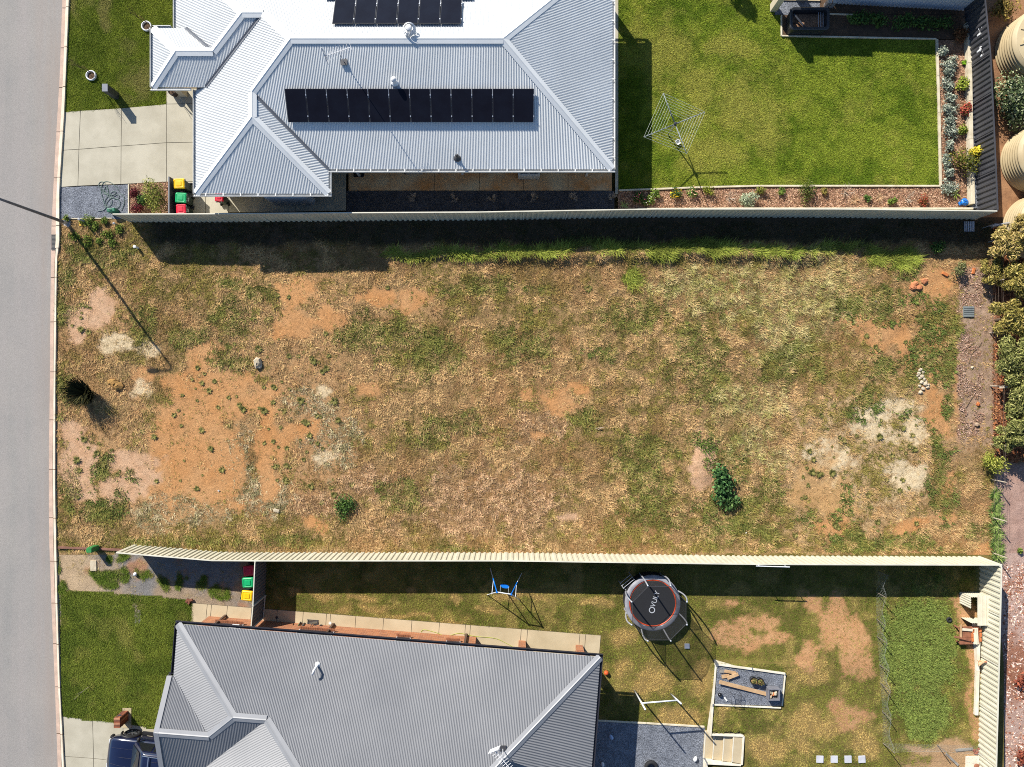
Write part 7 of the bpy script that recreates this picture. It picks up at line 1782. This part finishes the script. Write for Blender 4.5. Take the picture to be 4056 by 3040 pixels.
for i in range(11):
    s = rr.uniform(.06, .1); m = MB(); m.blob(c + Vector((rr.uniform(-.17, .17), rr.uniform(-.17, .17), .22 + rr.uniform(0, .1))), (s, s * 1.2, s * .8), 7, 5, .2, i); m.build('stone', STONE if i % 3 else TERRA, t)
c = G(2898, 2742, zb_); t = thing('wire_stand', 'thin black square wire stand on the gravel bed', 'stand', c)
pts = [c + Vector((x, y, 0)) for x, y in ((-.25, .25), (.25, .2), (.2, -.27), (-.28, -.22))]
for i in range(4):
    m = MB(); m.tube([pts[i], pts[i] + Vector((0, 0, .35)), pts[(i + 1) % 4] + Vector((0, 0, .35))], .012, 6); m.build('bar', DARK, t)
m = MB()
for i in range(9): f = i / 8; m.bar(pts[0].lerp(pts[1], f) + Vector((0, 0, .35)), pts[3].lerp(pts[2], f) + Vector((0, 0, .35)), .006, .006)
tag(m.build('mesh_top', DARK, t), kind='stuff')
c = G(2838, 2732, zb_); m = MB(); m.blob(c + Vector((0, 0, .1)), (.11, .11, .1), 14, 8, 0, 1); m.solo('black_kettle_ball', M('gloss_black', srgb(30, 30, 34), None, 4, .12), 'glossy black ball on the gravel bed', 'ball', smooth=True)
m = MB(); m.box(G(2862, 2752, zb_ + .03), (.08, .22, .05), rz=.6); m.solo('white_block', GUTW, 'small white block beside the wire stand', 'block', bevel=.01)
c = G(2578, 3036, .02); m = MB(); m.lathe([(.2, 0), (.34, 0), (.36, .06), (.36, .14), (.33, .2), (.2, .2), (.2, 0)], c, 30, cap=False); m.solo('car_tyre', RUB, 'black tyre lying on the gravel patio', 'tyre', smooth=True)

# ---------------- chicken pen
STAKE = M('pen_stake', srgb(126, 116, 104), srgb(96, 88, 80), 6, 0.9)
pen = [(3478, 2265), (3468, 2345), (3468, 2450), (3463, 2515), (3463, 2620), (3468, 2690), (3475, 2800), (3477, 2925), (3688, 2930), (3862, 2935)]
t = thing('wire_pen_fence', 'sagging wire netting pen on thin stakes round the leafy patch', 'fence', G(3470, 2600, ZT))
NETW = M('netting_wire', srgb(150, 154, 150), None, 6, 0.5)
def yz(px, py): return float(yard_h(np.array([float(px)]), np.array([float(py)]))[0])
tops = []
for i, (x, y) in enumerate(pen):
    z = yz(x, y); p = G(x, y, z); q = p + Vector((0.04 * math.sin(i * 2.1), 0.05 * math.cos(i * 1.7), 1.0 + 0.12 * math.sin(i * 3)))
    m = MB(); m.tube([p - Vector((0, 0, 0.1)), q], 0.02, 6); m.build('stake', STAKE, t); tops.append((p, q))
for (p0, q0), (p1, q1) in zip(tops[:-1], tops[1:]):
    m = MB(); L = (p1 - p0).length; n = max(4, int(L / 0.09)); sag = 0.12
    def at(f, g):
        p = p0.lerp(p1, f); q = q0.lerp(q1, f); q = q - Vector((0, 0, sag * math.sin(math.pi * f))) + Vector((0.10 * math.sin(f * 9), 0.05 * math.sin(f * 7), 0)) * g
        return p.lerp(q, g * 0.92)
    for i in range(n):
        for j in range(11):
            f0, f1 = i / n, (i + 1) / n; g0, g1 = j / 11, (j + 1) / 11
            if (i + j) % 2: m.bar(at(f0, g0), at(f1, g1),   .0022, .0022)
            else: m.bar(at(f0, g1), at(f1, g0), .0022, .0022)
    m.bar(at(0, 1), at(.5, 1), .005, .005); m.bar(at(.5, 1), at(1, 1), .005, .005)
    tag(m.build('netting', NETW, t, fix=False), kind='stuff')
# hen house
CW = M('cream_metal', srgb(206, 200, 180), srgb(194, 186, 164), 2, 0.5); c = G(3828, 2400, 0.12); z0 = yz(3828, 2400)
t = thing('hen_house', 'small cream metal hen house with ribbed roof by the ribbed fence', 'hen house', G(3828, 2405, z0))
x0_, x1_ = G(3800, 0).x, G(3868, 0).x; yA, yB = G(0, 2345).y, G(0, 2445).y
for pa, pb in (((x0_, yA), (x1_, yA)), ((x0_, yB), (x1_, yB)), ((x1_, yA), (x1_, yB)), ((x0_, yA), (x0_, yA + (yB - yA) * .45))):
    m = MB(); ribbed(m, pa, pb, z0, z0 + .95, .12, .02); m.build('wall', CW, t, fix=False)
rx0, rx1 = G(3822, 0).x, G(3885, 0).x
m = MB(); m.box(((rx0 + rx1) / 2, (yA + yB) / 2, z0 + 1.0), (rx1 - rx0, abs(yB - yA) + .2, .04), ry=.06)
for i in range(5): m.box((rx0 + (rx1 - rx0) * (i + .1) / 4.2, (yA + yB) / 2, z0 + 1.035), (.03, abs(yB - yA) + .2, .03), ry=.06)
m.build('roof', CW, t)
# old bench with bricks and white boards
z0 = yz(3800, 2490); zq = z0
RW = M('rusty_wood', srgb(150, 98, 72), srgb(120, 76, 56), 4, 0.85, bump=.2)
c = G(3802, 2495, z0); t = thing('scrap_table', 'low rusty timber table loaded with scrap beside the hen house', 'table', c)
m = MB()
for i in range(5):
    m = MB(); p, q = G(3768, 2472 + 14 * i, z0 + .5), G(3845, 2470 + 14 * i, z0 + .5); m.bar(p, q, .17, .03); m.build('board', RW, t)
for x, y in ((3772, 2474), (3842, 2472), (3772, 2530), (3842, 2528)):
    m = MB(); m.bar(G(x, y, z0 - .05), G(x, y, z0 + .49), .06, .06); m.build('leg', RW, t)
z1 = z0 + .52
for x0p, lb in ((3826, 'white metal tray lying on the scrap table next to the bricks'), ):
    a, b = G(x0p, 2470, z1 + .03), G(x0p + 4, 2532, z1 + .03); m = MB(); m.bar(a, b, .26, .05); m.bar(a + Vector((.0, 0, .05)), b + Vector((0, 0, .05)), .06, .05); m.solo('metal_tray', CW, lb, 'tray', bevel=.01)
for i, (px, py) in enumerate(((3818, 2480), (3815, 2498), (3816, 2514), (3846, 2478), (3847, 2496), (3846, 2514))):
    m = MB(); m.box(G(px, py, z1 + .04), (.1, .2, .07), rz=.1 * (i % 3 - 1)); m.solo('loose_brick', TERRA, 'terracotta brick beside the white tray on the scrap table', 'brick', 'bricks on the scrap table', bevel=.01)
plank(G(3742, 2500, z1 + .12), G(3806, 2517, z1 + .06), .09, .04, RW, 'red brown plank lying across the scrap table'); plank(G(3768, 2455, z1 + .10), G(3770, 2505, z1 + .06), .1, .04, PLK, 'pale board standing out over the scrap table edge'); plank(G(3775, 2474, z1 + .05), G(3822, 2478, z1 + .05), .12, .05, CW, 'white metal strip along the edge of the scrap table')
c = G(3752, 2452, yz(3752, 2452)); m = MB(); m.lathe([(.06, .03), (.13, .02), (.15, .07), (.13, .12), (.06, .12), (.06, .03)], c, 22, cap=False); m.solo('small_tyre', RUB, 'small black wheel tyre lying beside the scrap table', 'tyre', smooth=True)
edging('fence_plinth', 'white sleepers laid along the foot of the ribbed cream fence', [(3846, 2460), (3842, 2640), (3837, 2812)], .16, .2, .68, WSL, 2.4, 'plinth')
# hen
c = G(3841, 2600, .68); HEN = M('hen_feathers', srgb(206, 176, 142), srgb(170, 112, 74), 9, .9)
t = thing('hen', 'pale brown hen standing on the white sleeper by the fence', 'hen', c)
rings = []
for x, y, z, r in ((-.2, 0, .33, .01), (-.17, 0, .29, .05), (-.1, 0, .22, .09), (0, 0, .19, .11), (.09, 0, .21, .09), (.14, 0, .28, .055), (.17, 0, .34, .045), (.2, 0, .37, .04), (.225, 0, .365, .02), (.25, 0, .355, .004)):
    rings.append([(c.x + x * .8 + r * .25 * math.sin(a), c.y + x * .6 + r * math.cos(a), c.z + z + r * math.sin(a)) for a in [i * math.pi / 5 for i in range(10)]])
m = MB(); m.loft(rings); m.build('body', HEN, t, smooth=True)
for s in (-.04, .04):
    m = MB(); m.tube([c + Vector((s, -s, 0)), c + Vector((s, -s, .12))], .008, 5); m.build('leg', M('hen_leg', srgb(196, 150, 70), None, 5, .7), t)
m = MB(); m.box(c + Vector((.16, .12, .425)), (.05, .012, .03), rz=.64); m.build('comb', PLR, t)
# pen corner: sand, planks, white slab, pavers
zs = ZT + .01
plank(G(3722, 2965, zs + .03), G(3770, 3010, zs + .05), .12, .04, PLKG, 'grey weathered plank lying diagonally on the sand'); plank(G(3760, 2952, zs + .03), G(3828, 2946, zs + .03), .13, .05, PLKG, 'grey weathered plank lying beside the pen netting')
m = MB(); m.prism([tuple(G(x, y)[:2]) for x, y in ((3800, 2976), (3850, 2974), (3850, 3110), (3796, 3110))], .2, zs + .08); m.solo('white_slab', M('whitewashed_slab', srgb(216, 208, 190), srgb(196, 186, 166), 3, .85, bump=.3, fine=.12), 'rough whitewashed slab in the yard corner', 'slab')
c = G(3838, 3010, zs + .09); t = thing('shovel', 'brown shovel lying on the rough whitewashed slab', 'shovel', c)
m = MB(); m.tube([c + Vector((-.15, -.1, .03)), c + Vector((-.75, -.45, .03))], .018, 6); m.build('handle', RW, t); m = MB(); m.blob(c + Vector((0, 0, .03)), (.16, .13, .03), 8, 5, .1, 2); m.build('blade', RW, t)
for i, (px, py) in enumerate(((3832, 2952), (3845, 2958), (3852, 2948), (3840, 2964))):
    rock(px, py, (.1, .08, .06), 'reddish rock heaped where the pen meets the fence', M('red_rock', srgb(140, 84, 64), srgb(110, 64, 50), 5, .9), 60 + i, 'red rocks by the fence', z=zs)
for i, px in enumerate((3230, 3286, 3340, 3394)):
    m = MB(); m.box(G(px, 2987, zs + .03), (.36, .36, .06), rz=.03 * (i - 1)); m.solo('square_paver', M('pale_paver', srgb(188, 188, 192), srgb(170, 170, 176), 3, .8), 'pale grey square stepping paver set in the terrace grass', 'paver', 'stepping pavers on the terrace', bevel=.008)
t = thing('fence_topper', 'white pipe rail with two short uprights above the sunlit fence', 'pipe', P(3060, 2245, 1.8)); z = 1.98
p, q = P(2995, 2243, z), P(3128, 2247, z); m = MB(); m.tube([p, q], .025, 8); m.build('rail', WHTM, t)
for f in (.1, .9):
    k = p.lerp(q, f); m = MB(); m.tube([k + Vector((0, .02, -.35)), k + Vector((0, 0, .02))], .02, 8); m.build('upright', WHTM, t)
# shrubs and shade beyond the eastern fence
bush('red_brown_shrub', 'low rust red shrub on the leaf litter beyond the cream fence', 'shrub', 4050, 2680, 40, .5, [lin(110, 56, 44), lin(140, 78, 58)], 500, .07)
bush('red_brown_shrub', 'low rust red shrub against the cream fence shadow at the yard end', 'shrub', 4052, 2990, 40, .5, [lin(110, 56, 44), lin(140, 78, 58)], 500, .07)
bush('garden_bush', 'small green weed tuft on the pebbles beside the fence corner', 'bush', 4030, 2180, 14, .25, PG, 160, .05)
